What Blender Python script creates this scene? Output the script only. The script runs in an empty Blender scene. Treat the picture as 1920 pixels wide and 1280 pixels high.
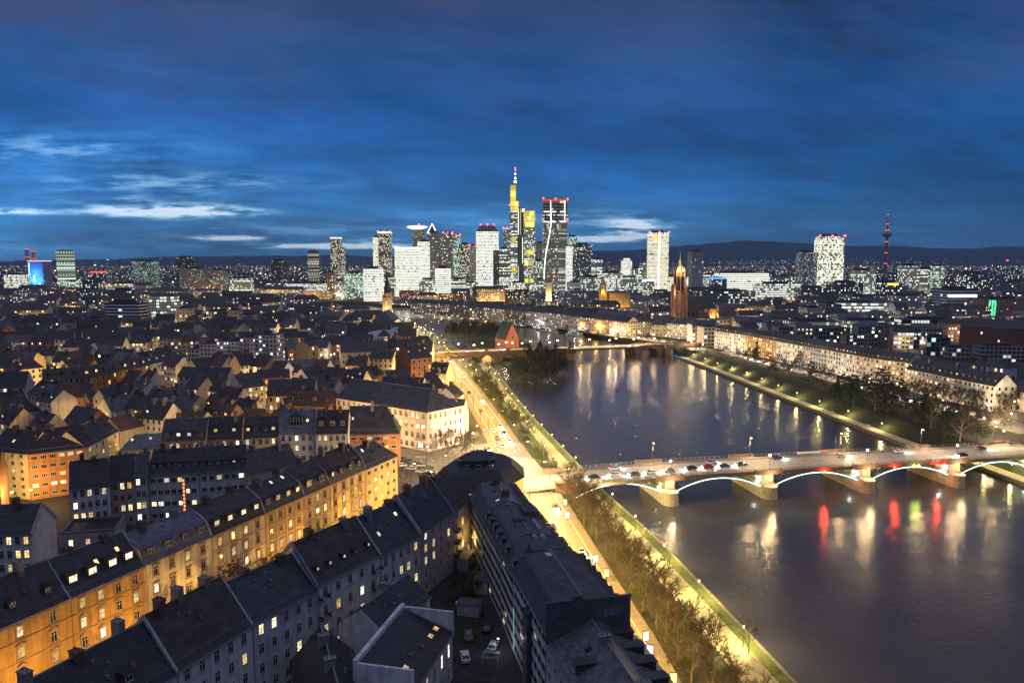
import bpy, math, random
from math import sin, cos, radians as R, pi, sqrt, hypot, atan2, exp
from mathutils import Vector, Matrix

SC = bpy.context.scene
COL = SC.collection
# ------------------------------------------------------------------ camera
F = 1430.0                      # focal length in photo pixels (1920 wide)
H = 80.0                        # eye height above the street
PITCH = math.atan(152.0 / F)
SP, CP = sin(PITCH), cos(PITCH)
cam = bpy.data.cameras.new('camera')
cam.lens = 36.0 * F / 1920.0
cam.sensor_width = 36.0
cam.clip_start = 1.0
cam.clip_end = 120000.0
camo = bpy.data.objects.new('camera', cam)
camo.location = (0, 0, H)
camo.rotation_euler = (pi / 2 - PITCH, 0, 0)
COL.objects.link(camo)
SC.camera = camo
SC.view_settings.view_transform = 'Standard'
SC.view_settings.look = 'None'
SC.view_settings.exposure = 0.0
SC.view_settings.gamma = 1.0
SC.cycles.max_bounces = 5
SC.cycles.diffuse_bounces = 2
SC.cycles.glossy_bounces = 2
SC.cycles.transmission_bounces = 2
SC.cycles.transparent_max_bounces = 4
SC.cycles.volume_bounces = 0
SC.cycles.sample_clamp_indirect = 4.0
SC.cycles.sample_clamp_direct = 90.0
SC.cycles.caustics_reflective = False
SC.cycles.caustics_refractive = False
SC.cycles.use_light_tree = True
HAZE = 0.000036                      # density of the evening air
LK = 3.0                        # overall strength of the street lighting


# ------------------------------------------------------------------ node helper
class NT:
    def __init__(s, tree):
        s.t = tree
        s.n = tree.nodes
        s.l = tree.links

    def new(s, typ, **kw):
        n = s.n.new(typ)
        for k, v in kw.items():
            setattr(n, k, v)
        return n

    def put(s, sock, v):
        if hasattr(v, 'is_output') or hasattr(v, 'links'):
            s.l.new(v, sock)
        else:
            if isinstance(v, tuple) and len(v) == 3 and sock.type == 'RGBA':
                v = v + (1,)
            sock.default_value = v

    def math(s, op, a, b=None, c=None, clamp=False):
        n = s.new('ShaderNodeMath', operation=op, use_clamp=clamp)
        s.put(n.inputs[0], a)
        if b is not None:
            s.put(n.inputs[1], b)
        if c is not None:
            s.put(n.inputs[2], c)
        return n.outputs[0]

    def mix(s, f, a, b, blend='MIX'):
        n = s.new('ShaderNodeMix', data_type='RGBA', blend_type=blend)
        s.put(n.inputs[0], f)
        s.put(n.inputs[6], a)
        s.put(n.inputs[7], b)
        return n.outputs[2]

    def ramp(s, f, stops, interp='LINEAR'):
        n = s.new('ShaderNodeValToRGB')
        n.color_ramp.interpolation = interp
        e = n.color_ramp.elements
        while len(e) < len(stops):
            e.new(0.5)
        for i, (p, c) in enumerate(stops):
            e[i].position = p
            if not isinstance(c, tuple):
                c = (c, c, c)
            e[i].color = c + (1,)
        s.put(n.inputs[0], f)
        return n.outputs[0]

    def noise(s, vec, scale, detail=3.0, rough=0.55, out=0):
        n = s.new('ShaderNodeTexNoise')
        if vec is not None:
            s.l.new(vec, n.inputs['Vector'])
        n.inputs['Scale'].default_value = scale
        n.inputs['Detail'].default_value = detail
        n.inputs['Roughness'].default_value = rough
        return n.outputs[out]

    def comb(s, x, y, z):
        n = s.new('ShaderNodeCombineXYZ')
        for i, v in enumerate((x, y, z)):
            s.put(n.inputs[i], v)
        return n.outputs[0]

    def sep(s, v):
        n = s.new('ShaderNodeSeparateXYZ')
        s.l.new(v, n.inputs[0])
        return n.outputs


# ------------------------------------------------------------------ sky at blue hour
W = bpy.data.worlds.new('World')
SC.world = W
W.use_nodes = True
w = NT(W.node_tree)
w.n.clear()
tc = w.new('ShaderNodeTexCoord')
X, Y, Z = w.sep(tc.outputs['Generated'])
ysafe = w.math('MAXIMUM', Y, 0.08)
u = w.math('DIVIDE', X, ysafe)
v = w.math('DIVIDE', Z, ysafe)
el = w.math('MAXIMUM', Z, 0.0)
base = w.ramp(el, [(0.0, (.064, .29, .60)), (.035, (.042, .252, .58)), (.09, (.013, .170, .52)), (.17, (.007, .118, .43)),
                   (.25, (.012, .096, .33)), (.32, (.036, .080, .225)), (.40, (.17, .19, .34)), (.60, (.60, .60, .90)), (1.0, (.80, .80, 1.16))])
# darker towards the north-east (right)
side = w.math('MULTIPLY_ADD', u, -0.42, 0.90)
side = w.math('MINIMUM', w.math('MAXIMUM', side, 0.60), 1.25)
lowf = w.math('SUBTRACT', 1.0, w.math('MULTIPLY', el, 3.0), clamp=True)
sidef = w.math('MULTIPLY_ADD', w.math('SUBTRACT', side, 1.0), lowf, 1.0)
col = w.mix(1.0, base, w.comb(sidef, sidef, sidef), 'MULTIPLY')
# long cloud bands drawn out towards the horizon
pv = w.math('ADD', v, 0.16)
cx = w.math('DIVIDE', u, pv)
cy = w.math('DIVIDE', 1.0, pv)
cvec = w.comb(w.math('MULTIPLY_ADD', u, 1.5, 4.3), w.math('MULTIPLY_ADD', w.math('MULTIPLY_ADD', u, 0.14, v), 5.6, 2.0), 1.7)
n1 = w.noise(cvec, 1.15, 9.0, 0.66)
cvec2 = w.comb(w.math('MULTIPLY_ADD', u, 3.0, 1.3), w.math('MULTIPLY_ADD', w.math('MULTIPLY_ADD', u, 0.05, v), 30.0, 7.0), 5.2)
n2 = w.noise(cvec2, 1.0, 8.0, 0.66)
dark = w.ramp(n1, [(.32, .50), (.50, .95), (.68, 1.50)])
col = w.mix(1.0, col, dark, 'MULTIPLY')
streak = w.ramp(n2, [(.40, .72), (.56, 1.0), (.70, 1.55)])
lows = w.math('SUBTRACT', 1.0, w.math('MULTIPLY', v, 4.5), clamp=True)
col = w.mix(lows, col, w.mix(1.0, col, streak, 'MULTIPLY'))
# grey violet veil of cloud at the top
veil = w.math('MULTIPLY', w.ramp(n1, [(.44, 0.0), (.60, 1.0)]), w.math('MULTIPLY_ADD', v, 5.0, -0.8, clamp=True))
n3 = w.noise(w.comb(w.math('MULTIPLY_ADD', u, 2.6, 9.0), w.math('MULTIPLY_ADD', v, 7.0, 3.0), 4.4), 1.0, 9.0, 0.6)
veil2 = w.math('MULTIPLY', w.ramp(n3, [(.40, 0.0), (.62, 1.0)]), w.math('MULTIPLY_ADD', v, 5.0, -0.7, clamp=True))
col = w.mix(w.math('MULTIPLY', w.math('MAXIMUM', veil, veil2), 0.88), col, (.053, .057, .118))
puff = w.ramp(n3, [(.36, .72), (.52, 1.0), (.66, 1.22)])
col = w.mix(0.8, col, w.mix(1.0, col, puff, 'MULTIPLY'))


def glow(px, py, a, b, s):
    du = w.math('DIVIDE', w.math('SUBTRACT', u, (px - 960) / F), a / F)
    dv = w.math('DIVIDE', w.math('SUBTRACT', v, (488 - py) / F), b / F)
    d = w.math('ADD', w.math('MULTIPLY', du, du), w.math('MULTIPLY', dv, dv))
    return w.math('MULTIPLY', w.math('EXPONENT', w.math('MULTIPLY', d, -1.0)), s)


tot = None
for g in [(335, 398, 130, 10, 2.0), (250, 384, 190, 22, .35), (30, 398, 80, 5, 1.8), (1195, 430, 52, 15, 1.9), (1125, 449, 60, 5, 1.7), (1150, 415, 120, 32, .32),
          (620, 462, 125, 4.5, 2.2), (440, 447, 60, 3.5, 1.5), (400, 430, 45, 4, .5), (60, 285, 320, 34, .40), (330, 345, 300, 22, .42), (700, 452, 60, 6, .6), (900, 415, 200, 30, .24), (90, 470, 330, 14, .25), (480, 436, 300, 24, .34)]:
    g_ = glow(*g)
    tot = g_ if tot is None else w.math('ADD', tot, g_)
brk = w.ramp(w.noise(w.comb(w.math('MULTIPLY', u, 14.0), w.math('MULTIPLY', v, 90.0), 3.0), 1.0, 4.0, 0.6), [(.38, 0.08), (.60, 1.0)])
gl = w.math('MULTIPLY', tot, brk)
front = w.math('GREATER_THAN', Y, 0.1)
gl = w.math('MULTIPLY', gl, front)
hot = w.ramp(gl, [(0.0, (0, 0, 0)), (.20, (.03, .10, .19)), (.5, (.30, .52, .62)), (.9, (1.0, 1.05, 1.05))])
col = w.mix(1.0, col, hot, 'ADD')
nis = w.new('ShaderNodeTexSky', sky_type='NISHITA')
nis.sun_disc = False
nis.sun_elevation = R(-4)
nis.sun_rotation = R(-35)
col = w.mix(0.05, col, nis.outputs[0], 'ADD')
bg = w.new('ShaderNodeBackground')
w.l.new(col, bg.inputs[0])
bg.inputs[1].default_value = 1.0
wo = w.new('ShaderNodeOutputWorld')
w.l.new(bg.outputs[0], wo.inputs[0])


# ------------------------------------------------------------------ geometry helpers
def at(px, py, z=0.0):
    dx = (px - 960) / F
    dv = (640 - py) / F
    t = (z - H) / (-SP + dv * CP)
    return (dx * t, (CP + dv * SP) * t, z)


def xy(px, py, z=0.0):
    p = at(px, py, z)
    return (p[0], p[1])


def up(px, py, Yd):
    """point in the vertical plane Y = Yd"""
    dx = (px - 960) / F
    dv = (640 - py) / F
    t = Yd / (CP + dv * SP)
    return (dx * t, Yd, H + t * (-SP + dv * CP))


def proj(p):
    x, y, z = p[0], p[1], p[2] - H
    d = y * CP - z * SP
    e = y * SP + z * CP
    return (960 + F * x / d, 640 - F * e / d)


class MB:
    def __init__(s):
        s.v = []
        s.f = []
        s.m = []
        s.uv = []
        s.hasuv = False

    def face(s, pts, m=0, uv=None):
        i = len(s.v)
        s.v.extend(pts)
        s.f.append(tuple(range(i, i + len(pts))))
        s.m.append(m)
        s.uv.append(uv)
        if uv:
            s.hasuv = True

    def wallq(s, a, b, z0, z1, m=0, cw=3.0, ch=3.2):
        """vertical quad from a to b, uv in window cells"""
        L = hypot(b[0] - a[0], b[1] - a[1])
        n = max(1, round(L / cw))
        k = max(1, round((z1 - z0) / ch))
        s.face([(a[0], a[1], z0), (b[0], b[1], z0), (b[0], b[1], z1), (a[0], a[1], z1)], m, [(0, 0), (n, 0), (n, k), (0, k)])

    def box(s, x0, x1, y0, y1, z0, z1, m=0, mt=None):
        mt = m if mt is None else mt
        a, b, c, d = (x0, y0), (x1, y0), (x1, y1), (x0, y1)
        for p, q in ((a, b), (b, c), (c, d), (d, a)):
            s.face([(p[0], p[1], z0), (q[0], q[1], z0), (q[0], q[1], z1), (p[0], p[1], z1)], m)
        s.face([(x0, y0, z1), (x1, y0, z1), (x1, y1, z1), (x0, y1, z1)], mt)
        s.face([(x0, y1, z0), (x1, y1, z0), (x1, y0, z0), (x0, y0, z0)], m)

    def prism(s, poly, z0, z1, m=0, mt=None, cw=None, ch=3.2):
        """poly counter clockwise"""
        n = len(poly)
        mt = m if mt is None else mt
        for i in range(n):
            a, b = poly[i], poly[(i + 1) % n]
            if cw:
                s.wallq(a, b, z0, z1, m, cw, ch)
            else:
                s.face([(a[0], a[1], z0), (b[0], b[1], z0), (b[0], b[1], z1), (a[0], a[1], z1)], m)
        s.face([(p[0], p[1], z1) for p in poly], mt)
        s.face([(p[0], p[1], z0) for p in reversed(poly)], m)

    def loft(s, rings, m=0, cap=True, uv=False):
        for k in range(len(rings) - 1):
            A, B = rings[k], rings[k + 1]
            n = len(A)
            for i in range(n):
                j = (i + 1) % n
                s.face([A[i], A[j], B[j], B[i]], m)
        if cap:
            s.face(list(rings[-1]), m)
            s.face(list(reversed(rings[0])), m)

    def lathe(s, cx, cy, prof, n=16, m=0, cap=True):
        s.loft([[(cx + r * cos(2 * pi * i / n), cy + r * sin(2 * pi * i / n), z) for i in range(n)] for r, z in prof], m, cap)

    def tube(s, p, q, r0, r1=None, n=5, m=0, cap=False):
        r1 = r0 if r1 is None else r1
        p = Vector(p)
        q = Vector(q)
        d = q - p
        if d.length < 1e-6:
            return
        d.normalize()
        a = d.orthogonal().normalized()
        b = d.cross(a)
        A = [tuple(p + (a * cos(2 * pi * i / n) + b * sin(2 * pi * i / n)) * r0) for i in range(n)]
        B = [tuple(q + (a * cos(2 * pi * i / n) + b * sin(2 * pi * i / n)) * r1) for i in range(n)]
        s.loft([A, B], m, cap)

    def mesh(s, name, mats, smooth=False):
        me = bpy.data.meshes.new(name)
        me.from_pydata(s.v, [], s.f)
        for mt in mats:
            me.materials.append(mt)
        if len(mats) > 1:
            me.polygons.foreach_set('material_index', s.m)
        if s.hasuv:
            lay = me.uv_layers.new(name='UVMap')
            buf = []
            for f, uvs in zip(s.f, s.uv):
                if uvs:
                    for q in uvs:
                        buf.extend(q)
                else:
                    buf.extend((0.0, 0.0) * len(f))
            lay.data.foreach_set('uv', buf)
        if smooth:
            me.polygons.foreach_set('use_smooth', [True] * len(s.f))
        me.update()
        return me

    def build(s, name, mats, parent=None, loc=(0, 0, 0), rz=0.0, smooth=False):
        return inst(s.mesh(name, mats if isinstance(mats, (list, tuple)) else [mats], smooth), name, parent, loc, rz)


def inst(me, name, parent=None, loc=(0, 0, 0), rz=0.0, rx=0.0, sc=None):
    o = bpy.data.objects.new(name, me)
    COL.objects.link(o)
    if parent is not None:
        o.parent = parent
    o.location = loc
    if rz or rx:
        o.rotation_euler = (rx, 0, rz)
    if sc:
        o.scale = sc if isinstance(sc, tuple) else (sc, sc, sc)
    return o


def tag(o, label=None, cat=None, group=None, kind=None):
    if label:
        o['label'] = label
    if cat:
        o['category'] = cat
    if group:
        o['group'] = group
    if kind:
        o['kind'] = kind
    return o


def thing(name, label, cat, loc=(0, 0, 0), rz=0.0, group=None):
    return tag(inst(None, name, None, loc, rz), label, cat, group)


PENDING = []        # objects whose label is finished from their surroundings at the end


def later(o, desc, anchor_pt):
    PENDING.append((o, desc, anchor_pt))
    return o


def copy_tree(o, parent=None):
    c = o.copy()
    COL.objects.link(c)
    if parent is not None:
        c.parent = parent
    for ch in list(o.children):
        copy_tree(ch, c)
    return c


# ------------------------------------------------------------------ materials
def pmat(name, colr, rough=0.8, var=0.25, scale=0.6, bump=0.0, bscale=6.0, spec=0.3, metal=0.0, col2=None, stretch=None):
    m = bpy.data.materials.new(name)
    m.use_nodes = True
    t = NT(m.node_tree)
    b = t.n['Principled BSDF']
    tcn = t.new('ShaderNodeTexCoord')
    oi = t.new('ShaderNodeObjectInfo')
    vec = t.new('ShaderNodeVectorMath', operation='ADD')
    t.l.new(tcn.outputs['Object'], vec.inputs[0])
    off = t.math('MULTIPLY', oi.outputs['Random'], 57.0)
    t.l.new(t.comb(off, off, off), vec.inputs[1])
    vv = vec.outputs[0]
    if stretch:
        mp = t.new('ShaderNodeMapping')
        mp.inputs['Scale'].default_value = stretch
        t.l.new(vv, mp.inputs['Vector'])
        vv = mp.outputs[0]
    n1 = t.noise(vv, scale, 5.0, 0.62)
    c2 = col2 or tuple(c * (1 - var) for c in colr)
    c1 = tuple(min(1, c * (1 + var * 0.6)) for c in colr)
    f = t.ramp(n1, [(.32, 0.0), (.68, 1.0)])
    bc = t.mix(f, c2, c1)
    if name.endswith('plaster'):
        mp = t.new('ShaderNodeMapping')
        mp.inputs['Scale'].default_value = (1.1, 1.1, .10)
        t.l.new(vec.outputs[0], mp.inputs['Vector'])
        bc = t.mix(1.0, bc, t.ramp(t.noise(mp.outputs[0], 1.0, 5.0, .65), [(.33, .62), (.55, 1.0), (.75, 1.1)]), 'MULTIPLY')
    t.put(b.inputs['Base Color'], bc)
    b.inputs['Roughness'].default_value = rough
    b.inputs['Specular IOR Level'].default_value = spec
    b.inputs['Metallic'].default_value = metal
    if bump:
        bn = t.new('ShaderNodeBump')
        bn.inputs['Strength'].default_value = bump
        bn.inputs['Distance'].default_value = 0.05
        t.put(bn.inputs['Height'], t.noise(vv, bscale, 3.0))
        t.l.new(bn.outputs[0], b.inputs['Normal'])
    return m


def emat(name, colr, strength, clear=False):
    m = bpy.data.materials.new(name)
    m.use_nodes = True
    t = NT(m.node_tree)
    t.n.clear()
    e = t.new('ShaderNodeEmission')
    e.inputs[0].default_value = colr + (1,)
    e.inputs[1].default_value = strength
    o = t.new('ShaderNodeOutputMaterial')
    if clear:
        tr = t.new('ShaderNodeBsdfTransparent')
        ad = t.new('ShaderNodeAddShader')
        t.l.new(e.outputs[0], ad.inputs[0])
        t.l.new(tr.outputs[0], ad.inputs[1])
        t.l.new(ad.outputs[0], o.inputs[0])
    else:
        t.l.new(e.outputs[0], o.inputs[0])
    m.cycles.emission_sampling = 'NONE'
    return m


def roofmat(name, colr, var=0.35):
    """tiles in courses: uv in metres (u along the ridge, v up the slope)"""
    m = bpy.data.materials.new(name)
    m.use_nodes = True
    t = NT(m.node_tree)
    b = t.n['Principled BSDF']
    tcn = t.new('ShaderNodeTexCoord')
    oi = t.new('ShaderNodeObjectInfo')
    br = t.new('ShaderNodeTexBrick')
    t.l.new(tcn.outputs['UV'], br.inputs['Vector'])
    br.inputs['Scale'].default_value = 1.0
    br.inputs['Brick Width'].default_value = 0.95
    br.inputs['Row Height'].default_value = 0.55
    br.inputs['Mortar Size'].default_value = 0.035
    br.inputs['Color1'].default_value = tuple(c * 1.35 for c in colr) + (1,)
    br.inputs['Color2'].default_value = tuple(c * 0.66 for c in colr) + (1,)
    br.inputs['Mortar'].default_value = tuple(c * 0.45 for c in colr) + (1,)
    n = t.noise(tcn.outputs['Object'], 0.35, 6.0, 0.65)
    f = t.ramp(n, [(.28, 1 - var * 1.4), (.5, 1.0), (.72, 1 + var * 1.6)])
    c = t.mix(1.0, br.outputs[0], f, 'MULTIPLY')
    h = t.math('MULTIPLY_ADD', oi.outputs['Random'], 0.5, 0.75)
    c = t.mix(1.0, c, t.comb(h, h, h), 'MULTIPLY')
    t.l.new(c, b.inputs['Base Color'])
    b.inputs['Roughness'].default_value = 0.5
    b.inputs['Specular IOR Level'].default_value = 0.4
    bn = t.new('ShaderNodeBump')
    bn.inputs['Strength'].default_value = 0.5
    bn.inputs['Distance'].default_value = 0.06
    t.put(bn.inputs['Height'], br.outputs[1])
    t.l.new(bn.outputs[0], b.inputs['Normal'])
    return m


def litmat(name, cols, lo=1.0, hi=3.5):
    """lit window pane: every pane has its own tint and brightness; curtains break it up"""
    m = bpy.data.materials.new(name)
    m.use_nodes = True
    t = NT(m.node_tree)
    t.n.clear()
    oi = t.new('ShaderNodeObjectInfo')
    tcn = t.new('ShaderNodeTexCoord')
    r = oi.outputs['Random']
    k = len(cols)
    c = t.ramp(r, [(i / k, cols[i]) for i in range(k)], 'CONSTANT')
    r2 = t.math('FRACT', t.math('MULTIPLY', r, 17.31))
    st = t.math('MULTIPLY_ADD', t.math('MULTIPLY', r2, r2), hi - lo, lo)
    vec = t.new('ShaderNodeVectorMath', operation='ADD')
    t.l.new(tcn.outputs['Object'], vec.inputs[0])
    o2 = t.math('MULTIPLY', r, 91.0)
    t.l.new(t.comb(o2, o2, o2), vec.inputs[1])
    n = t.noise(vec.outputs[0], 1.6, 2.0)
    st = t.math('MULTIPLY', st, t.ramp(n, [(.35, .45), (.6, 1.15)]))
    e = t.new('ShaderNodeEmission')
    t.l.new(c, e.inputs[0])
    t.l.new(st, e.inputs[1])
    o = t.new('ShaderNodeOutputMaterial')
    t.l.new(e.outputs[0], o.inputs[0])
    m.cycles.emission_sampling = 'NONE'
    return m


def facademat(name, wall, lit=0.35, warm=(1.0, .78, .42), cool=(.95, 1.0, .88), coolf=0.5, st=2.5, wx=(.18, .82), wy=(.25, .80), rows=0.0, glass=(.012, .016, .024),
              frame=None, gloss=0.25, block=1.0, wallvar=0.25, base=0.0, bvar=1.0):
    """wall with a grid of panes: uv counts window cells; a random share of the panes is lit"""
    m = bpy.data.materials.new(name)
    m.use_nodes = True
    t = NT(m.node_tree)
    b = t.n['Principled BSDF']
    tcn = t.new('ShaderNodeTexCoord')
    oi = t.new('ShaderNodeObjectInfo')
    U, V, _ = t.sep(tcn.outputs['UV'])
    fu = t.math('FRACT', U)
    fv = t.math('FRACT', V)
    iu = t.math('FLOOR', t.math('DIVIDE', U, block))
    iv = t.math('FLOOR', V)
    rnd = t.math('MULTIPLY', oi.outputs['Random'], 311.0)
    wn = t.new('ShaderNodeTexWhiteNoise', noise_dimensions='3D')
    t.l.new(t.comb(iu, iv, rnd), wn.inputs['Vector'])
    wr = t.new('ShaderNodeTexWhiteNoise', noise_dimensions='3D')
    t.l.new(t.comb(7.5, iv, rnd), wr.inputs['Vector'])
    val = t.math('ADD', t.math('MULTIPLY', wn.outputs[0], 1 - rows), t.math('MULTIPLY', wr.outputs[0], rows))
    on = t.math('LESS_THAN', val, lit)
    ins = t.math('MULTIPLY', t.math('MULTIPLY', t.math('GREATER_THAN', fu, wx[0]), t.math('LESS_THAN', fu, wx[1])),
                 t.math('MULTIPLY', t.math('GREATER_THAN', fv, wy[0]), t.math('LESS_THAN', fv, wy[1])))
    sx = t.sep(wn.outputs[1])
    e = t.mix(t.math('LESS_THAN', sx[0], coolf), warm, cool)
    bri = t.math('MULTIPLY_ADD', t.math('MULTIPLY', sx[1], sx[1]), bvar, 1.35 - bvar)
    em = t.math('MULTIPLY', t.math('MULTIPLY', on, ins), t.math('MULTIPLY', bri, st))
    if base:
        em = t.math('ADD', em, t.math('MULTIPLY', ins, base))  # even glow added to every pane, unlit ones too, to brighten the towers
    n = t.noise(tcn.outputs['Object'], 0.25, 4.0)
    wc = t.mix(t.ramp(n, [(.3, 0.0), (.7, 1.0)]), tuple(c * (1 - wallvar) for c in wall), wall)
    t.put(b.inputs['Base Color'], t.mix(ins, wc, glass))
    t.put(b.inputs['Roughness'], t.math('MULTIPLY_ADD', ins, gloss - 0.75, 0.75))
    t.l.new(e, b.inputs['Emission Color'])
    t.l.new(em, b.inputs['Emission Strength'])
    m.cycles.emission_sampling = 'NONE'
    return m


PL = dict(  # plaster colours
    ochre=pmat('ochre_plaster', (.52, .30, .10), var=.2), cream=pmat('cream_plaster', (.66, .56, .38), var=.15), yellow=pmat('yellow_plaster', (.62, .47, .20), var=.2),
    sand=pmat('sandstone', (.48, .36, .20), var=.3), white=pmat('white_plaster', (.62, .62, .62), var=.18, scale=.35), grey=pmat('grey_plaster', (.36, .36, .37), var=.2, scale=.4),
    pale=pmat('pale_plaster', (.52, .52, .53), var=.22, scale=.3), beige=pmat('beige_plaster', (.42, .37, .30), var=.2), orange=pmat('orange_plaster', (.42, .18, .09), var=.2),
    pink=pmat('pink_plaster', (.54, .45, .43), var=.15), brick=pmat('brick_wall', (.20, .095, .065), var=.3, scale=1.2), rust=pmat('rust_plaster', (.38, .21, .12), var=.2),
    concrete=pmat('concrete_wall', (.30, .30, .30), var=.25))
RF = dict(slate=roofmat('slate_roof', (.034, .038, .047)), dark=roofmat('dark_tile_roof', (.026, .027, .033)), brown=roofmat('brown_tile_roof', (.034, .029, .028)),
          red=roofmat('red_tile_roof', (.060, .033, .027)), blue=roofmat('zinc_roof', (.11, .125, .16), .15), grey=roofmat('grey_roof', (.078, .082, .094)),
          flat=pmat('flat_roof_felt', (.075, .077, .086), var=.35, scale=.25, rough=.85), light=roofmat('pale_metal_roof', (.20, .21, .24), .15))
FRAME = pmat('white_window_frame', (.55, .54, .50), var=.1)
DFRAME = pmat('dark_window_frame', (.05, .045, .04), var=.1)
TRIM = pmat('stone_trim', (.42, .26, .14), var=.2)
TRIMG = pmat('grey_stone_trim', (.33, .31, .28), var=.2)
GLASS = pmat('dark_window_glass', (.012, .013, .018), rough=.12, spec=.6, var=.3)
LIT = litmat('lit_window', [(1.0, .66, .26), (1.0, .78, .42), (1.0, .86, .58), (1.0, .60, .20), (1.0, .82, .45), (1.0, .93, .75)], .7, 2.6)
LIT2 = litmat('lit_window_bright', [(1.0, .55, .17), (1.0, .66, .27), (1.0, .74, .38), (1.0, .48, .12), (1.0, .70, .32), (1.0, .90, .70)], 1.0, 3.0)
LITC = litmat('lit_office_window', [(.92, 1.0, .80), (1.0, .95, .75), (.85, 1.0, .92), (1.0, .9, .6)], 1.0, 3.0)
CHIM = pmat('chimney_brick', (.13, .075, .055), var=.3, scale=2.0)
CHIMG = pmat('chimney_render', (.20, .20, .20), var=.3, scale=2.0)
METAL = pmat('galvanised_metal', (.22, .22, .24), rough=.45, metal=.6, var=.15)
DMETAL = pmat('dark_painted_metal', (.03, .03, .032), rough=.5, var=.2)
WHITEP = pmat('white_paint', (.72, .72, .72), rough=.5, var=.1)
ZINC = pmat('zinc_flashing', (.17, .18, .20), rough=.5, var=.2)


# ------------------------------------------------------------------ lamps
def light(parent, loc, power, colr, rad=0.25, cut=None):
    key = ('L', round(power), colr, rad)
    if key not in CACHE:
        l = bpy.data.lights.new('lamp_light', 'POINT')
        l.energy = power * LK
        l.color = colr
        l.shadow_soft_size = rad
        CACHE[key] = l
    o = bpy.data.objects.new('lamp_light', CACHE[key])
    COL.objects.link(o)
    if parent is not None:
        o.parent = parent
    o.location = loc
    return o


CACHE = {}
SODIUM = (1.0, .57, .13)
WARM = (1.0, .70, .36)
GREENY = (1.0, .84, .32)
COOL = (.95, .98, 1.0)
GLOBE = {SODIUM: emat('sodium_lamp_glass', (1.0, .55, .14), 3.6, True), WARM: emat('warm_lamp_glass', (1.0, .78, .44), 9, True), GREENY: emat('park_lamp_glass', (1.0, .84, .34), 4, True),
         COOL: emat('white_lamp_glass', (.95, 1.0, 1.0), 9, True)}


def lamp(x, y, z, h, power, colr, desc, group, kind='post', glob=0.3, name='street_lamp', rz=0.0, arm=1.6):
    key = (kind, h, colr, glob, arm)
    if key not in CACHE:
        p = MB()
        g = MB()
        if kind == 'post':
            p.lathe(0, 0, [(.16, 0), (.14, .9), (.07, 1.0), (.05, h - .35), (.12, h - .33), (.12, h - .25)], 8)
            p.lathe(0, 0, [(.22, h + .42), (.05, h + .62), (.02, h + .75)], 8)
            g.lathe(0, 0, [(.10, h - .25), (glob, h + .1), (.2, h + .42)], 8)
            hx = 0
        elif kind == 'arm':
            p.lathe(0, 0, [(.12, 0), (.06, h)], 6)
            p.tube((0, 0, h - .1), (arm, 0, h + .25), .045, .04, 5)
            p.box(arm - .45, arm + .45, -.16, .16, h + .26, h + .42)
            g.box(arm - .40, arm + .40, -.13, .13, h + .14, h + .258)
            hx = arm
        CACHE[key] = (p.mesh('post', [DMETAL]), g.mesh('lamp_glass', [GLOBE[colr]]), hx)
    pm, gm, hx = CACHE[key]
    o = tag(inst(None, name, None, (x, y, z), rz), None, 'street lamp', group)
    inst(pm, 'post', o)
    inst(gm, 'lamp_glass', o)
    if power:
        light(o, (hx, 0, h + (.1 if kind == 'post' else -.15)), power, colr, .3)
    later(o, desc, (x, y, z + h))
    return o
# ------------------------------------------------------------------ terrain, river, banks, roads
ZW = -6.5            # water level
ZQ = -5.0            # quay promenade level


def line(pts, z):
    return [xy(px, py, z) for px, py in pts]


def interp(poly, Yv):
    """X of a polyline that runs along Y"""
    p = sorted(poly, key=lambda q: q[1])
    if Yv <= p[0][1]:
        a, b = p[0], p[1]
    elif Yv >= p[-1][1]:
        a, b = p[-2], p[-1]
    else:
        for a, b in zip(p, p[1:]):
            if a[1] <= Yv <= b[1]:
                break
    k = (Yv - a[1]) / (b[1] - a[1])
    return a[0] + (b[0] - a[0]) * k


WL = line([(1480, 1280), (1340, 1131), (1234, 1020), (1168, 960), (1129, 924), (1086, 878), (1050, 840), (1000, 788), (975, 758), (940, 712), (915, 684)], ZW)
WLfar = line([(885, 668), (862, 655), (842, 640), (815, 624), (785, 609), (745, 598), (700, 590), (664, 583), (600, 578), (500, 574)], 0.0)
WR = line([(2050, 960), (1920, 912), (1810, 871), (1690, 836), (1500, 762), (1400, 722), (1330, 694), (1262, 668)], ZW)
WRfar = line([(1205, 650), (1150, 636), (1080, 622), (985, 608), (900, 592), (830, 582), (760, 576), (700, 573), (600, 570), (500, 568)], ZW)
# straight run of both banks behind and beside the camera
WLnear = [(WL[0][0] + (WL[0][0] - WL[1][0]) / (WL[1][1] - WL[0][1]) * (WL[0][1] - yy), yy) for yy in (-160,)]
WLall = WLnear + WL + WLfar
WRall = [(WR[0][0] + 40, -160)] + WR + WRfar

G_CITY = pmat('city_ground', (.045, .042, .040), var=.4, scale=.05, rough=.95)
G_GRASS = pmat('winter_grass', (.070, .078, .018), var=.45, scale=.5, rough=.95, bump=.6, bscale=3)
G_PATH = pmat('sandy_path', (.27, .23, .15), var=.16, scale=.4, rough=.95)
G_ASPH = pmat('asphalt', (.13, .122, .11), var=.3, scale=.35, rough=.75)
G_PAVE = pmat('paving', (.15, .135, .115), var=.3, scale=.8, rough=.85)
G_STONE = pmat('quay_stone', (.17, .14, .10), var=.4, scale=.8, rough=.9)
MARK = pmat('road_paint', (.55, .54, .50), var=.2, scale=1.0)

FAR = 60000.0


def flat(name, poly, z, mat, kind='structure'):
    m = MB()
    m.face([(p[0], p[1], z) for p in poly])
    return tag(m.build(name, mat), kind=kind)


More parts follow.
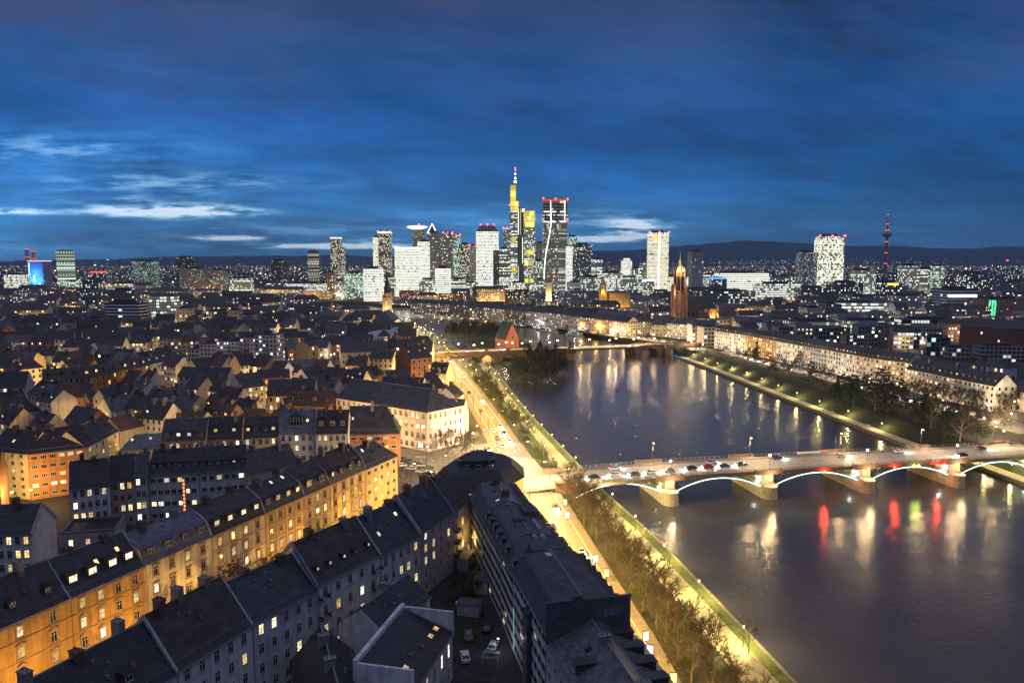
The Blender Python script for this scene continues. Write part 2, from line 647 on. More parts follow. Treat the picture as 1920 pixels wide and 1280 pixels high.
# city ground on either side of the river, reaching the horizon
m = MB()
inset = 9.0
ROADpx = [(1205, 1280), (1162, 1190), (1115, 1110), (1060, 1010), (1024, 945), (985, 885), (955, 845), (925, 795), (885, 735), (855, 698), (828, 668), (812, 652)]
ROAD = [xy(a, b_, 0) for a, b_ in ROADpx]
ROAD = [(ROAD[0][0] + 14, ROAD[0][1] - 90)] + ROAD
gl_ = [(ROAD[0][0] + 12, -160)] + [(x + (6.5 if y < 400 else 7.2), y) for x, y in ROAD[:-2]] + [(x, y) for x, y in WLfar]
gr_ = [(WR[0][0] + 57, -160)] + [(x + 16.8, y) for x, y in WR] + [(x, y) for x, y in WRfar]
last_l, last_r = gl_[-1], gr_[-1]
mid = ((last_l[0] + last_r[0]) / 2 - 30, (last_l[1] + last_r[1]) / 2)
m.face([(x, y, 0) for x, y in ([(-FAR, -3000)] + [(gl_[0][0], -3000)] + gl_ + [mid, (-FAR, mid[1])])])
m.face([(x, y, 0) for x, y in ([(gr_[0][0], -3000), (FAR, -3000), (FAR, FAR), (-FAR, FAR), (-FAR, mid[1]), mid] + list(reversed(gr_)))])
tag(m.build('ground', G_CITY), kind='structure')
m = MB()
for P in (gl_[len(ROAD) - 2:], list(reversed(gr_[len(WR):]))):
    for a, b_ in zip(P, P[1:]):
        m.face([(a[0], a[1], ZW - 1.5), (b_[0], b_[1], ZW - 1.5), (b_[0], b_[1], 0), (a[0], a[1], 0)])
tag(m.build('quay_wall', pmat('old_quay_stone', (.10, .085, .06), var=.4, scale=.2)), kind='structure')

# water
wm = bpy.data.materials.new('river_water')
wm.use_nodes = True
t = NT(wm.node_tree)
b = t.n['Principled BSDF']
tcn = t.new('ShaderNodeTexCoord')
mp = t.new('ShaderNodeMapping')
mp.inputs['Rotation'].default_value = (0, 0, R(14))
mp.inputs['Scale'].default_value = (1.0, 0.35, 1.0)
t.l.new(tcn.outputs['Object'], mp.inputs['Vector'])
big = t.noise(mp.outputs[0], 0.035, 5.0, 0.6)
t.put(b.inputs['Base Color'], t.mix(t.ramp(big, [(.35, 0.0), (.65, 1.0)]), (.040, .037, .044), (.060, .053, .054)))
t.put(b.inputs['Roughness'], t.ramp(big, [(.3, .17), (.7, .215)]))
b.inputs['IOR'].default_value = 1.40
b.inputs['Specular IOR Level'].default_value = 0.5
mp2 = t.new('ShaderNodeMapping')
mp2.inputs['Rotation'].default_value = (0, 0, R(14))
mp2.inputs['Scale'].default_value = (0.5, 1.0, 1.0)
t.l.new(tcn.outputs['Object'], mp2.inputs['Vector'])
h1 = t.noise(mp2.outputs[0], 0.9, 4.0, 0.6)
h2 = t.noise(mp.outputs[0], 0.12, 3.0, 0.55)
bn = t.new('ShaderNodeBump')
bn.inputs['Strength'].default_value = 0.55
bn.inputs['Distance'].default_value = 0.15
t.put(bn.inputs['Height'], t.math('ADD', h1, t.math('MULTIPLY', h2, 2.2)))
t.l.new(bn.outputs[0], b.inputs['Normal'])
m = MB()
wl_ = [(x - 1.2, y) for x, y in WLall]
wr_ = [(x + 1.2, y) for x, y in WRall]
m.face([(x, y, ZW) for x, y in (wl_ + list(reversed(wr_)))][::-1])
tag(m.build('river_water', wm), kind='structure')

# ---- near bank cross section, stations along Y
WLs = [WLnear[0]] + WL
stations = []
yy = 60.0
while yy < 640:
    stations.append(yy)
    yy += 8.0


def rw(y_):          # road half width
    return 5.0 if y_ < 330 else 4.4


def strip(name, fa, fb, za, zb, mat, y0=60, y1=640, kind='structure', thick=None):
    m = MB()
    ys = [q for q in stations if y0 <= q <= y1]
    for p, q in zip(ys, ys[1:]):
        m.face([(fa(p), p, za), (fb(p), p, zb), (fb(q), q, zb), (fa(q), q, za)])
    return tag(m.build(name, mat), kind=kind)


xw = lambda q: interp(WLs, q)
xroad = lambda q: interp(ROAD, q)
pin = lambda q: xw(q) - 3.4                     # river side of the path
pout = lambda q: xw(q) - (10.6 if q < 330 else 8.6)
r_in = lambda q: xroad(q) + rw(q)
r_out = lambda q: xroad(q) - rw(q)
strip('quay_wall', xw, xw, ZW - 1.5, ZQ, G_STONE)
strip('quay_coping', lambda q: xw(q) - .6, lambda q: xw(q) + .25, ZQ + .12, ZQ + .12, G_STONE)
strip('bank_grass', pin, lambda q: xw(q) - .6, ZQ, ZQ + .06, G_GRASS)
strip('riverside_path', pout, pin, ZQ + .012, ZQ + .012, G_PATH)
strip('embankment_grass', lambda q: r_in(q) + 2.4, pout, 0.02, ZQ, pmat('dark_bank_grass', (.042, .044, .016), var=.5, scale=.5, rough=.95, bump=.6, bscale=3))  # grass colour set darker to offset the bright lamplight on the slope
strip('river_pavement', lambda q: r_in(q), lambda q: r_in(q) + 2.4, .12, .12, G_PAVE)
strip('river_kerb', r_in, r_in, .004, .12, G_PAVE)
strip('riverside_road', r_out, r_in, .008, .008, G_ASPH)
strip('town_pavement', lambda q: r_out(q) - 3.0, r_out, .12, .12, G_PAVE)
strip('town_kerb', r_out, r_out, .12, .008, G_PAVE)
# road paint: dashed centre line and edge lines
m = MB()
q = 70.0
while q < 630:
    if not 262 < q < 312:
        for off, ln, wd in ((0.0, 3.0, .16), (-rw(q) + .4, 5.5, .13), (rw(q) - .4, 5.5, .13)):
            m.face([(xroad(q) + off - wd, q, .013), (xroad(q) + off + wd, q, .013), (xroad(q + ln) + off + wd, q + ln, .013), (xroad(q + ln) + off - wd, q + ln, .013)])
    q += 6.0
tag(m.build('road_marking', MARK), kind='structure')

# side street between the two tenement rows, the plaza and the junction at the bridge head
ROWA0, ROWA1 = xy(131, 1119, 16), xy(745, 852, 16)
dA = Vector((ROWA1[0] - ROWA0[0], ROWA1[1] - ROWA0[1])).normalized()
nA = Vector((dA.y, -dA.x))
A0 = Vector(ROWA0)


def onA(s_, off):
    p = A0 + dA * s_ + nA * off
    return (p.x, p.y)


flat('side_street', [onA(-120, 6), onA(-120, 15), onA(150, 15), onA(150, 6)], .006, G_ASPH)
flat('side_pavement', [onA(-120, 1), onA(-120, 6), onA(122, 6), onA(122, 1)], .10, G_PAVE)
plaza = [onA(121, 17), onA(150, 20), (xroad(262) - 6, 262), (xroad(300) - 5, 300), (xroad(330) - 5, 330), (-34, 318), (-62, 322), onA(160, -10), onA(128, 2)]
flat('town_square', plaza, .010, G_ASPH)
m = MB()
ux, uy = .9837, .180
B0 = (21.7, 261.0)             # near edge of the deck at the left abutment
for k in range(9):              # zebra stripes
    x0, y0 = xroad(266) - 4.4 + k * 1.05, 266 - k * .18
    m.face([(x0, y0, .014), (x0 + .5, y0 - .05, .014), (x0 + .3, y0 + 3.6, .014), (x0 - .2, y0 + 3.65, .014)])
    x0, y0 = xroad(298) - 4.6 + k * 1.05, 302 - k * .18
    m.face([(x0, y0, .014), (x0 + .5, y0 - .05, .014), (x0 + .3, y0 + 3.6, .014), (x0 - .2, y0 + 3.65, .014)])
for k in range(6):
    x0, y0 = -48 + k * 4.2, 292 + k * 1.4
    m.face([(x0, y0, .014), (x0 + .2, y0, .014), (x0 - 1.5, y0 + 4.6, .014), (x0 - 1.7, y0 + 4.6, .014)])
tag(m.build('crossing_marking', MARK), kind='structure')

# courtyard between the rows
G_YARD = pmat('courtyard_ground', (.040, .040, .042), var=.5, scale=.3, rough=.95)
flat('courtyard', [(-40, 95), (2, 95), (-10, 200), (-22, 196)], .008, G_YARD)
flat('courtyard_grass', [(-14, 152), (-4, 150), (-9, 186), (-18, 182)], .016, pmat('yard_grass', (.030, .035, .018), var=.5, scale=.8, rough=.95))

# ---- far bank
xr = lambda q: interp([(WR[0][0] + 40, -160)] + WR, q)
rs = [180.0 + 8 * k for k in range(62)]


def rstrip(name, fa, fb, za, zb, mat, y0=180, y1=670):
    m = MB()
    ys = [q for q in rs if y0 <= q <= y1]
    for p, q in zip(ys, ys[1:]):
        m.face([(fa(p), p, za), (fb(p), p, zb), (fb(q), q, zb), (fa(q), q, za)])
    return tag(m.build(name, mat), kind='structure')


FROADpx = [(1911, 846), (1913, 820), (1900, 802), (1850, 784), (1775, 768), (1695, 748), (1608, 724), (1564, 713), (1485, 692), (1427, 678), (1360, 660), (1300, 650)]
FROAD = [xy(a, b_, 0) for a, b_ in FROADpx[2:]]
FROAD = [(FROAD[0][0] + 6, 340)] + [p for p in FROAD if p[1] > 345]
xf = lambda q: interp(FROAD, q)
rstrip('quay_wall', xr, xr, ZQ, ZW - 1.5, G_STONE)
rstrip('quay_coping', lambda q: xr(q) - .25, lambda q: xr(q) + .7, ZQ + .12, ZQ + .12, G_STONE)
rstrip('riverside_path', lambda q: xr(q) + .7, lambda q: xr(q) + 6.4, ZQ + .05, ZQ + .05, pmat('pale_gravel_path', (.38, .33, .22), var=.15, scale=.4, rough=.95))
rstrip('park_grass', lambda q: xr(q) + 6.4, lambda q: xr(q) + 17, ZQ + .05, .02, pmat('bank_ground', (.020, .023, .009), var=.5, scale=.3, rough=.95))
G_PARK = pmat('park_ground', (.030, .034, .012), var=.5, scale=.3, rough=.95)
rstrip('park_lawn', lambda q: xr(q) + 17, lambda q: xf(q) - 6, .02, .02, G_PARK, 344)
rstrip('far_riverside_road', lambda q: xf(q) - 5.5, lambda q: xf(q) + 5.5, .03, .03, pmat('pale_asphalt', (.24, .225, .20), var=.25, scale=.3), 344)
rstrip('far_pavement', lambda q: xf(q) + 5.5, lambda q: xf(q) + 10, .12, .12, G_PAVE, 344)

# ---- hills on the horizon
G_HILL = pmat('wooded_hill', (.018, .026, .026), var=.4, scale=.002, rough=1.0)


def hills(name, prof, D, seed):
    rnd = random.Random(seed)
    m = MB()
    pts = []
    for (x0, y0), (x1, y1) in zip(prof, prof[1:]):
        n = max(1, int((x1 - x0) / 7))
        for i in range(n):
            k = i / n
            k = k * k * (3 - 2 * k)
            pts.append((x0 + (x1 - x0) * i / n, y0 + (y1 - y0) * k + rnd.uniform(-.35, .35)))
    pts.append(prof[-1])
    R_ = []
    for px, py in pts:
        X1, Y1, Z1 = up(px, py, D)
        n1 = 1200 + 300 * sin(px * .03)
        R_.append([(X1 * (D - 5200) / D, D - 5200, -2), (X1 * (D - n1 - 1500) / D, D - n1 - 1500, max(0, Z1) * .42 + rnd.uniform(0, 25)), (X1, D, max(0, Z1)), (X1 * (D + 5000) / D, D + 5000, -2)])
    for A, B in zip(R_, R_[1:]):
        for k in range(3):
            m.face([A[k], B[k], B[k + 1], A[k + 1]])
    return tag(m.build(name, G_HILL, smooth=True), kind='structure')


hills('hills', [(-500, 487), (0, 490), (50, 488), (200, 486), (330, 481), (480, 480), (522, 479), (545, 480), (605, 478), (640, 478), (700, 481), (860, 478), (1020, 474), (1110, 470), (1180, 469),
                (1253, 463), (1299, 459), (1348, 455), (1394, 451), (1433, 452), (1487, 455), (1579, 461), (1686, 461), (1744, 465), (1824, 466), (1870, 462), (1960, 463), (2500, 470)], 16000, 5)
# ------------------------------------------------------------------ houses
def pane_meshes(w_, h_, style):
    key = ('W', round(w_, 2), round(h_, 2), style)
    if key in CACHE:
        return CACHE[key]
    f = MB()
    g = MB()
    x = w_ / 2
    fr = .09
    dark = style in ('dark', 'skylight')
    # outer frame ring
    f.box(-x, x, -.05, .02, 0, fr)
    f.box(-x, x, -.05, .02, h_ - fr, h_)
    f.box(-x, -x + fr, -.05, .02, fr, h_ - fr)
    f.box(x - fr, x, -.05, .02, fr, h_ - fr)
    if style not in ('skylight', 'single'):
        n = 1 if w_ < 1.6 else (2 if w_ < 2.4 else 3)
        for i in range(n):
            c = -x + w_ * (i + 1) / (n + 1)
            f.box(c - .045, c + .045, -.048, .02, fr, h_ - fr)
        if h_ > 1.5 and style != 'dark':
            f.box(-x + fr, x - fr, -.046, .02, h_ * .66, h_ * .66 + .08)
    if style in ('ornate', 'surround'):
        s = .22
        f.box(-x - s, -x, -.13, .02, -.1, h_ + .12, 1)
        f.box(x, x + s, -.13, .02, -.1, h_ + .12, 1)
        f.box(-x - s - .12, x + s + .12, -.22, .02, -.3, -.1, 1)
        f.box(-x - s, x + s, -.15, .02, h_ + .12, h_ + .36, 1)
        f.box(-x - s - .14, x + s + .14, -.30, .02, h_ + .36, h_ + .50, 1)
        if style == 'ornate':
            f.face([(-x - .36, -.28, h_ + .5), (x + .36, -.28, h_ + .5), (0, -.28, h_ + .95)], 1)
            f.face([(-x - .36, -.28, h_ + .5), (0, -.28, h_ + .95), (0, .02, h_ + .95), (-x - .36, .02, h_ + .5)], 1)
            f.face([(0, -.28, h_ + .95), (x + .36, -.28, h_ + .5), (x + .36, .02, h_ + .5), (0, .02, h_ + .95)], 1)
    elif style == 'plain':
        f.box(-x - .08, x + .08, -.14, .02, -.1, 0, 1)
    g.face([(-x + fr, -.012, fr), (x - fr, -.012, fr), (x - fr, -.012, h_ - fr), (-x + fr, -.012, h_ - fr)])
    fm = f.mesh('window', [DFRAME if dark else FRAME, TRIM if style in ('ornate', 'surround') else TRIMG])
    CACHE[key] = (fm, g.mesh('pane', [LIT]), g.mesh('pane', [GLASS]), g.mesh('pane', [LITC]))
    return CACHE[key]


def window(parent, loc, rz, w_, h_, style, lit, rx=0.0, name='window'):
    fm, gl, gd, gc = pane_meshes(w_, h_, style)
    o = inst(fm, name, parent, loc, rz, rx)
    inst((gd, gl, gc)[lit], 'pane', o)
    return o


def window1(parent, loc, rz, w_, h_, lit, frame=True):
    """window of a house farther off: frame and glass in one small mesh"""
    key = ('w1', round(w_, 2), round(h_, 2), lit, frame)
    if key not in CACHE:
        m = MB()
        x = w_ / 2
        if frame:
            m.box(-x - .1, x + .1, -.06, .02, -.1, h_ + .1, 0)
            m.face([(-x, -.068, 0), (x, -.068, 0), (x, -.068, h_), (-x, -.068, h_)], 1)
        else:
            m.box(-x, x, -.03, .02, 0, h_, 1)
        CACHE[key] = m.mesh('window', [FRAME if frame else DFRAME, (GLASS, LIT2, LITC)[lit]])
    return inst(CACHE[key], 'window', parent, loc, rz)


def dormer(parent, x, y, z, slope, w_, h_, lit, roofm, style='flat', wm=None, rz=0.0, det=2):
    key = ('D', round(w_, 2), round(h_, 2), round(slope, 2), roofm.name, style, wm.name if wm else '')
    if key not in CACHE:
        m = MB()
        a = w_ / 2
        rise = .12 * 1.0 if style == 'flat' else a * .75
        d = h_ / slope
        if style == 'flat':
            d2 = (h_ - .05) / slope
            for sx in (-a, a):
                m.face([(sx, 0, -.3), (sx, 0, h_), (sx, d, h_)], 0)
            m.face([(-a, 0, -.3), (a, 0, -.3), (a, 0, h_), (-a, 0, h_)], 0)
            m.box(-a - .15, a + .15, -.22, d + .2, h_, h_ + .14, 1)
        else:
            d2 = (h_ + rise) / slope
            for sx in (-a, a):
                m.face([(sx, 0, -.3), (sx, 0, h_), (sx, d, h_)], 0)
            m.face([(-a, 0, -.3), (a, 0, -.3), (a, 0, h_), (0, 0, h_ + rise), (-a, 0, h_)], 0)
            for sg in (-1, 1):
                e0, e1 = (sg * (a + .15), -.2, h_ - .1), (0, -.2, h_ + rise + .08)
                m.face([e0, e1, (0, d2 + .1, h_ + rise + .08), (sg * (a + .15), d, h_ - .1)], 1)
                m.face([(e0[0], e0[1], e0[2] - .14), (0, -.2, h_ + rise - .06), (0, d2, h_ + rise - .06), (sg * (a + .15), d, h_ - .24)], 1)
        CACHE[key] = m.mesh('dormer', [wm or DFRAME, roofm])
    o = inst(CACHE[key], 'dormer', parent, (x, y, z), rz)
    if det == 2:
        window(o, (0, -.03, .25), 0, max(.7, w_ - .5), max(.7, h_ - .5), 'plain', lit)
    else:
        window1(o, (0, -.03, .25), 0, max(.7, w_ - .4), max(.7, h_ - .5), lit)
    return o


def chimney(parent, x, y, z, h_=1.8, m_=None, w_=.55, d_=.9):
    m_ = m_ or CHIM
    key = ('C', round(h_, 1), m_.name, w_, d_)
    if key not in CACHE:
        m = MB()
        m.box(-w_, w_, -d_, d_, -1.6, h_)
        m.box(-w_ - .1, w_ + .1, -d_ - .1, d_ + .1, h_, h_ + .16)
        for k in (-.5, .5):
            m.lathe(0, d_ * k, [(.16, h_ + .16), (.12, h_ + .6)], 6)
        CACHE[key] = m.mesh('chimney', [m_])
    return inst(CACHE[key], 'chimney', parent, (x, y, z))


RNG = random.Random(11)
NPROTO = {}


def house(label, cat, fl, fr, dep, ez, rz, roof='gable', wall='white', roofm='slate', nf=4, nb=4, lit=.25, win=(1.2, 2.0), style='plain', det=2, dorm=0,
          dstyle='gable', dlit=.3, chim=2, sky=0, skylit=.3, group=None, name='tenement_house', z0=0.0, skew=(0, 0), ends='', back=False, bands=False, para=(0, 0), dsize=(1.8, 1.7),
          hip=(0, 0), mh=3.0, mi=1.3, ridge=.5, first=1.0, endwin=0, wallm2=None, dback=0, slitcool=0.0, gfloor=None, nowin=()):
    fl = Vector(fl)
    fr = Vector(fr)
    L = (fr - fl).length
    ang = atan2(fr.y - fl.y, fr.x - fl.x)
    o = thing(name, label, cat, (fl.x, fl.y, z0), ang, group)
    wm = PL[wall] if isinstance(wall, str) else wall
    rm = RF[roofm] if isinstance(roofm, str) else roofm
    sl, sr = skew
    ez0, rz0 = ez - z0, rz - z0
    yr = dep * ridge
    if roof == 'gable' or roof == 'hip':
        s = (rz0 - ez0) / yr
        s2 = (rz0 - ez0) / (dep - yr)
        prof = [(-.35, ez0 - .35 * s), (yr, rz0), (dep + .35, ez0 - .35 * s2)]
        wprof = [(0, ez0), (yr, rz0 - .25), (dep, ez0)]
    elif roof == 'mansard':
        s = mh / mi
        s2 = s
        prof = [(-.15, ez0), (mi, ez0 + mh), (yr, rz0), (dep - mi, ez0 + mh), (dep + .15, ez0)]
        wprof = [(0, ez0), (mi + .1, ez0 + mh - .25), (yr, rz0 - .25), (dep - mi - .1, ez0 + mh - .25), (dep, ez0)]
    elif roof == 'shed':
        s = (rz0 - ez0) / dep
        prof = [(-.3, ez0 - .3 * s), (dep, rz0)]
        wprof = [(0, ez0), (dep, rz0 - .2)]
    else:
        s = 1
        prof = None
        wprof = [(0, ez0), (dep, ez0)]
    fx = lambda y_: sl * y_ / dep
    gx = lambda y_: L + sr * y_ / dep
    # walls
    m = MB()
    zb = -3.0
    v0 = zb / ez0 * nf
    uvw = [(0, v0), (nb, v0), (nb, nf - .01), (0, nf - .01)] if det == 0 else None
    m.face([(0, 0, zb), (L, 0, zb), (L, 0, ez0), (0, 0, ez0)], 0, uvw)
    m.face([(gx(dep), dep, zb), (fx(dep), dep, zb), (fx(dep), dep, wprof[-1][1]), (gx(dep), dep, wprof[-1][1])], 0, uvw)
    if det == 0 and 'R' in ends:
        m.face([(L + .02, 0, zb), (gx(dep) + .02, dep, zb), (gx(dep) + .02, dep, ez0), (L + .02, 0, ez0)], 0, [(0, v0), (4, v0), (4, nf - .01), (0, nf - .01)])
    if det == 0 and 'L' in ends:
        m.face([(fx(dep) - .02, dep, zb), (-.02, 0, zb), (-.02, 0, ez0), (fx(dep) - .02, dep, ez0)], 0, [(0, v0), (4, v0), (4, nf - .01), (0, nf - .01)])
    hipL, hipR = hip
    wl = [(0, ez0), (dep, ez0)] if hipL else wprof
    wr = [(0, ez0), (dep, ez0)] if hipR else wprof
    m.face([(fx(dep), dep, zb), (0, 0, zb)] + [(fx(y_), y_, z_) for y_, z_ in wl], 1)
    m.face([(L, 0, zb), (gx(dep), dep, zb)] + [(gx(y_), y_, z_) for y_, z_ in reversed(wr)], 1)
    m.build('wall', [wm, PL[wallm2] if isinstance(wallm2, str) else (wallm2 or wm)], o)
    # roof
    m = MB()
    if prof:
        th = .22
        arc = 0
        n = len(prof)

        def pt(i, right, dz=0.0):
            y_, z_ = prof[i]
            yc = min(max(y_, 0), dep)
            isr = (0 < i < n - 1)
            frac = (z_ - ez0) / max(.1, (rz0 - ez0))
            if right:
                xx = gx(yc) + (.0 if not hipR else (.35 - (hipR + .35) * max(0, frac) if isr else .35))
            else:
                xx = fx(yc) - (.0 if not hipL else (.35 - (hipL + .35) * max(0, frac) if isr else .35))
            return (xx, y_, z_ + dz)
        for i in range(n - 1):
            a, b_, c, d = pt(i, 0), pt(i, 1), pt(i + 1, 1), pt(i + 1, 0)
            ln = hypot(prof[i + 1][0] - prof[i][0], prof[i + 1][1] - prof[i][1])
            m.face([a, b_, c, d], 0, [(a[0], arc), (b_[0], arc), (c[0], arc + ln), (d[0], arc + ln)])
            arc += ln
            a, b_, c, d = pt(i, 0, -th), pt(i, 1, -th), pt(i + 1, 1, -th), pt(i + 1, 0, -th)
            m.face([d, c, b_, a], 0)
            if not hipL:
                m.face([pt(i, 0, -th), pt(i, 0), pt(i + 1, 0), pt(i + 1, 0, -th)], 0)
            if not hipR:
                m.face([pt(i, 1), pt(i, 1, -th), pt(i + 1, 1, -th), pt(i + 1, 1)], 0)
        for i, sg in ((0, 0), (n - 1, 1)):
            q = [pt(i, 0, -th), pt(i, 1, -th), pt(i, 1), pt(i, 0)]
            m.face(q if not sg else q[::-1], 0)
        if hipL:
            q = [pt(i, 0) for i in range(n)]
            m.face(q, 0, [(y_, z_ * 1.2) for _, y_, z_ in q])
        if hipR:
            q = [pt(i, 1) for i in reversed(range(n))]
            m.face(q, 0, [(y_, z_ * 1.2) for _, y_, z_ in q])
        m.build('roof', rm, o)
    else:
        q = .35
        m.face([(q, q, ez0 - .4), (L - q, q, ez0 - .4), (gx(dep) - q, dep - q, ez0 - .4), (fx(dep) + q, dep - q, ez0 - .4)])
        m.build('roof', rm, o)
        m = MB()
        for (ax, ay), (bx, by) in (((0, 0), (L, 0)), ((L, 0), (gx(dep), dep)), ((gx(dep), dep), (fx(dep), dep)), ((fx(dep), dep), (0, 0))):
            v_ = Vector((bx - ax, by - ay)).normalized()
            n_ = Vector((-v_.y, v_.x)) * q
            P = [(ax - n_.x * .1, ay - n_.y * .1), (bx - n_.x * .1, by - n_.y * .1), (bx + n_.x, by + n_.y), (ax + n_.x, ay + n_.y)]
            m.prism(P, ez0 - .45, ez0 + .25)
        m.build('parapet', ZINC if det == 2 else wm, o)
    # windows
    fh = (ez0 - .3) / nf

    def wrow(y_, x0, x1, nb_, rzl, zoff=0.0, outward=1, kill=()):
        for k in range(nf):
            for i in range(nb_):
                if (k, i) in kill:
                    continue
                xx = x0 + (x1 - x0) * (i + .5) / nb_
                lt = 0
                if RNG.random() < lit:
                    lt = 1 if RNG.random() > slitcool else 2
                zz = first + k * fh
                wh = min(win[1], fh - 1.1)
                st = style
                if style == 'ornate' and (k == nf - 1 or k == 0):
                    st = 'surround'
                if callable(y_):
                    px_, py_ = y_(xx)
                else:
                    px_, py_ = xx, y_
                if det == 2:
                    window(o, (px_, py_, zz), rzl, win[0], wh, st, lt)
                elif det == 1:
                    window1(o, (px_, py_, zz), rzl, win[0], wh, lt)
    wrow(-.03, .5, L - .5, nb, 0, kill=nowin)
    if back:
        wrow(lambda xx: (L - xx, dep + .03), .5, L - .5, nb, pi)
    if endwin and 'L' in ends:
        wrow(lambda xx: (fx(dep - xx) - .03, dep - xx), .5, dep - .5, endwin, -pi / 2 + atan2(sl, dep) * 0)
    if endwin and 'R' in ends:
        wrow(lambda xx: (gx(xx) + .03, xx), .5, dep - .5, endwin, pi / 2)
    if bands:
        m = MB()
        for k in range(1, nf):
            m.box(.02, L - .02, -.16, -.004, .55 + k * fh - .35, .55 + k * fh - .12)
        m.box(.02, L - .02, -.42, -.004, ez0 - .55, ez0 - .2)
        m.build('cornice', TRIM if style in ('ornate', 'surround') else TRIMG, o)
    # dormers
    if prof and dorm:
        y_d = .55 if roof == 'mansard' else min(1.6, yr * .28)
        for i in range(dorm):
            xx = L * (i + .5) / dorm + RNG.uniform(-.25, .25)
            lt = 1 if RNG.random() < dlit else 0
            hh = min(dsize[1], mh - .9) if roof == 'mansard' else dsize[1]
            dormer(o, xx, y_d, ez0 + s * y_d, s, dsize[0], hh, lt, rm, dstyle, None, 0, det)
    if prof and dback:
        y_d = .55 if roof == 'mansard' else min(1.6, yr * .28)
        for i in range(dback):
            xx = L * (i + .5) / dback
            dormer(o, xx, dep - y_d, ez0 + s * y_d, s, dsize[0], min(dsize[1], mh - .9) if roof == 'mansard' else dsize[1], 0, rm, dstyle, None, pi, det)
    if prof and sky and roof in ('gable', 'hip', 'shed', 'mansard'):
        if roof == 'mansard':
            yy0, zz0, ss = mi, ez0 + mh, (rz0 - ez0 - mh) / (yr - mi)
        else:
            yy0, zz0, ss = 0, ez0, s
        run = (yr if roof != 'shed' else dep) - yy0
        for i in range(sky):
            xx = L * (i + .5) / sky + RNG.uniform(-.6, .6)
            yy = run * RNG.uniform(.35, .7)
            a_ = math.atan(ss)
            window(o, (xx, yy0 + yy - .06 * sin(a_), zz0 + ss * yy + .09), 0, .95, 1.3, 'skylight', 1 if RNG.random() < skylit else 0, rx=a_ - pi / 2, name='skylight')
    if det == 2 and prof:
        m = MB()
        z_ = ez0 - .42 * s if roof != 'mansard' else ez0 - .12
        m.tube((0, -.42, max(z_, ez0 - .6)), (L, -.42, max(z_, ez0 - .6)), .11, n=6)
        m.build('gutter', ZINC, o)
        m = MB()
        m.tube((.18, -.14, 0), (.18, -.14, ez0 - .5), .07, n=5)
        m.build('downpipe', ZINC, o)
        if roof != 'shed' and not isinstance(roofm, tuple):
            for q in range(RNG.choice((1, 1, 2))):
                xx = L * RNG.uniform(.15, .85)
                m = MB()
                hh = RNG.uniform(1.2, 2.4)
                m.tube((0, 0, -.6), (0, 0, hh), .035, n=4)
                for j in range(4):
                    m.tube((-.45 + j * .05, 0, hh - .1 - j * .16), (.45 - j * .05, 0, hh - .1 - j * .16), .018, n=3)
                inst(m.mesh('aerial', [METAL]), 'aerial', o, (xx, yr, rz0 - .1), RNG.uniform(0, 3))
            m = MB()
            m.tube((fx(yr) - hipL * 0 + max(0, hipL), yr, rz0 + .02), (gx(yr) - max(0, hipR), yr, rz0 + .02), .17, n=6)
            m.build('ridge_cap', CHIM if 'red' in rm.name or 'brown' in rm.name else ZINC, o)
            # vents and snow guard on the slope
            m = MB()
            yb, zb2, sl2 = (0, ez0, s) if roof != 'mansard' else (mi, ez0 + mh, (rz0 - ez0 - mh) / (yr - mi))
            yy2 = yb + .55
            m.tube((.4, yy2, zb2 + sl2 * .55 + .18), (L - .4, yy2, zb2 + sl2 * .55 + .18), .04, n=4)
            m.tube((.4, yy2, zb2 + sl2 * .55 + .32), (L - .4, yy2, zb2 + sl2 * .55 + .32), .03, n=4)
            m.build('snow_guard', ZINC, o)
            for q in range(RNG.choice((2, 3, 4))):
                xx, fy = L * RNG.uniform(.1, .9), RNG.uniform(.45, .9)
                yv = yb + (yr - yb) * fy
                key = 'vent%d' % (q % 2)
                if key not in CACHE:
                    v_ = MB()
                    if q % 2:
                        v_.lathe(0, 0, [(.13, -.3), (.13, .5), (.2, .55), (.2, .7)], 8)
                    else:
                        v_.box(-.25, .25, -.2, .2, -.3, .35)
                    CACHE[key] = v_.mesh('vent', [ZINC])
                inst(CACHE[key], 'vent', o, (xx, yv, zb2 + sl2 * (yv - yb)))
    # chimneys
    if prof and roof != 'shed':
        for i in range(chim):
            xx = L * (i + .5) / max(1, chim) + RNG.uniform(-1.2, 1.2)
            chimney(o, xx, yr + RNG.uniform(-.8, .8), rz0 - .4, RNG.choice((1.2, 1.6, 2.1)), CHIMG if RNG.random() < .4 else CHIM)
    if prof and (para[0] or para[1]):
        for e_ in (0, 1):
            if not para[e_]:
                continue
            m = MB()
            pr = [(max(-.3, min(dep + .3, y_)), z_) for y_, z_ in prof]
            for (ya, za), (yb, zb_) in zip(pr, pr[1:]):
                xa, xb = (fx(ya), fx(yb)) if e_ == 0 else (gx(ya), gx(yb))
                h_ = para[e_]
                c = [[(xx - .2 if q < 2 else xx + .2, yy_, zz + (h_ if q in (1, 2) else -.5)) for q in range(4)] for xx, yy_, zz in ((xa, ya, za), (xb, yb, zb_))]
                m.loft(c)
            m.build('parapet', PL['grey'] if RNG.random() < .5 else ZINC, o)
    return o


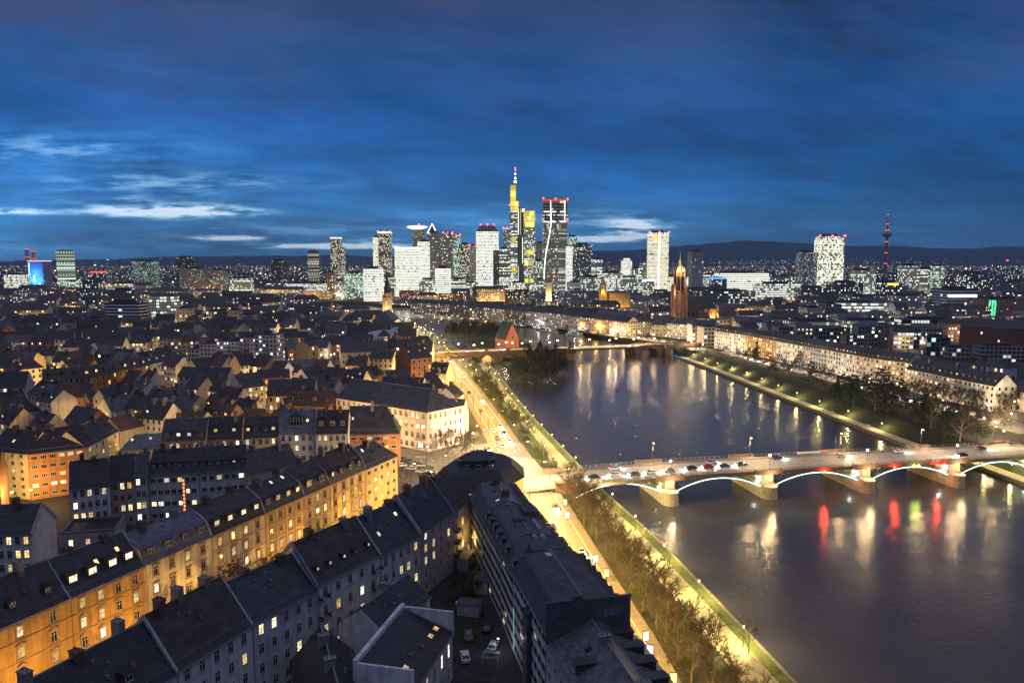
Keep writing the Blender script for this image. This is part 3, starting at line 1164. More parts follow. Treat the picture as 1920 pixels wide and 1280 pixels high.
def balcony(o, x, z, w_=2.4, d_=1.2, glass=False):
    key = ('B', w_, d_)
    if key not in CACHE:
        m = MB()
        a = w_ / 2
        m.box(-a, a, -d_, -.01, -.16, 0, 0)
        for k in range(int(w_ / .25) + 1):
            xx = -a + .02 + (w_ - .04) * k / int(w_ / .25)
            m.box(xx - .015, xx + .015, -d_ + .02, -d_ + .05, 0, .95, 1)
        m.box(-a, a, -d_, -d_ + .06, .95, 1.02, 1)
        for sx in (-a, a - .04):
            m.box(sx, sx + .04, -d_ + .06, -.02, .95, 1.02, 1)
            m.box(sx, sx + .04, -d_ + .06, -.02, .0, .55, 1)
        CACHE[key] = m.mesh('balcony', [PL['concrete'], DMETAL])
    return inst(CACHE[key], 'balcony', o, (x, 0, z))


# ================================================================== street row with the lit fronts
G_A = 'tenements with lamplit fronts along the side street'
EZA = 16.0
cuts = [-26.0]
for px, py in ((131, 1119), (274, 1059), (397, 1004), (500, 961), (589, 931), (629, 909), (687, 879), (745, 852)):
    p = Vector(xy(px, py, EZA)) - A0
    cuts.append(p.dot(dA))
# the leftmost cut belongs to the house that leaves the frame
A_ = [onA(c, 0) for c in cuts]
rowA = [
    dict(label='ochre tenement at the photo edge with small gabled dormers', wall='ochre', roofm='dark', nf=4, nb=4, lit=.5, style='ornate', dorm=4, dstyle='gable', dlit=.3, rz=22.5, dsize=(1.5, 1.3), bands=True, sky=2, skylit=0),
    dict(label='ochre tenement with four lit box dormers in its dark roof', wall='ochre', roofm='slate', nf=4, nb=4, lit=.55, style='ornate', dorm=4, dstyle='flat', dlit=1.0, rz=22.3, dsize=(2.3, 1.9), bands=True, sky=3, para=(.1, .3)),
    dict(label='cream tenement under a pale blue metal mansard roof', wall='cream', roofm='blue', nf=4, nb=4, lit=.22, style='surround', roof='mansard', dorm=4, dstyle='flat', dlit=.0, rz=21.6, dsize=(2.0, 1.6), bands=False, sky=0, chim=2, para=(0, .3), mh=3.2),
    dict(label='bright cream tenement with dark mansard and four wide dormers', wall='cream', roofm='brown', nf=4, nb=4, lit=.3, style='ornate', roof='mansard', dorm=4, dstyle='flat', dlit=.7, rz=22.0, dsize=(2.0, 1.7), bands=True, chim=2, para=(0, .3), mh=3.2),
    dict(label='yellow cream tenement gridded with stone pilasters and bands', wall='yellow', roofm='dark', nf=4, nb=4, lit=.38, style='surround', roof='mansard', dorm=4, dstyle='flat', dlit=.8, rz=22.0, dsize=(1.9, 1.7), bands=True, sky=3, skylit=.5, chim=2, para=(0, .3), mh=3.2),
    dict(label='narrow sandstone tenement with a carved gabled dormer', wall='sand', roofm='brown', nf=4, nb=3, lit=.3, style='ornate', roof='mansard', dorm=2, dstyle='gable', dlit=.4, rz=22.6, dsize=(2.4, 2.0), bands=True, chim=1, para=(0, .3), mh=3.4),
    dict(label='ornate yellow stone tenement beside the plain corner house', wall='yellow', roofm='brown', nf=4, nb=4, lit=.4, style='ornate', roof='mansard', dorm=4, dstyle='gable', dlit=.5, rz=23.2, dsize=(1.5, 1.7), bands=True, chim=2, para=(0, .4), mh=3.4),
    dict(label='plain yellow corner house at the town square end of the row', wall='yellow', roofm='slate', nf=5, nb=5, lit=.45, style='plain', rz=21.5, win=(1.5, 1.3), dorm=0, sky=5, skylit=.4, chim=1, hip=(0, 5), ends='R', endwin=3),
]
for i, kw in enumerate(rowA):
    house(cat='tenement house', fl=A_[i], fr=A_[i + 1], dep=12.0, ez=EZA, group=G_A, **kw)
# pilasters of the yellow cream house
for o in [q for q in SC.objects if q.get('label', '').startswith('yellow cream')]:
    L = cuts[5] - cuts[4]
    m = MB()
    for k in range(5):
        x = .3 + (L - .6) * k / 4
        m.box(x - .22, x + .22, -.20, -.004, 0, EZA - .6)
    m.build('pilaster', TRIM, o)

# ================================================================== row seen from its courtyard side
G_B = 'tenements with bluish rear walls along the courtyard'


def Bp(px, py, z=15):
    return xy(px, py, z)


Bpts = [Bp(330, 1255), Bp(472, 1168), Bp(594, 1105), Bp(712, 1045), Bp(788, 1006), Bp(849, 966), Bp(884, 934)]
b0 = Vector(Bpts[0]) - (Vector(Bpts[1]) - Vector(Bpts[0])) * 1.75
Bpts = [(b0.x, b0.y)] + Bpts
rowB = [
    dict(label='tenement with a broad dark roof cut by the bottom photo edge', wall='white', roofm='dark', nf=4, nb=6, lit=.2, rz=21.8, ez=14.6, sky=3, skylit=.35, chim=4, dorm=2, dstyle='flat', dlit=0),
    dict(label='white walled tenement with tall brick chimney stacks on a dark roof', wall='white', roofm='brown', nf=4, nb=5, lit=.25, rz=22.6, ez=15, chim=3, dorm=0, sky=1, para=(.35, .2)),
    dict(label='white walled tenement with one lit window and plain dark roof', wall='pale', roofm='slate', nf=4, nb=5, lit=.12, rz=21.2, ez=15, chim=2, sky=1),
    dict(label='taller white tenement with balconies and glowing attic windows', wall='white', roofm='brown', nf=4, nb=5, lit=.42, rz=23.2, ez=16, chim=2, dorm=5, dstyle='flat', dlit=.7, dsize=(1.2, 1.0), para=(.5, .3)),
    dict(label='white tenement with a lit double skylight near its eave', wall='pale', roofm='slate', nf=4, nb=5, lit=.3, rz=22.8, ez=15.5, chim=2, sky=2, skylit=1.0, para=(.5, .3)),
    dict(label='grey tenement with two white chimneys and a bright wall lamp', wall='grey', roofm='slate', nf=5, nb=4, lit=.12, rz=24.0, ez=16, chim=2, sky=6, skylit=.1, para=(.7, .6)),
    dict(label='low dark roofed rear house before the orange stair wall', wall='grey', roofm='brown', nf=5, nb=3, lit=.25, rz=22.0, ez=15.5, chim=2, sky=2, skylit=0),
]
Bobj = []
for i, kw in enumerate(rowB):
    Bobj.append(house(cat='tenement house', fl=Bpts[i], fr=Bpts[i + 1], dep=13.5, group=G_B, **kw))
for k in range(4):
    balcony(Bobj[3], .9 + .6, 1.0 + k * 3.9, 2.2, 1.3)
    balcony(Bobj[3], (Vector(Bpts[4]) - Vector(Bpts[3])).length - 1.6, 1.0 + k * 3.9, 2.6, 1.4)
    balcony(Bobj[6], 2.5, 1.0 + k * 3.0, 2.4, 1.2)

# corner wedge closing the block towards the square
dB = (Vector(Bpts[7]) - Vector(Bpts[6])).normalized()
pB = Vector(Bpts[7])
o = thing('corner_house', 'corner house with curved roof and roof terrace at the tip of the block', 'apartment house', (0, 0, 0))
tip = [(-20.5, 205), (-9.5, 205), (-1.5, 209), (3.4, 219), (3.2, 229), (-1.0, 236), (-7.5, 238.5), (-14.5, 235), (-20.5, 226), (-24, 214)]
m = MB()
m.prism(tip, -2, 17.0)
m.build('wall', PL['rust'], o)
m = MB()
cx_, cy_ = -9.0, 221.0
r1 = [(x, y, 17.0) for x, y in tip]
r0 = [(cx_ + (x - cx_) * 1.03, cy_ + (y - cy_) * 1.03, 16.7) for x, y in tip]
r2 = [(cx_ + (x - cx_) * .72, cy_ + (y - cy_) * .72, 20.4) for x, y in tip]
m.loft([r0, r1, r2])
m.build('roof', RF['slate'], o)
m = MB()
r3 = [(cx_ - 1 + (x - cx_) * .40, cy_ + 2 + (y - cy_) * .40) for x, y in tip]
m.prism(r3, 20.3, 22.0, 0, 1)
m.build('attic_storey', [pmat('terrace_glazing', (.03, .034, .042), rough=.2, spec=.6), RF['slate']], o)
m = MB()
for (ax, ay), (bx, by) in zip(r3, r3[1:]):
    m.face([(ax * .99 + .01 * bx - .02, ay - .05, 20.8), (bx - .02, by - .05, 20.8), (bx - .02, by - .05, 21.8), (ax - .02, ay - .05, 21.8)])
# terrace glazing
ow = MB()
ow.box(-8.5, -4.5, 203.6, 204.9, -2, 19.0)
ow.build('stair_tower', PL['orange'], o)
for k in range(6):
    for px_ in (-14.5, -11.5):
        window(o, (px_, 204.95, 1.2 + k * 2.7), 0, 1.1, 1.4, 'plain', 1 if RNG.random() < .5 else 0)
for k in range(3):
    window(o, (-6.5, 203.55, 3 + 4.5 * k), 0, .8, 3.2, 'dark', 0)
for a_ in (0, 1, 2):
    window(o, (-13 + a_ * 3.4, 213.2, 20.6), 0, 1.6, 1.3, 'plain', 0)

# ================================================================== river front block, seen from behind and above
G_C = 'flat fronted blocks along the riverside road'
C_ = [xy(903, 900, 16), xy(905, 972, 16), xy(939, 1032, 16), xy(963, 1081, 16)]
Cfar, C1, C2, C3 = [Vector(c) for c in C_]
dC = (C3 - C1).normalized()
Cend = C3 + dC * 26
Cend2 = Cend + dC * 44
STRIPW = 'dark'


def Cblock(a, b_, dep, **kw):
    return house(cat='apartment block', fl=tuple(a), fr=tuple(b_), dep=dep, group=G_C, **kw)


oC1 = Cblock(C1 - dC * 19, C1, 13, label='dark roofed block between the corner house and the dormered block', wall='pale', roofm='grey', roof='mansard', ez=16, rz=20.2, nf=6, nb=7, lit=.06, win=(1.7, 1.1), style='dark', dorm=0, sky=3, skylit=.3,
             chim=2, mh=2.6, mi=2.2, dback=7, dsize=(1.6, 1.8), dstyle='gable')
oC2 = Cblock(C1, C2, 14, label='white block with ribbon windows and a row of box dormers', wall='white', roofm='grey', roof='mansard', ez=16, rz=19.3, nf=6, nb=8, lit=.05, win=(2.0, 1.15), style='dark', dorm=5, dstyle='flat', dlit=0, chim=0,
             mh=2.8, mi=2.4, dback=7, dsize=(2.0, 1.5))
oC3 = Cblock(C2, C3, 14.5, label='white block with roof plant and small round roof lights', wall='white', roofm='flat', roof='mansard', ez=16, rz=19.2, nf=6, nb=6, lit=.08, win=(2.0, 1.15), style='dark', dorm=2, dstyle='flat', dlit=0, chim=0,
             mh=2.8, mi=2.0, dback=5, dsize=(2.0, 1.5))
oC4 = Cblock(C3, Cend, 15, label='tall flat roofed block with a glazed stair strip and graffiti firewall', wall='white', roofm='flat', roof='mansard', ez=17, rz=21.2, nf=6, nb=9, lit=.05, win=(2.0, 1.15), style='dark', dorm=0, chim=0, mh=3.4, mi=2.0,
             dback=8, dsize=(2.2, 1.7), sky=0, wallm2='concrete')
oC5 = Cblock(Cend, Cend2, 16, label='grey pitched roof block in the bottom corner beside the graffiti firewall', wall='pale', roofm='grey', roof='gable', ez=15.0, rz=18.6, nf=5, nb=12, lit=.08, win=(1.4, 1.4), style='plain', dorm=2, dstyle='flat', dlit=0, chim=3,
             dback=9, dsize=(2.0, 1.6), sky=3, skylit=0)
# roof details of the blocks: plant, domes, hatches
L2 = (C2 - C1).length
L3 = (C3 - C2).length
m = MB()
for k in range(6):
    m.lathe(2.0 + (k % 3) * 2.3, 7.2 + (k // 3) * 1.8, [(.55, 19.1 - 0), (.55, 19.6), (.35, 19.85), (.05, 19.95)], 10)
m.build('roof_light', PL['pale'], oC3)
m = MB()
m.box(L3 - 7, L3 - 1.2, 4.5, 10.5, 18.8, 20.6)
m.box(L3 - 7.4, L3 - .8, 4.1, 10.9, 20.6, 20.9)
m.build('plant_room', RF['flat'], oC3)
m = MB()
m.box(3, 9, 8.5, 12, 18.9, 20.0)
m.box(11, 13, 5, 8, 18.9, 19.7)
m.build('plant_room', RF['flat'], oC2)
m = MB()
for k in range(4):
    m.lathe(14 + k * 1.7, 9.5, [(.4, 19.2), (.4, 19.8), (.05, 20.1)], 8)
m.build('roof_light', PL['pale'], oC2)
m = MB()
m.box(2, 3.6, 6, 7.1, 21.1, 21.4)
m.build('roof_light', PL['white'], oC4)
LC4 = 26.0
m = MB()                       # firewall towards the lower neighbour
m.box(LC4 - .35, LC4 + .12, -.1, 15.1, 12, 22.0)
m.box(LC4 - .45, LC4 + .22, 6.5, 15.2, 22.0, 22.35)
m.box(LC4 - .45, LC4 + .22, -.2, 4.6, 22.0, 22.35)
m.box(LC4 - .35, LC4 + .12, 4.6, 6.5, 22.0, 23.0)
m.build('firewall', pmat('dark_render_wall', (.080, .078, .085), var=.35, scale=.5), oC4)
# graffiti on the firewall
gm = emat('unused', (0, 0, 0), 0)
bpy.data.materials.remove(gm)
GRAF = pmat('pale_blue_spray_paint', (.12, .21, .32), var=.2)
m = MB()
gy, gz, gh = 10.2, 19.0, 1.25


def stroke(pts, wd=.15):
    for (y0, z0_), (y1, z1_) in zip(pts, pts[1:]):
        d = Vector((y1 - y0, z1_ - z0_))
        if d.length < 1e-4:
            continue
        d.normalize()
        n_ = Vector((-d.y, d.x)) * wd
        e_ = d * wd * .7
        P = [(y0 - e_.x + n_.x, z0_ - e_.y + n_.y), (y0 - e_.x - n_.x, z0_ - e_.y - n_.y), (y1 + e_.x - n_.x, z1_ + e_.y - n_.y), (y1 + e_.x + n_.x, z1_ + e_.y + n_.y)]
        m.face([(LC4 + .124 + .001 * len(m.f), gy + a, gz + b_) for a, b_ in P])


GL = {'R': [[(0, 0), (0, 1), (.5, .95), (.55, .65), (.05, .5), (.6, 0)]], 'E': [[(.55, 0), (0, 0), (0, 1), (.55, 1)], [(0, .5), (.45, .5)]], 'S': [[(.55, .85), (.3, 1), (.05, .8), (.1, .55), (.5, .45), (.55, .15), (.25, 0), (0, .15)]],
      'U': [[(0, 1), (.05, .15), (.3, 0), (.55, .15), (.6, 1)]], 'L': [[(0, 1), (0, 0), (.55, .05)]], 'O': [[(.3, 0), (.02, .3), (.05, .8), (.32, 1), (.58, .75), (.58, .25), (.3, 0)]]}
cxg = 0.0
for ch in 'RESULO':
    for st_ in GL[ch]:
        stroke([(cxg + a * .58 + .22 * b_, b_ * gh * (.8 if ch in 'EUO' else 1)) for a, b_ in st_], .09)
    cxg += .44
m.build('graffiti', GRAF, oC4)
# glazed stair strip on the courtyard wall
m = MB()
x0 = 14.0
m.box(x0 - 1.6, x0 + 1.6, -1.0, -.005, -2, 15.5, 0)
for k in range(30):
    m.box(x0 - 1.55, x0 + 1.55, -1.06, -1.0, .1 + k * .5, .18 + k * .5, 1)
m.box(x0 - .06, x0 + .06, -1.08, -1.0, 0, 15.3, 1)
m.build('stair_glazing', [pmat('stair_glass', (.05, .055, .06), rough=.2, spec=.6), METAL], oC4)
m = MB()
m.box(-.2, .35, -.12, -.004, .5, 9.5)
m.build('light_strip', emat('turquoise_neon', (.25, .85, .80), 0.55), oC4)
# ladder
m = MB()
for yy_ in (12.2, 12.75):
    m.tube((LC4 + .4, yy_, 17.5), (LC4 + .4, yy_, 22.9), .03, n=4)
for k in range(14):
    m.tube((LC4 + .4, 12.2, 17.8 + k * .36), (LC4 + .4, 12.75, 17.8 + k * .36), .02, n=4)
m.build('ladder', METAL, oC4)

# ================================================================== small houses in the courtyard
house('white gabled courtyard house with a bare fire wall', 'house', xy(722, 1188, 10), xy(806, 1118, 10), 10.5, 10.2, 14.2, wall='white', roofm='slate', nf=3, nb=4, lit=.1, sky=0, chim=1, name='courtyard_house')
o = house('courtyard studio with four lit skylights in a tilted dark roof', 'house', xy(775, 1296, 9.5), xy(848, 1183, 9.5), 10.0, 9.5, 13.2, roof='shed', wall='white', roofm='dark', nf=2, nb=5, lit=.5, win=(1.0, 2.6), sky=0, name='courtyard_house')
L = (Vector(xy(775, 1296, 9.5)) - Vector(xy(848, 1183, 9.5))).length
s_ = 3.7 / 10.0
a_ = math.atan(s_)
for fx_, fy_, lt in ((.22, 2.6, 1), (.42, 3.2, 0), (.60, 2.4, 0), (.78, 2.2, 1), (.92, 2.2, 1), (.08, 1.6, 1)):
    window(o, (L * fx_, fy_, 9.5 + s_ * fy_ + .1), 0, 1.5, 1.1, 'skylight', lt, rx=a_ - pi / 2, name='skylight')
m = MB()
m.box(-.4, L + .4, 9.7, 10.5, -2, 13.9)
m.box(-.45, .05, -.2, 9.7, 8.5, 13.4)
m.box(L - .05, L + .45, -.2, 9.7, 8.5, 13.4)
m.build('parapet', PL['white'], o)
house('dark gabled courtyard house at the bottom photo edge', 'house', xy(700, 1330, 8), xy(660, 1215, 8), 11, 8.0, 13.5, wall='grey', roofm='dark', nf=2, nb=4, lit=.1, chim=2, name='courtyard_house', sky=1, skylit=0)
# sheds and walls between the yards
for i, (px, py, w_, d_, h_) in enumerate([(905, 1105, 3.5, 5, 3.0), (880, 1150, 5, 3, 2.6), (930, 1095, 2.5, 3, 2.4), (873, 1062, 3.0, 6, 3.2)]):
    p = xy(px, py, 0)
    o = thing('garden_shed', ['pale shed by the ribbon window block', 'low dark shed behind the studio', 'tiny shed against the white block wall', 'long shed under the rear tenement wall'][i], 'shed', (p[0], p[1], 0), R(-12))
    m = MB()
    m.box(-w_ / 2, w_ / 2, -d_ / 2, d_ / 2, 0, h_)
    m.build('wall', PL['concrete'], o)
    m = MB()
    m.loft([[(-w_ / 2 - .2, -d_ / 2 - .2, h_), (w_ / 2 + .2, -d_ / 2 - .2, h_), (w_ / 2 + .2, d_ / 2 + .2, h_ + .3), (-w_ / 2 - .2, d_ / 2 + .2, h_ + .3)],
            [(-w_ / 2 - .2, -d_ / 2 - .2, h_ + .12), (w_ / 2 + .2, -d_ / 2 - .2, h_ + .12), (w_ / 2 + .2, d_ / 2 + .2, h_ + .42), (-w_ / 2 - .2, d_ / 2 + .2, h_ + .42)]])
    m.build('roof', RF['flat'], o)
# ------------------------------------------------------------------ steel arch bridge
def gpt(px, py, z):
    p = at(px, py, z)
    return Vector((p[0], p[1]))


b0_, b1_ = gpt(1076, 909, 2.0), gpt(1920, 856, 3.0)
bu = (b1_ - b0_).normalized()
bv = Vector((-bu.y, bu.x))
BR = thing('arch_bridge', 'steel arch bridge over the river with glowing arch edges and stone piers', 'bridge', (b0_.x, b0_.y, 0), atan2(bu.y, bu.x))
BW = 19.5


def bl(p):
    d = Vector((p[0], p[1])) - b0_
    return d.dot(bu), d.dot(bv)


def bw(x, y, z=0.0):
    p = b0_ + bu * x + bv * y
    return (p.x, p.y, z)


def dz(x):
    k = [(-24, .03), (-14, .4), (6, 2.0), (45, 3.0), (185, 3.0), (215, 1.6), (250, .06)]
    if x <= k[0][0]:
        return k[0][1]
    for (a, za), (b_, zb) in zip(k, k[1:]):
        if x <= b_:
            return za + (zb - za) * (x - a) / (b_ - a)
    return k[-1][1]


PX = [bl(gpt(px, py, ZW))[0] for px, py in ((1256, 944), (1441, 932), (1620, 919), (1784, 907))]
sp = (PX[3] - PX[0]) / 3
PX = [PX[0] - sp] + PX + [PX[3] + sp, PX[3] + 2 * sp]
STEEL = pmat('green_bridge_steel', (.035, .060, .050), rough=.5, var=.3)
FASC = pmat('brown_bridge_girder', (.10, .075, .06), rough=.7, var=.3)
SAND = pmat('pier_sandstone', (.42, .36, .26), var=.3, scale=.7, bump=.4, bscale=2)
REDST = pmat('red_sandstone', (.15, .095, .075), var=.3, scale=.8)
m = MB()
xs = [-24 + 4 * k for k in range(70)]
for a, b_ in zip(xs, xs[1:]):
    za, zb = dz(a), dz(b_)
    for y0, y1, h, mm in ((0, 3.0, .16, 1), (3.0, 16.5, 0.02, 0), (16.5, BW, .16, 1)):
        m.face([(a, y0, za + h), (b_, y0, zb + h), (b_, y1, zb + h), (a, y1, za + h)], mm)
    for y in (3.0, 16.5):
        m.face([(a, y, za), (b_, y, zb), (b_, y, zb + .16), (a, y, za + .16)], 1)
m.build('deck', [pmat('pale_deck_concrete', (.27, .255, .235), var=.25, scale=.4, rough=.8), G_PAVE], BR)
m = MB()
for a, b_ in zip(xs, xs[1:]):
    if a < -1 or a > 226:
        continue
    za, zb = dz(a), dz(b_)
    for y in (0, BW):
        y2 = y - .12 if y == 0 else y + .12
        m.face([(a, y2, za - 1.0), (b_, y2, zb - 1.0), (b_, y2, zb + .2), (a, y2, za + .2)])
        m.face([(a, y2, za + .2), (b_, y2, zb + .2), (b_, y, zb + .2), (a, y, za + .2)])
    m.face([(a, BW, za - 1.0), (b_, BW, zb - 1.0), (b_, 0, zb - 1.0), (a, 0, za - 1.0)])
m.build('girder', FASC, BR)
m = MB()
x = -14.0
while x < 238:
    for y in (8.2, 11.6):
        m.face([(x, y - .08, dz(x) + .026), (x + 2.6, y - .08, dz(x + 2.6) + .026), (x + 2.6, y + .08, dz(x + 2.6) + .026), (x, y + .08, dz(x) + .026)])
    x += 6.5
m.build('lane_marking', MARK, BR)
for y in (-.02, BW + .02):
    m = MB()
    x = -2.0
    while x < 236:
        z = dz(x) + .18
        m.box(x - .05, x + .05, y - .05, y + .05, z, z + 1.15)
        for hh in (.35, .72, 1.10):
            m.tube((x, y, z + hh), (x + 2, y, dz(x + 2) + .18 + hh), .028, n=4)
        x += 2.0
    m.build('railing', METAL, BR)
STRIP = emat('arch_led_strip', (.74, 1.0, .86), 3.2)
STRIP.cycles.emission_sampling = 'AUTO'


def arch_z(x, xa, xb):
    k = (x - xa) / (xb - xa) * 2 - 1
    zc = 1.55
    zs = -2.6
    return zc - (zc - zs) * k * k


for i in range(5):
    xa, xb = PX[i] + 2.4, PX[i + 1] - 2.4
    if i == 0:
        xa = 0.6
    n = 22
    P = [xa + (xb - xa) * k / n for k in range(n + 1)]
    for j, y in enumerate((.05, 6.4, 12.9, BW - .5)):
        m = MB()
        for a, b_ in zip(P, P[1:]):
            za, zb = arch_z(a, xa, xb), arch_z(b_, xa, xb)
            m.loft([[(a, y, za - .3), (a, y + .45, za - .3), (a, y + .45, za + .3), (a, y, za + .3)], [(b_, y, zb - .3), (b_, y + .45, zb - .3), (b_, y + .45, zb + .3), (b_, y, zb + .3)]])
        if j in (0, 3):
            for k in range(0, n + 1):
                if k % 2:
                    continue
                za = arch_z(P[k], xa, xb)
                top = dz(P[k]) - .95
                if top - za > .5:
                    m.tube((P[k], y + .2, za), (P[k], y + .2, top), .10, n=5)
                    if k + 2 <= n and k >= 0:
                        q = k + 2 if k < n / 2 else k - 2
                        m.tube((P[k], y + .2, top), (P[q], y + .2, arch_z(P[q], xa, xb)), .07, n=4)
        m.build('arch_rib', STEEL, BR)
    m = MB()
    for a, b_ in zip(P, P[1:]):
        za, zb = arch_z(a, xa, xb), arch_z(b_, xa, xb)
        m.face([(a, -.02, za - .17), (b_, -.02, zb - .17), (b_, -.02, zb + .12), (a, -.02, za + .12)])
    m.build('light_strip', STRIP, BR)

for i, x in enumerate(PX[1:6]):
    pr = inst(None, 'pier', BR, (x, 0, 0))
    m = MB()

    def ring(hw, y0, y1, z, nn=8):
        pts = []
        for k in range(nn + 1):
            a_ = pi + pi * k / nn
            pts.append((hw * cos(a_), y0 + hw * sin(a_), z))
        for k in range(nn + 1):
            a_ = pi * k / nn
            pts.append((hw * cos(a_), y1 + hw * sin(a_), z))
        return pts
    rr = []
    for k in range(6):
        z = ZW - 2 + k * 1.05
        hw = 3.3 - k * .13
        rr += [ring(hw, -1.5, BW + 1.5, z), ring(hw, -1.5, BW + 1.5, z + .93), ring(hw - .1, -1.5, BW + 1.5, z + .94), ring(hw - .1, -1.5, BW + 1.5, z + 1.04)]
    z = ZW - 2 + 6 * 1.05
    rr += [ring(3.0, -1.5, BW + 1.5, z), ring(3.0, -1.5, BW + 1.5, z + .4), ring(2.3, -1.2, BW + 1.2, z + .9), ring(1.5, -.3, BW + .3, z + 1.2)]
    m.loft(rr)
    m.build('pier_base', SAND, pr)
    m = MB()
    m.box(-1.7, 1.7, -.9, BW + .9, z + .9, dz(x) - .05)
    m.build('pier_shaft', SAND, pr)
    for s_, y0, y1 in ((0, -1.9, 0.3), (1, BW - .3, BW + 1.9)):
        m = MB()
        m.box(-5.2, 5.2, y0, y1, dz(x) - .75, dz(x) + .17)
        ye = y0 if s_ == 0 else y1 - .3
        m.box(-5.2, 5.2, ye, ye + .3, dz(x) + .17, dz(x) + 1.15)
        for sx in (-5.2, 4.9):
            m.box(sx, sx + .3, y0 + .3 if s_ == 0 else y0, y1 if s_ == 0 else y1 - .3, dz(x) + .17, dz(x) + 1.1)
        m.build('bay_parapet', REDST, pr)
    m = MB()
    m.box(-.25, .25, -2.25, -1.92, dz(x) - .62, dz(x) - .4)
    m.build('floodlight', emat('floodlight_glass', (1.0, .85, .5), 4), pr)
    light(pr, (0, -4.6, dz(x) - .9), 900, (1.0, .74, .38), .3)
    light(pr, (-3.4, 3, -.6), 350, (.8, 1.0, .85), .2)
# abutment at the near end
m = MB()
m.box(-6.5, .4, -1.2, 1.0, ZQ - 1, 3.2)
m.box(-6.9, .8, -1.5, 1.3, 3.2, 3.55)
m.box(-1.5, .5, 1.0, BW, ZW - 1, dz(0) - .1)
m.box(-6.5, .4, BW - 1, BW + 1.2, ZQ - 1, 2.6)
m.build('abutment', REDST, BR)
m = MB()
m.box(PX[6] - 32, PX[6] + 20, BW - .4, BW + .6, -5.5, .9)
m.box(PX[6] - 32, PX[6] + 20, -.6, .4, -5.5, .9)
m.build('ramp_wall', REDST, BR)
# navigation signs hung below the arches
NAVR = emat('red_signal_lamp', (1.0, .07, .03), 9)
NAVY = emat('yellow_signal_lamp', (1.0, .85, .12), 4)
NAVR.cycles.emission_sampling = NAVY.cycles.emission_sampling = 'AUTO'
for px, py, cm in ((1536, 877, NAVR), (1667, 870, NAVR), (1703, 868, NAVY), (1713, 868, NAVY), (1751, 867, NAVR)):
    q = bl(gpt(px, py, 2.2))
    m = MB()
    a = .62 if cm is NAVR else .75
    c_ = (q[0], -.35, 1.9)
    m.face([(c_[0] - a, c_[1], c_[2]), (c_[0], c_[1], c_[2] - a), (c_[0] + a, c_[1], c_[2]), (c_[0], c_[1], c_[2] + a)])
    m.build('signal_lamp', cm, BR)
    if cm is NAVR:
        light(BR, (c_[0], -1.2, 1.9), 900, (1, .05, .02), .4)
    else:
        light(BR, (c_[0], -1.2, 1.9), 150, (.8, 1, .15), .3)

# lamps of the bridge
G_BL = 'lamp posts along the arch bridge'
for k, (px, py) in enumerate([(1066, 903), (1258, 886), (1445, 872), (1628, 866), (1792, 858)]):
    q = bl(gpt(px, py, 3.0))
    p = bw(q[0] if k == 0 else PX[k], -1.0 if k else q[1], dz(q[0]) + .17)
    lamp(p[0], p[1], p[2], 6.0, 4200, WARM, 'dark lamp post with a glowing globe on the bridge edge', G_BL, 'post', .42)
for k, (px, py) in enumerate([(1221, 864), (1397, 852), (1571, 846), (1725, 839), (1869, 834)]):
    q = bl(gpt(px, py, 3.0))
    p = bw(q[0], BW + 1.0, dz(q[0]) + .17)
    o = lamp(p[0], p[1], p[2], 7.4, 4200, WARM, 'tall lamp post with a side lamp on the upstream bridge parapet', G_BL, 'arm', .3, rz=R(-80), arm=1.0)
    if k == 2:
        m = MB()
        m.box(.2, .9, -.04, .04, 3.4, 6.4)
        m.build('banner', pmat('pink_banner', (.6, .25, .22), var=.3), o)
    if k in (0, 1):
        m = MB()
        m.box(.15, .55, -.04, .04, 4.6, 6.2)
        m.build('flag', pmat('pale_flag', (.6, .5, .35), var=.2), o)

# long pale banner on the far railing of the bridge
q = bl(gpt(1525, 850, 3.5))
p = bw(q[0], BW - .15, dz(q[0]) + .3)
o = thing('banner', 'long white banner tied to the far bridge railing', 'banner', p, atan2(bu.y, bu.x))
m = MB()
m.box(-6.5, 6.5, -.03, .03, .1, .9)
m.build('sheet', WHITEP, o)
m = MB()
m.box(3.5, 6.4, -.05, -.031, .15, .85)
m.build('red_end', pmat('red_banner', (.5, .06, .05), var=.2), o)

# ------------------------------------------------------------------ cars
HEAD = emat('headlight_glass', (1.0, .97, .88), 40)
TAIL = emat('taillight_glass', (1.0, .05, .02), 5)
TYRE = pmat('tyre_rubber', (.015, .015, .015), var=.1)
RIM = pmat('wheel_rim', (.3, .3, .32), rough=.4, metal=.8, var=.1)
CGL = pmat('car_window_glass', (.012, .014, .018), rough=.1, spec=.7, var=.1)
CARCOL = {'black': (.012, .012, .014), 'white': (.65, .65, .65), 'grey': (.12, .12, .13), 'silver': (.34, .35, .37), 'red': (.30, .02, .02), 'blue': (.03, .05, .16)}
CARM = {k: pmat(k + '_car_paint', v, rough=.25, var=.05, spec=.6) for k, v in CARCOL.items()}


CARC = ['black', 'white', 'grey', 'silver', 'blue', 'black', 'silver']


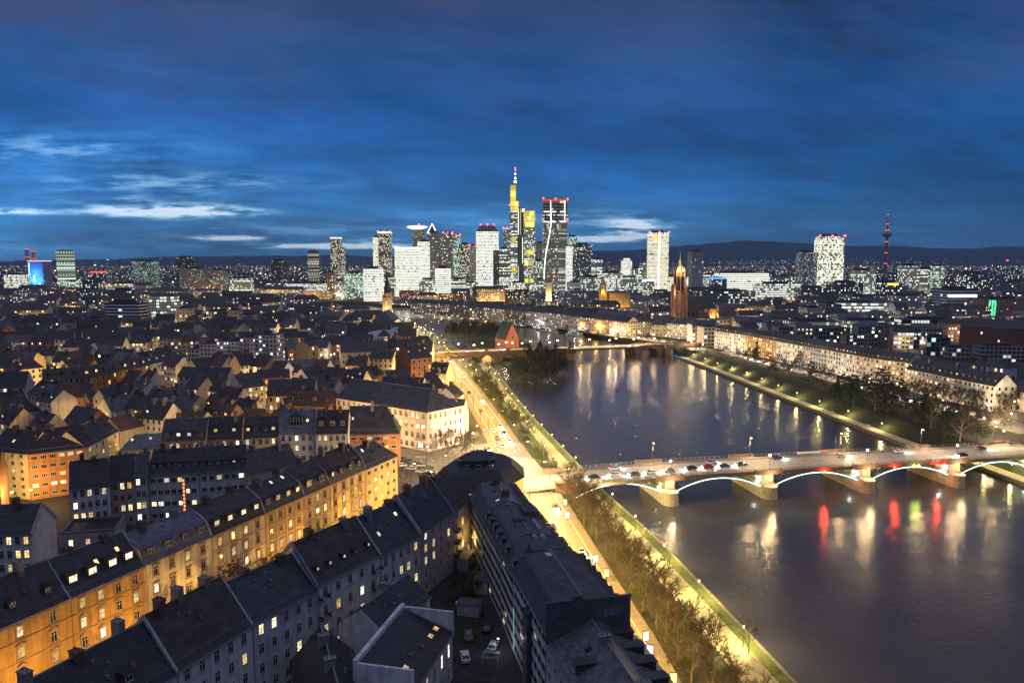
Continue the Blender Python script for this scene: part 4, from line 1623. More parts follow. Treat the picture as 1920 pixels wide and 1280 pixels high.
def car_meshes():
    if 'car' in CACHE:
        return CACHE['car']
    m = MB()
    pr = [(-2.15, .45), (-2.2, .75), (-2.05, .95), (-1.2, 1.02), (0.9, 1.0), (2.0, .84), (2.18, .62), (2.15, .40)]      # lower shell side outline, x forward

    def shell(m, outline, hw, z0, mm=0, top=None):
        A = [(x, -hw, z) for x, z in outline]
        B = [(x, hw, z) for x, z in outline]
        for k in range(len(outline) - 1):
            m.face([A[k + 1], A[k], B[k], B[k + 1]], mm)
        m.face([A[-1], B[-1], B[0], A[0]], mm)
        m.face(A, mm)
        m.face(B[::-1], mm)
    shell(m, [(-2.15, .28)] + pr + [(2.15, .28)], .88, 0)
    # roof
    m.loft([[(-1.15, -.66, 1.40), (.15, -.66, 1.40), (.15, .66, 1.40), (-1.15, .66, 1.40)], [(-1.05, -.6, 1.46), (.05, -.6, 1.46), (.05, .6, 1.46), (-1.05, .6, 1.46)]])
    for sx, sy in ((-1.15, -.66), (-1.15, .66), (.15, -.66), (.15, .66), (-.5, -.67), (-.5, .67)):
        bx_ = -1.85 if sx < -1 else (.98 if sx > 0 else -.5)
        m.tube((bx_, sy * 1.24, 1.0), (sx, sy, 1.42), .05, n=4)
    body = m
    g = MB()
    lo = [(-1.8, -.80, 1.0), (.95, -.80, 1.0), (.95, .80, 1.0), (-1.8, .80, 1.0)]
    hi = [(-1.13, -.64, 1.41), (.13, -.64, 1.41), (.13, .64, 1.41), (-1.13, .64, 1.41)]
    g.loft([lo, hi])
    w_ = MB()
    w_.loft([[(.31 * cos(2 * pi * k / 14), -.1, .31 * sin(2 * pi * k / 14)) for k in range(14)], [(.31 * cos(2 * pi * k / 14), .1, .31 * sin(2 * pi * k / 14)) for k in range(14)]], 0)
    for y in (-.105, .105):
        w_.face([(.19 * cos(2 * pi * k / 10), y, .19 * sin(2 * pi * k / 10)) for k in range(10)], 1)
    hl = MB()
    hl.box(-.04, .05, -.2, .2, -.08, .08)
    wheel = w_.mesh('wheel', [TYRE, RIM])
    CACHE['car'] = ({k: body.mesh('body', [CARM[k]]) for k in CARM}, g.mesh('window', [CGL]), wheel, hl.mesh('headlight', [HEAD]), hl.mesh('taillight', [TAIL]))
    return CACHE['car']


def car(x, y, z, rz, colr, desc, group, glow=0, label=None, lights=True):
    bm_, gm_, wm_, hm_, tm_ = car_meshes()
    o = tag(inst(None, 'car', None, (x, y, z), rz), label, 'car', group)
    inst(bm_[colr], 'body', o)
    inst(gm_, 'window', o)
    for sx in (-1.35, 1.35):
        for sy in (-.82, .82):
            inst(wm_, 'wheel', o, (sx, sy, .31))
    if not lights and 'dullcar' not in CACHE:
        hl = MB()
        hl.box(-.04, .05, -.2, .2, -.08, .08)
        CACHE['dullcar'] = (hl.mesh('headlight', [METAL]), hl.mesh('taillight', [pmat('unlit_red_glass', (.12, .01, .01), rough=.3)]))
    if not lights:
        hm_, tm_ = CACHE['dullcar']
    for sy in (-.6, .6):
        inst(hm_, 'headlight', o, (2.16, sy, .66))
        inst(tm_, 'taillight', o, (-2.18, sy, .82))
    if glow:
        light(o, (3.0, 0, .62), glow, (1.0, .95, .82), .3)
    if not label:
        later(o, desc, (x, y, z))
    return o


ab = atan2(bu.y, bu.x)
G_CB = 'cars queueing over the arch bridge'
for px, py, c_, lab in [(1112, 892, 'black', 'black car at the head of the queue by the bridge end'), (1152, 889, 'white', 'white car right behind the black leading car on the bridge'), (1190, 889, 'grey', 'dark grey car third in the bridge queue'),
                        (1219, 886, 'silver', 'silver car in the bridge queue before the first globe lamp'), (1254, 884, 'grey', 'grey car level with the first globe lamp of the bridge'), (1296, 880, 'black', 'black car just past the first globe lamp on the bridge'),
                        (1327, 878, 'red', 'dark red car in the middle of the bridge queue'), (1357, 876, 'blue', 'blue car following the dark red car on the bridge'), (1390, 873, 'black', 'black car last in the queue on the bridge')]:
    q = bl(gpt(px, py, 3.0))
    p = bw(q[0], min(9.5, max(4.6, q[1])), dz(q[0]) + .03)
    car(p[0], p[1], p[2], ab + pi, c_, '', G_CB, 420, lab)
for k, (x, y, c_, d_) in enumerate([(112, 12.8, 'silver', 0), (140, 15.0, 'white', 0), (176, 12.8, 'grey', 0), (205, 6.3, 'white', pi), (160, 5.0, 'black', pi), (58, 13.4, 'grey', 0), (20, 14.8, 'silver', 0), (86, 15, 'blue', 0)]):
    p = bw(x, y, dz(x) + .03)
    car(p[0], p[1], p[2], ab + d_, c_, c_ + ' car driving over the arch bridge', 'cars driving over the arch bridge', 600)
G_CR = 'cars on the riverside road'
for k, (y_, off, c_, d_) in enumerate([(330, 2.3, 'white', -1), (338, -2.3, 'grey', 1), (322, -2.2, 'silver', 1), (346, 2.2, 'black', -1), (352, -2.2, 'white', 1), (361, 2.3, 'silver', -1), (240, 2.2, 'grey', -1), (222, -2.2, 'black', 1), (202, 2.2, 'silver', -1), (400, -2.3, 'grey', 1),
                                       (430, 2.3, 'white', -1), (455, -2.3, 'black', 1), (478, -2.5, 'silver', 1), (500, -2.5, 'white', 1), (520, 2.5, 'grey', -1), (545, -2.5, 'black', 1), (560, 2.5, 'white', -1), (580, -2.5, 'silver', 1), (600, 2.5, 'grey', -1)]):
    a_ = atan2(8.0, xroad(y_ + 4) - xroad(y_ - 4))
    car(xroad(y_) + off, y_, .02, a_ if d_ > 0 else a_ + pi, c_, c_ + ' car on the riverside road', G_CR, 500 if k < 12 else 250)
G_CS = 'cars on the town square'
for k, (px, py, c_, a_) in enumerate([(752, 874, 'white', 160), (770, 880, 'silver', 165), (790, 886, 'silver', 170), (805, 889, 'black', 170), (742, 862, 'black', 80), (757, 862, 'grey', 80), (770, 866, 'grey', 75), (905, 853, 'white', -60), (893, 848, 'silver', -60), (915, 845, 'grey', -70), (897, 862, 'white', 150)]):
    p = xy(px, py, 0)
    car(p[0], p[1], .02, R(a_), c_, c_ + ' car on the lamplit town square', G_CS, 400 if k > 6 else 0, None, k > 6)
G_CF = 'cars on the far riverside road'
for k in range(26):
    y_ = 385 + k * 11.3 + RNG.uniform(-3, 3)
    off = RNG.choice((-2.8, 2.8))
    a_ = atan2(8.0, xf(y_ + 4) - xf(y_ - 4))
    c_ = RNG.choice(CARC)
    car(xf(y_) + off, y_, .04, a_ if off > 0 else a_ + pi, c_, c_ + ' car on the far riverside road', G_CF, 500)
for k in range(9):
    p = at(1700 + k * 16 + (k % 2) * 9, 757 + k * 3.1, 0)
    c_ = RNG.choice(CARC)
    car(p[0] - 4, p[1] - 3, .03, R(70 + RNG.uniform(-8, 8)), c_, c_ + ' parked car', 'cars parked beside the far park', 0, None, False)

for k, (px, py, c_, a_, lab) in enumerate([(925, 1215, 'silver', 78, 'silver car parked against the ribbon window block in the courtyard'), (915, 1180, 'black', 80, 'black car parked deeper in the dark courtyard'), (872, 1235, 'white', 100, 'white car parked beside the courtyard studio'), (878, 1195, 'grey', 98, 'grey car parked by the wall of the courtyard studio')]):
    p = xy(px, py, 0)
    car(p[0], p[1], .02, R(a_), c_, '', 'cars parked in the courtyard', 0, lab, False)
p = xy(862, 1134, 0)
o = thing('garden_table', 'small white table standing on the courtyard lawn', 'table', (p[0], p[1], .02))
m = MB()
m.box(-.9, .9, -.6, .6, .70, .76)
m.build('tabletop', WHITEP, o)
for sx in (-.75, .75):
    for sy in (-.45, .45):
        m = MB()
        m.box(sx - .04, sx + .04, sy - .04, sy + .04, 0, .70)
        m.build('leg', WHITEP, o)
p = xy(921, 1245, 0)
o = thing('bicycle_shelter', 'pale open frame shelter beside the courtyard wall', 'shelter', (p[0], p[1], .02), R(-10))
m = MB()
for x in (-1.6, 1.6):
    for y in (-1.2, 1.2):
        m.tube((x, y, 0), (x, y, 2.1), .05, n=5)
for a, b_ in (((-1.6, -1.2), (1.6, -1.2)), ((1.6, -1.2), (1.6, 1.2)), ((1.6, 1.2), (-1.6, 1.2)), ((-1.6, 1.2), (-1.6, -1.2))):
    m.tube((a[0], a[1], 2.1), (b_[0], b_[1], 2.1), .05, n=5)
m.build('frame', PL['white'], o)
m = MB()
m.box(-1.7, 1.7, .2, 1.3, 2.16, 2.2)
m.build('roof', METAL, o)
# ------------------------------------------------------------------ trees
BARK = pmat('bare_tree_bark', (.075, .055, .035), var=.35, scale=1.5)
BARKL = pmat('pale_tree_bark', (.16, .13, .09), var=.35, scale=1.5)
TWIG = pmat('bare_twigs', (.032, .025, .017), var=.4, scale=.5)
TWIGD = pmat('dark_bare_twigs', (.026, .023, .020), var=.4, scale=.5)
NEEDLE = pmat('evergreen_needles', (.020, .034, .016), var=.5, scale=.8)
LEAFG = pmat('shrub_leaves', (.055, .075, .020), var=.5, scale=1.2)


def bare_tree(seed, h=13.0, spread=5.5, n1=7, n2=7, n3=7, n4=5, droop=0.0, upright=0.0, tw=.026, clear=.28):
    r = random.Random(seed)
    T, K = MB(), MB()

    def rv():
        v_ = Vector((r.uniform(-1, 1), r.uniform(-1, 1), r.uniform(-1, 1)))
        return v_.normalized() if v_.length > .05 else Vector((0, 0, 1))

    def limb(mb, p, d, ln, rad, segs, sides, wob):
        pts = [p.copy()]
        for k in range(segs):
            d = (d + rv() * wob + Vector((0, 0, .10 * upright - droop * .08))).normalized()
            p = p + d * (ln / segs)
            pts.append(p.copy())
        for k in range(segs):
            mb.tube(pts[k], pts[k + 1], rad * (1 - .75 * k / segs), rad * (1 - .75 * (k + 1) / segs), sides)
        return pts, d

    top = h * .62
    trunk, _ = limb(T, Vector((0, 0, -.4)), Vector((r.uniform(-.06, .06), r.uniform(-.06, .06), 1)), top + .4, h * .022, 5, 7, .05)

    def along(pts, k):
        i = min(len(pts) - 2, int(k * (len(pts) - 1)))
        f = k * (len(pts) - 1) - i
        return pts[i].lerp(pts[i + 1], f)
    for a in range(n1):
        k = clear + (1 - clear) * (a + r.uniform(.2, .8)) / n1
        p = along(trunk, min(.98, k + .02))
        az = a * 2.4 + r.uniform(-.5, .5)
        elv = .35 + .75 * k + .4 * upright
        d = Vector((cos(az) * cos(elv), sin(az) * cos(elv), sin(elv)))
        L1 = spread * (1.15 - .45 * k) * r.uniform(.8, 1.15)
        p1, d1 = limb(T, p, d, L1, h * .0105 * (1.25 - .5 * k), 4, 5, .16)
        for b_ in range(n2):
            k2 = .25 + .75 * (b_ + r.uniform(0, .9)) / n2
            q = along(p1, min(.99, k2))
            d2 = (d1 + rv() * .85 + Vector((0, 0, .25))).normalized()
            L2 = L1 * .52 * r.uniform(.7, 1.2)
            p2, dd2 = limb(T if b_ % 2 else K, q, d2, L2, h * .0042, 3, 4, .22)
            for c in range(n3):
                k3 = .2 + .8 * (c + r.uniform(0, .9)) / n3
                q3 = along(p2, min(.99, k3))
                d3 = (dd2 + rv() * .95 + Vector((0, 0, .15 - droop))).normalized()
                L3 = L2 * .5 * r.uniform(.7, 1.3)
                p3, dd3 = limb(K, q3, d3, L3, tw * 1.3, 2, 3, .25)
                for e_ in range(n4):
                    q4 = along(p3, min(.99, .15 + .85 * (e_ + r.uniform(0, .9)) / n4))
                    d4 = (dd3 + rv() * 1.0 + Vector((0, 0, .1 - droop))).normalized()
                    e4 = q4 + d4 * L3 * r.uniform(.35, .75)
                    s_ = d4.cross(rv()).normalized() * tw * .9
                    K.face([q4 - s_, q4 + s_, e4])
    return T, K


TREES = []
for sd in range(4):
    T, K = bare_tree(40 + sd, 13.0, 4.5, 8, 7, 8, 6)
    TREES.append((T.mesh('trunk', [BARK]), K.mesh('crown', [TWIG])))
T, K = bare_tree(71, 15.0, 6.0, 8, 8, 7, 5, tw=.042)
BIG = (T.mesh('trunk', [BARKL]), K.mesh('crown', [TWIG]))
T, K = bare_tree(77, 15.0, 5.0, 8, 8, 7, 6, upright=.7, tw=.055)
POP = (T.mesh('trunk', [BARK]), K.mesh('crown', [TWIGD]))
T, K = bare_tree(79, 8.0, 5.4, 9, 8, 8, 6, clear=.08, tw=.05)
WILLOW = (T.mesh('trunk', [BARK]), K.mesh('crown', [TWIGD]))
T, K = bare_tree(83, 10.0, 3.2, 7, 5, 5, 3, upright=.3, tw=.022)
SLIM = (T.mesh('trunk', [BARKL]), K.mesh('crown', [TWIG]))


def conifer(seed, h, r0, broad=False):
    r = random.Random(seed)
    T, K = MB(), MB()
    T.tube((0, 0, -.4), (0, 0, h * .95), h * .02, .04, 7)
    layers = 16 if not broad else 11
    for a in range(layers):
        k = a / (layers - 1)
        z = h * (.10 + .88 * k) if not broad else h * (.18 + .78 * k)
        rad = r0 * (1 - k) ** .8 + .25 if not broad else r0 * (1 - .55 * k * k) * r.uniform(.75, 1.1)
        nb = int(9 + 5 * (1 - k))
        for b_ in range(nb):
            az = r.uniform(0, 2 * pi)
            rr = rad * r.uniform(.6, 1.1)
            if not broad:
                d = Vector((cos(az), sin(az), -.22))
            else:
                d = Vector((cos(az), sin(az), r.uniform(-.02, .28)))
            T.tube((0, 0, z), tuple(Vector((0, 0, z)) + d * rr * .9), .05, .02, 3)
            for c in range(11 if broad else 8):
                t_ = r.uniform(.25, 1.02)
                q = Vector((0, 0, z)) + d * rr * t_ + Vector((r.uniform(-1, 1), r.uniform(-1, 1), r.uniform(-.35, .45))) * (.28 * (1.3 - t_ * .5) * (2.0 if broad else 1.0))
                for e_ in range(3):
                    v1 = Vector((r.uniform(-1, 1), r.uniform(-1, 1), r.uniform(-.4, .6))).normalized()
                    v2 = v1.cross(Vector((r.uniform(-1, 1), r.uniform(-1, 1), r.uniform(-1, 1)))).normalized()
                    s_ = r.uniform(.22, .5)
                    K.face([tuple(q - v1 * s_ - v2 * s_ * .3), tuple(q - v1 * s_ * .2 + v2 * s_ * .35), tuple(q + v1 * s_)])
    return T, K


T, K = conifer(5, 12, 3.2)
CONE = (T.mesh('trunk', [BARK]), K.mesh('crown', [NEEDLE]))
T, K = conifer(6, 13, 6.5, True)
CEDAR = (T.mesh('trunk', [BARK]), K.mesh('crown', [NEEDLE]))


def shrub_mesh(seed):
    r = random.Random(seed)
    T, K = MB(), MB()
    for k in range(7):
        az = r.uniform(0, 6.28)
        T.tube((0, 0, -.1), (cos(az) * .9, sin(az) * .9, r.uniform(.8, 1.5)), .04, .02, 4)
    for k in range(520):
        az, e_ = r.uniform(0, 6.28), math.asin(r.uniform(0, 1))
        rr = r.uniform(.55, 1.05) * (1 + .25 * sin(3 * az + seed))
        q = Vector((1.5 * rr * cos(az) * cos(e_), 1.5 * rr * sin(az) * cos(e_), .15 + 1.6 * rr * sin(e_)))
        v1 = Vector((r.uniform(-1, 1), r.uniform(-1, 1), r.uniform(-1, 1))).normalized()
        v2 = v1.orthogonal().normalized()
        s_ = r.uniform(.10, .22)
        K.face([tuple(q - v1 * s_), tuple(q + v2 * s_ * .6), tuple(q + v1 * s_), tuple(q - v2 * s_ * .6)])
    return T.mesh('stem', [BARK]), K.mesh('leaves', [LEAFG])


SHR = [shrub_mesh(2), shrub_mesh(9)]


def tree(x, y, z, kind, sc, desc, group, name='bare_tree', cat='tree', lab=None):
    tm, km = kind
    o = tag(inst(None, name, None, (x, y, z), RNG.uniform(0, 6.28)), lab, cat, group)
    o.scale = (sc, sc, sc * RNG.uniform(.92, 1.08))
    inst(tm, tm.name.split('.')[0], o)
    inst(km, km.name.split('.')[0], o)
    if not lab:
        later(o, desc, (x, y, z + 6 * sc))
    return o


def slope_z(x, y):
    a, b_ = r_in(y) + 2.4, pout(y)
    k = min(1, max(0, (x - a) / (b_ - a)))
    return .02 + (ZQ - .02) * k


G_T1 = 'bare plane trees between the riverside road and the path'
rt = random.Random(3)
y_ = 112.0
i = 0
while y_ < 256:
    a, b_ = r_in(y_) + 2.4, pout(y_)
    for k in (.10, .42):
        x = a + (b_ - a) * (k + rt.uniform(-.05, .05))
        yy_ = y_ + rt.uniform(-1.5, 1.5) + (3.5 if k > .5 else 0)
        tree(x, yy_, slope_z(x, yy_), TREES[i % 4], rt.uniform(.92, 1.12), 'dense bare plane tree', G_T1, 'plane_tree')
        i += 1
    y_ += 8.2
tree(interp(WLs, 158) - 4.2, 158, ZQ, SLIM, 1.0, '', None, lab='lone slim bare tree on the grass between path and river')
tree(interp(WLs, 216) - 8.6, 216, ZQ, SLIM, 1.05, '', None, lab='slim bare tree leaning over the path below the bridge')
G_T2 = 'bare trees on the embankment beyond the bridge'
y_ = 288.0
while y_ < 585:
    a, b_ = r_in(y_) + 2.4, pout(y_)
    if y_ < 330 or y_ > 350:
        x = a + (b_ - a) * rt.uniform(.25, .9)
        tree(x, y_, slope_z(x, y_), TREES[i % 4] if y_ > 340 else SLIM, rt.uniform(.62, .85), 'bare embankment tree', G_T2)
        i += 1
    y_ += rt.uniform(7, 13)
G_S = 'green shrubs on the river embankment'
for k in range(46):
    y_ = rt.uniform(296, 560)
    a, b_ = r_in(y_) + 3, pout(y_)
    x = a + (b_ - a) * rt.uniform(.1, .95)
    tree(x, y_, slope_z(x, y_) - .1, SHR[k % 2], rt.uniform(.9, 1.8), 'low green embankment shrub', G_S, 'shrub', 'shrub')
for k in range(22):
    y_ = rt.uniform(115, 250)
    a, b_ = r_in(y_) + 2.6, pout(y_)
    x = a + (b_ - a) * rt.uniform(.05, .3)
    tree(x, y_, slope_z(x, y_) - .1, SHR[k % 2], rt.uniform(.6, 1.0), 'low shrub under the trees', 'green shrubs beneath the plane trees', 'shrub', 'shrub')
# square and street trees
G_T3 = 'bare trees on the town square'
for px, py, kd, s_ in [(832, 868, BIG, .95), (868, 864, BIG, .9), (812, 856, SLIM, 1.0), (882, 850, SLIM, 1.1), (848, 848, BIG, .75), (756, 914, SLIM, .9), (742, 902, SLIM, .85), (895, 838, SLIM, .8)]:
    p = xy(px, py, 0)
    tree(p[0], p[1], 0, kd, s_, 'bare tree on the square', G_T3)
for s_, off, sc in [(31, 5.6, .80), (38, 5.2, .72), (47, 6, .6), (24, 5.4, .62), (70, 5.2, .55)]:
    p = onA(s_, off)
    tree(p[0], p[1], 0, BIG, sc, 'bare tree in the glowing side street', 'bare trees in the side street')
for px, py, sc in [(800, 1085 - 60, .5), (300, 965, .6), (330, 958, .55), (905, 1060, .35), (893, 1120, .3)]:
    p = xy(px, py, 0)
    tree(p[0], p[1], 0, BIG, sc, 'bare tree in a dark back yard', 'bare trees in the back yards')

for k, (px, py, s_) in enumerate([(868, 1105, 1.2), (880, 1115, .9), (855, 1118, 1.0), (893, 1090, 1.3), (860, 1090, 1.1), (845, 1125, .9), (905, 1075, 1.0)]):
    p = xy(px, py, 0)
    tree(p[0], p[1], 0, SHR[k % 2], s_, 'shrub in the dark courtyard', 'shrubs in the courtyard', 'shrub', 'shrub')
# ------------------------------------------------------------------ lamps near the river and streets
G_LP = 'park lamps along the near river edge'
y_ = 118.0
LPX = [(1393, 1212), (1310, 1122), (1245, 1051), (1191, 994), (1148, 950), (1079, 878), (1056, 855), (1035, 833), (1016, 813), (1000, 795), (985, 779), (972, 766), (960, 752), (949, 742), (936, 724), (928, 712), (918, 700), (908, 690)]
for k, (px, py) in enumerate(LPX):
    p = at(px, py, ZQ)
    x = min(p[0], xw(p[1]) - 1.0) if p[1] < 640 else p[0]
    lamp(x, p[1], ZQ, 4.6, 4800 if k < 6 else 2200, GREENY, 'slim lamp at the river edge', G_LP, 'post', .17, 'park_lamp')
lamp(interp(WLs, 128) - 1.2, 128, ZQ, 4.6, 4800, GREENY, 'slim lamp at the river edge', G_LP, 'post', .17, 'park_lamp')
# extra lamps added to brighten the path from under the trees
y_ = 120
k = 0
while y_ < 470:
    if y_ > 285:
        lamp(pout(y_) - .8, y_, ZQ, 4.4, 2000 if y_ < 300 else 1000, GREENY, 'small added lamp beside the path', 'added lamps between path and trees', 'post', .2, 'park_lamp')
    y_ += 21 if y_ < 300 else 17
# street lamps of the riverside road
y_ = 92
k = 0
while y_ < 640:
    near = y_ < 258
    sd = -1 if near or k % 2 else 1
    lamp(xroad(y_) + sd * (rw(y_) + .9), y_, .12, 8.0, 10500 if y_ < 300 else 5600, SODIUM if y_ < 250 or y_ > 330 else WARM, 'town side street lamp' if sd < 0 else 'river side street lamp', 'street lamps along the riverside road', 'arm', .3, rz=0 if sd < 0 else pi, arm=1.8)
    y_ += 12.5 if near else 15.5
    k += 1
# hanging street lamps of the side street
G_HL = 'lamps hung over the side street'
key = 'hang'
pm_, gm_ = MB(), MB()
pm_.lathe(0, 0, [(.32, 0), (.28, .16), (.06, .3), (.03, .6)], 10)
pm_.tube((-9, 0, .9), (12, 0, .9), .012, n=3)
pm_.tube((0, 0, .6), (0, 0, .9), .015, n=3)
gm_.lathe(0, 0, [(.05, -.24), (.22, -.14), (.28, 0)], 10)
pmm, gmm = pm_.mesh('lamp_shade', [DMETAL]), gm_.mesh('lamp_glass', [GLOBE[SODIUM]])
for k in range(9):
    s_ = -30 + k * 19.5
    p = onA(s_, 9.0)
    o = tag(inst(None, 'hanging_lamp', None, (p[0], p[1], 5.6), atan2(nA.y, nA.x)), None, 'street lamp', G_HL)
    inst(pmm, 'lamp_shade', o)
    inst(gmm, 'lamp_glass', o)
    light(o, (0, 0, -.45), 1750, SODIUM, .3)
    later(o, 'sodium lamp hung over the street', (p[0], p[1], 6.6))
# wall lamps with a bright star in the photo
for px, py, z, c_, lab in [(804, 1002, 13, WARM, 'bright wall lamp under the eave of the grey tenement'), (352, 1036, 14, SODIUM, 'bright lamp on the wall of the cream tenement'), (1011, 957, 16.2, COOL, 'glaring white lamp on the river eave of the dormered block'),
                           (870, 1000, 4, SODIUM, 'low wall lamp by the orange stair tower'), (886, 1005, 7, SODIUM, 'wall lamp beside the stair tower windows'), (934, 1195, 3, COOL, 'weak wall lamp over the courtyard parking')]:
    p = at(px, py, z)
    o = thing('wall_lamp', lab, 'lamp', (p[0], p[1], z))
    m = MB()
    m.box(-.14, .14, -.2, .2, .0, .12)
    m.tube((0, .2, .1), (0, .9, .0), .03, n=4)
    m.build('bracket', DMETAL, o)
    m = MB()
    m.lathe(0, 0, [(.06, -.28), (.17, -.16), (.15, 0)], 8)
    m.build('lamp_glass', GLOBE[c_], o)
    light(o, (.05, -.35, -.4), 160 if z > 10 else (320 if c_ is SODIUM else 40), c_, .2)
# square lamps
for k, (px, py) in enumerate([(770, 905), (800, 872), (842, 890), (868, 846), (905, 835), (738, 890), (885, 868)]):
    p = xy(px, py, 0)
    lamp(p[0], p[1], .01, 7.0, 2000, WARM, 'street lamp on the town square', 'street lamps on the town square', 'arm', .3, rz=k * 1.3, arm=1.4)
# lit advertising pillars along the pavement below the trees
G_AD = 'glowing advertising boards on the riverside pavement'
for k, (px, py) in enumerate([(1056, 950), (1060, 975), (1112, 1058), (1133, 1085), (1169, 1155), (1205, 1205), (1213, 1232), (1256, 1285)]):
    p = xy(px, py, 0)
    o = thing('advertising_board', None, 'advertising board', (p[0] + .6, p[1], .1), R(20 * (k % 3) - 20), G_AD)
    m = MB()
    m.box(-.75, .75, -.12, .12, .5, 2.6)
    m.tube((0, 0, 0), (0, 0, .5), .1, n=6)
    m.build('frame', DMETAL, o)
    m = MB()
    m.box(-.65, .65, -.15, -.122, .6, 2.5)
    m.build('poster', emat('backlit_poster_%d' % k, [(1.0, .8, .3), (.9, .9, .7), (.8, .9, 1.0), (1.0, .7, .3)][k % 4], 1.6), o)
    later(o, 'small glowing advertising board', (p[0], p[1], 2))

# ------------------------------------------------------------------ far bank: promenade, park, road
G_FL = 'park lamps along the far promenade'
for k, (px, py) in enumerate([(1345, 689), (1373, 697), (1400, 707), (1428, 719), (1459, 732), (1494, 747), (1536, 763), (1590, 782), (1653, 806), (1322, 680), (1300, 671)]):
    p = at(px, py, ZQ)
    lamp(max(p[0], xr(p[1]) + 5.9), p[1], ZQ + .05, 3.4, 2000, GREENY, 'promenade lamp', G_FL, 'post', .24, 'park_lamp')
for k, y_ in enumerate(range(286, 330, 14)):
    lamp(xr(y_) + 5.9, y_, ZQ + .05, 3.4, 1500, GREENY, 'promenade lamp', G_FL, 'post', .24, 'park_lamp')
y_ = 372
k = 0
while y_ < 670:
    sx = 1 if k % 2 else -1
    lamp(xf(y_) + sx * 6.4, y_, .05, 5.5, 1300, WARM, 'terrace street lamp', 'street lamps along the far riverside road', 'arm', .34, rz=0 if sx < 0 else pi, arm=1.6)
    y_ += 15
    k += 1
for px, py in [(1865, 822), (1895, 805), (1900, 780), (1862, 778), (1880, 840)]:
    p = xy(px, py, 0)
    lamp(p[0], p[1], .05, 7.5, 4500, WARM, 'street lamp at the far bridge ramp', 'street lamps at the far bridge ramp', 'post', .34)
# ramp road at the far end
m = MB()
pr = [bw(236, 9, .1), bw(252, 12, .05)] + [(FROAD[1][0] + 2, FROAD[1][1] - 12, .05), (FROAD[1][0], FROAD[1][1] + 8, .045)]
for a, b_ in zip(pr, pr[1:]):
    d = Vector((b_[0] - a[0], b_[1] - a[1])).normalized() * 8
    m.face([(a[0] + d.y, a[1] - d.x, a[2]), (b_[0] + d.y, b_[1] - d.x, b_[2]), (b_[0] - d.y, b_[1] + d.x, b_[2]), (a[0] - d.y, a[1] + d.x, a[2])])
tag(m.build('bridge_ramp_road', G_ASPH), kind='structure')
# park trees
G_PT = 'trees in the dark park on the far bank'
for px, py, kd, s_, ds in [(1418, 676, CONE, 1.0, 'narrow dark conifer'), (1499, 694, CEDAR, .75, 'dark evergreen tree'), (1440, 718, SLIM, 1.0, 'lit bare tree'), (1650, 760, CEDAR, 1.15, 'broad dark cedar'), (1625, 752, CEDAR, .8, 'dark evergreen tree'), (1590, 752, CEDAR, .8, 'dark evergreen tree'),
                           (1690, 760, CEDAR, .75, 'dark evergreen tree'), (1735, 772, CONE, .85, 'bushy dark conifer'), (1570, 748, CONE, .8, 'bushy dark conifer'), (1548, 742, TREES[1], .7, 'bare tree'), (1470, 700, TREES[2], .75, 'bare tree'), (1715, 778, TREES[3], .7, 'bare tree'),
                           (1765, 790, TREES[0], .85, 'bare tree'), (1790, 796, TREES[1], .9, 'bare tree'), (1815, 800, BIG, .85, 'bare tree'), (1842, 812, BIG, .85, 'bare tree'), (1862, 816, BIG, .9, 'bare tree'), (1885, 800, BIG, .8, 'bare tree'), (1798, 812, CEDAR, .6, 'dark evergreen tree'),
                           (1775, 806, CEDAR, .55, 'dark evergreen tree'), (1905, 772, BIG, .75, 'bare tree'), (1830, 790, TREES[2], .9, 'bare tree'), (1745, 785, CEDAR, .5, 'dark evergreen tree')]:
    p = xy(px, py, 0)
    tree(p[0], p[1], 0, kd, s_ * (1.4 if kd in (CONE, CEDAR) else 1.1), ds + ' in the park', G_PT, 'conifer' if kd in (CONE, CEDAR) else 'bare_tree')
G_RT = 'bare street trees before the far terrace'
y_ = 392
while y_ < 660:
    tree(xf(y_) + (7.4 if RNG.random() < .6 else -8.5), y_ + RNG.uniform(-2, 2), .05, BIG if RNG.random() < .6 else TREES[int(y_) % 4], RNG.uniform(.55, .8), 'bare tree before the terrace', G_RT)
    y_ += 11.5
for k in range(14):
    p = xy(1705 + k * 14, 742 + k * 2.6 + RNG.uniform(-3, 3), 0)
    tree(p[0], p[1], .05, BIG, RNG.uniform(.65, .85), 'bare tree before the terrace', 'bare street trees before the long terrace')
for k in range(12):
    y_ = RNG.uniform(345, 480)
    tree(RNG.uniform(xr(y_) + 20, xf(y_) - 12), y_, .0, SHR[k % 2], RNG.uniform(1.0, 1.8), 'dark shrub in the far park', 'shrubs in the far park', 'shrub', 'shrub')
for k, (px, py, kd, s_, ds) in enumerate([(1400, 682, TREES[1], .7, 'bare tree'), (1450, 700, CEDAR, .7, 'dark evergreen tree'), (1520, 722, CEDAR, .9, 'dark evergreen tree'), (1540, 735, TREES[2], .8, 'bare tree'), (1600, 762, CEDAR, 1.0, 'dark evergreen tree'), (1665, 775, CEDAR, 1.1, 'dark evergreen tree'), (1640, 770, BIG, .8, 'bare tree'),
                                           (1700, 785, TREES[0], .9, 'bare tree'), (1720, 795, CEDAR, .8, 'dark evergreen tree'), (1745, 802, BIG, .85, 'bare tree'), (1770, 818, CEDAR, .7, 'dark evergreen tree'), (1800, 825, BIG, .8, 'bare tree'), (1480, 712, TREES[3], .8, 'bare tree'), (1578, 745, CEDAR, .8, 'dark evergreen tree'), (1835, 826, CEDAR, .6, 'dark evergreen tree')]):
    p = xy(px, py, 0)
    tree(p[0], p[1], 0, kd, s_ * 1.25, ds + ' in the park', G_PT, 'conifer' if kd is CEDAR else 'bare_tree')
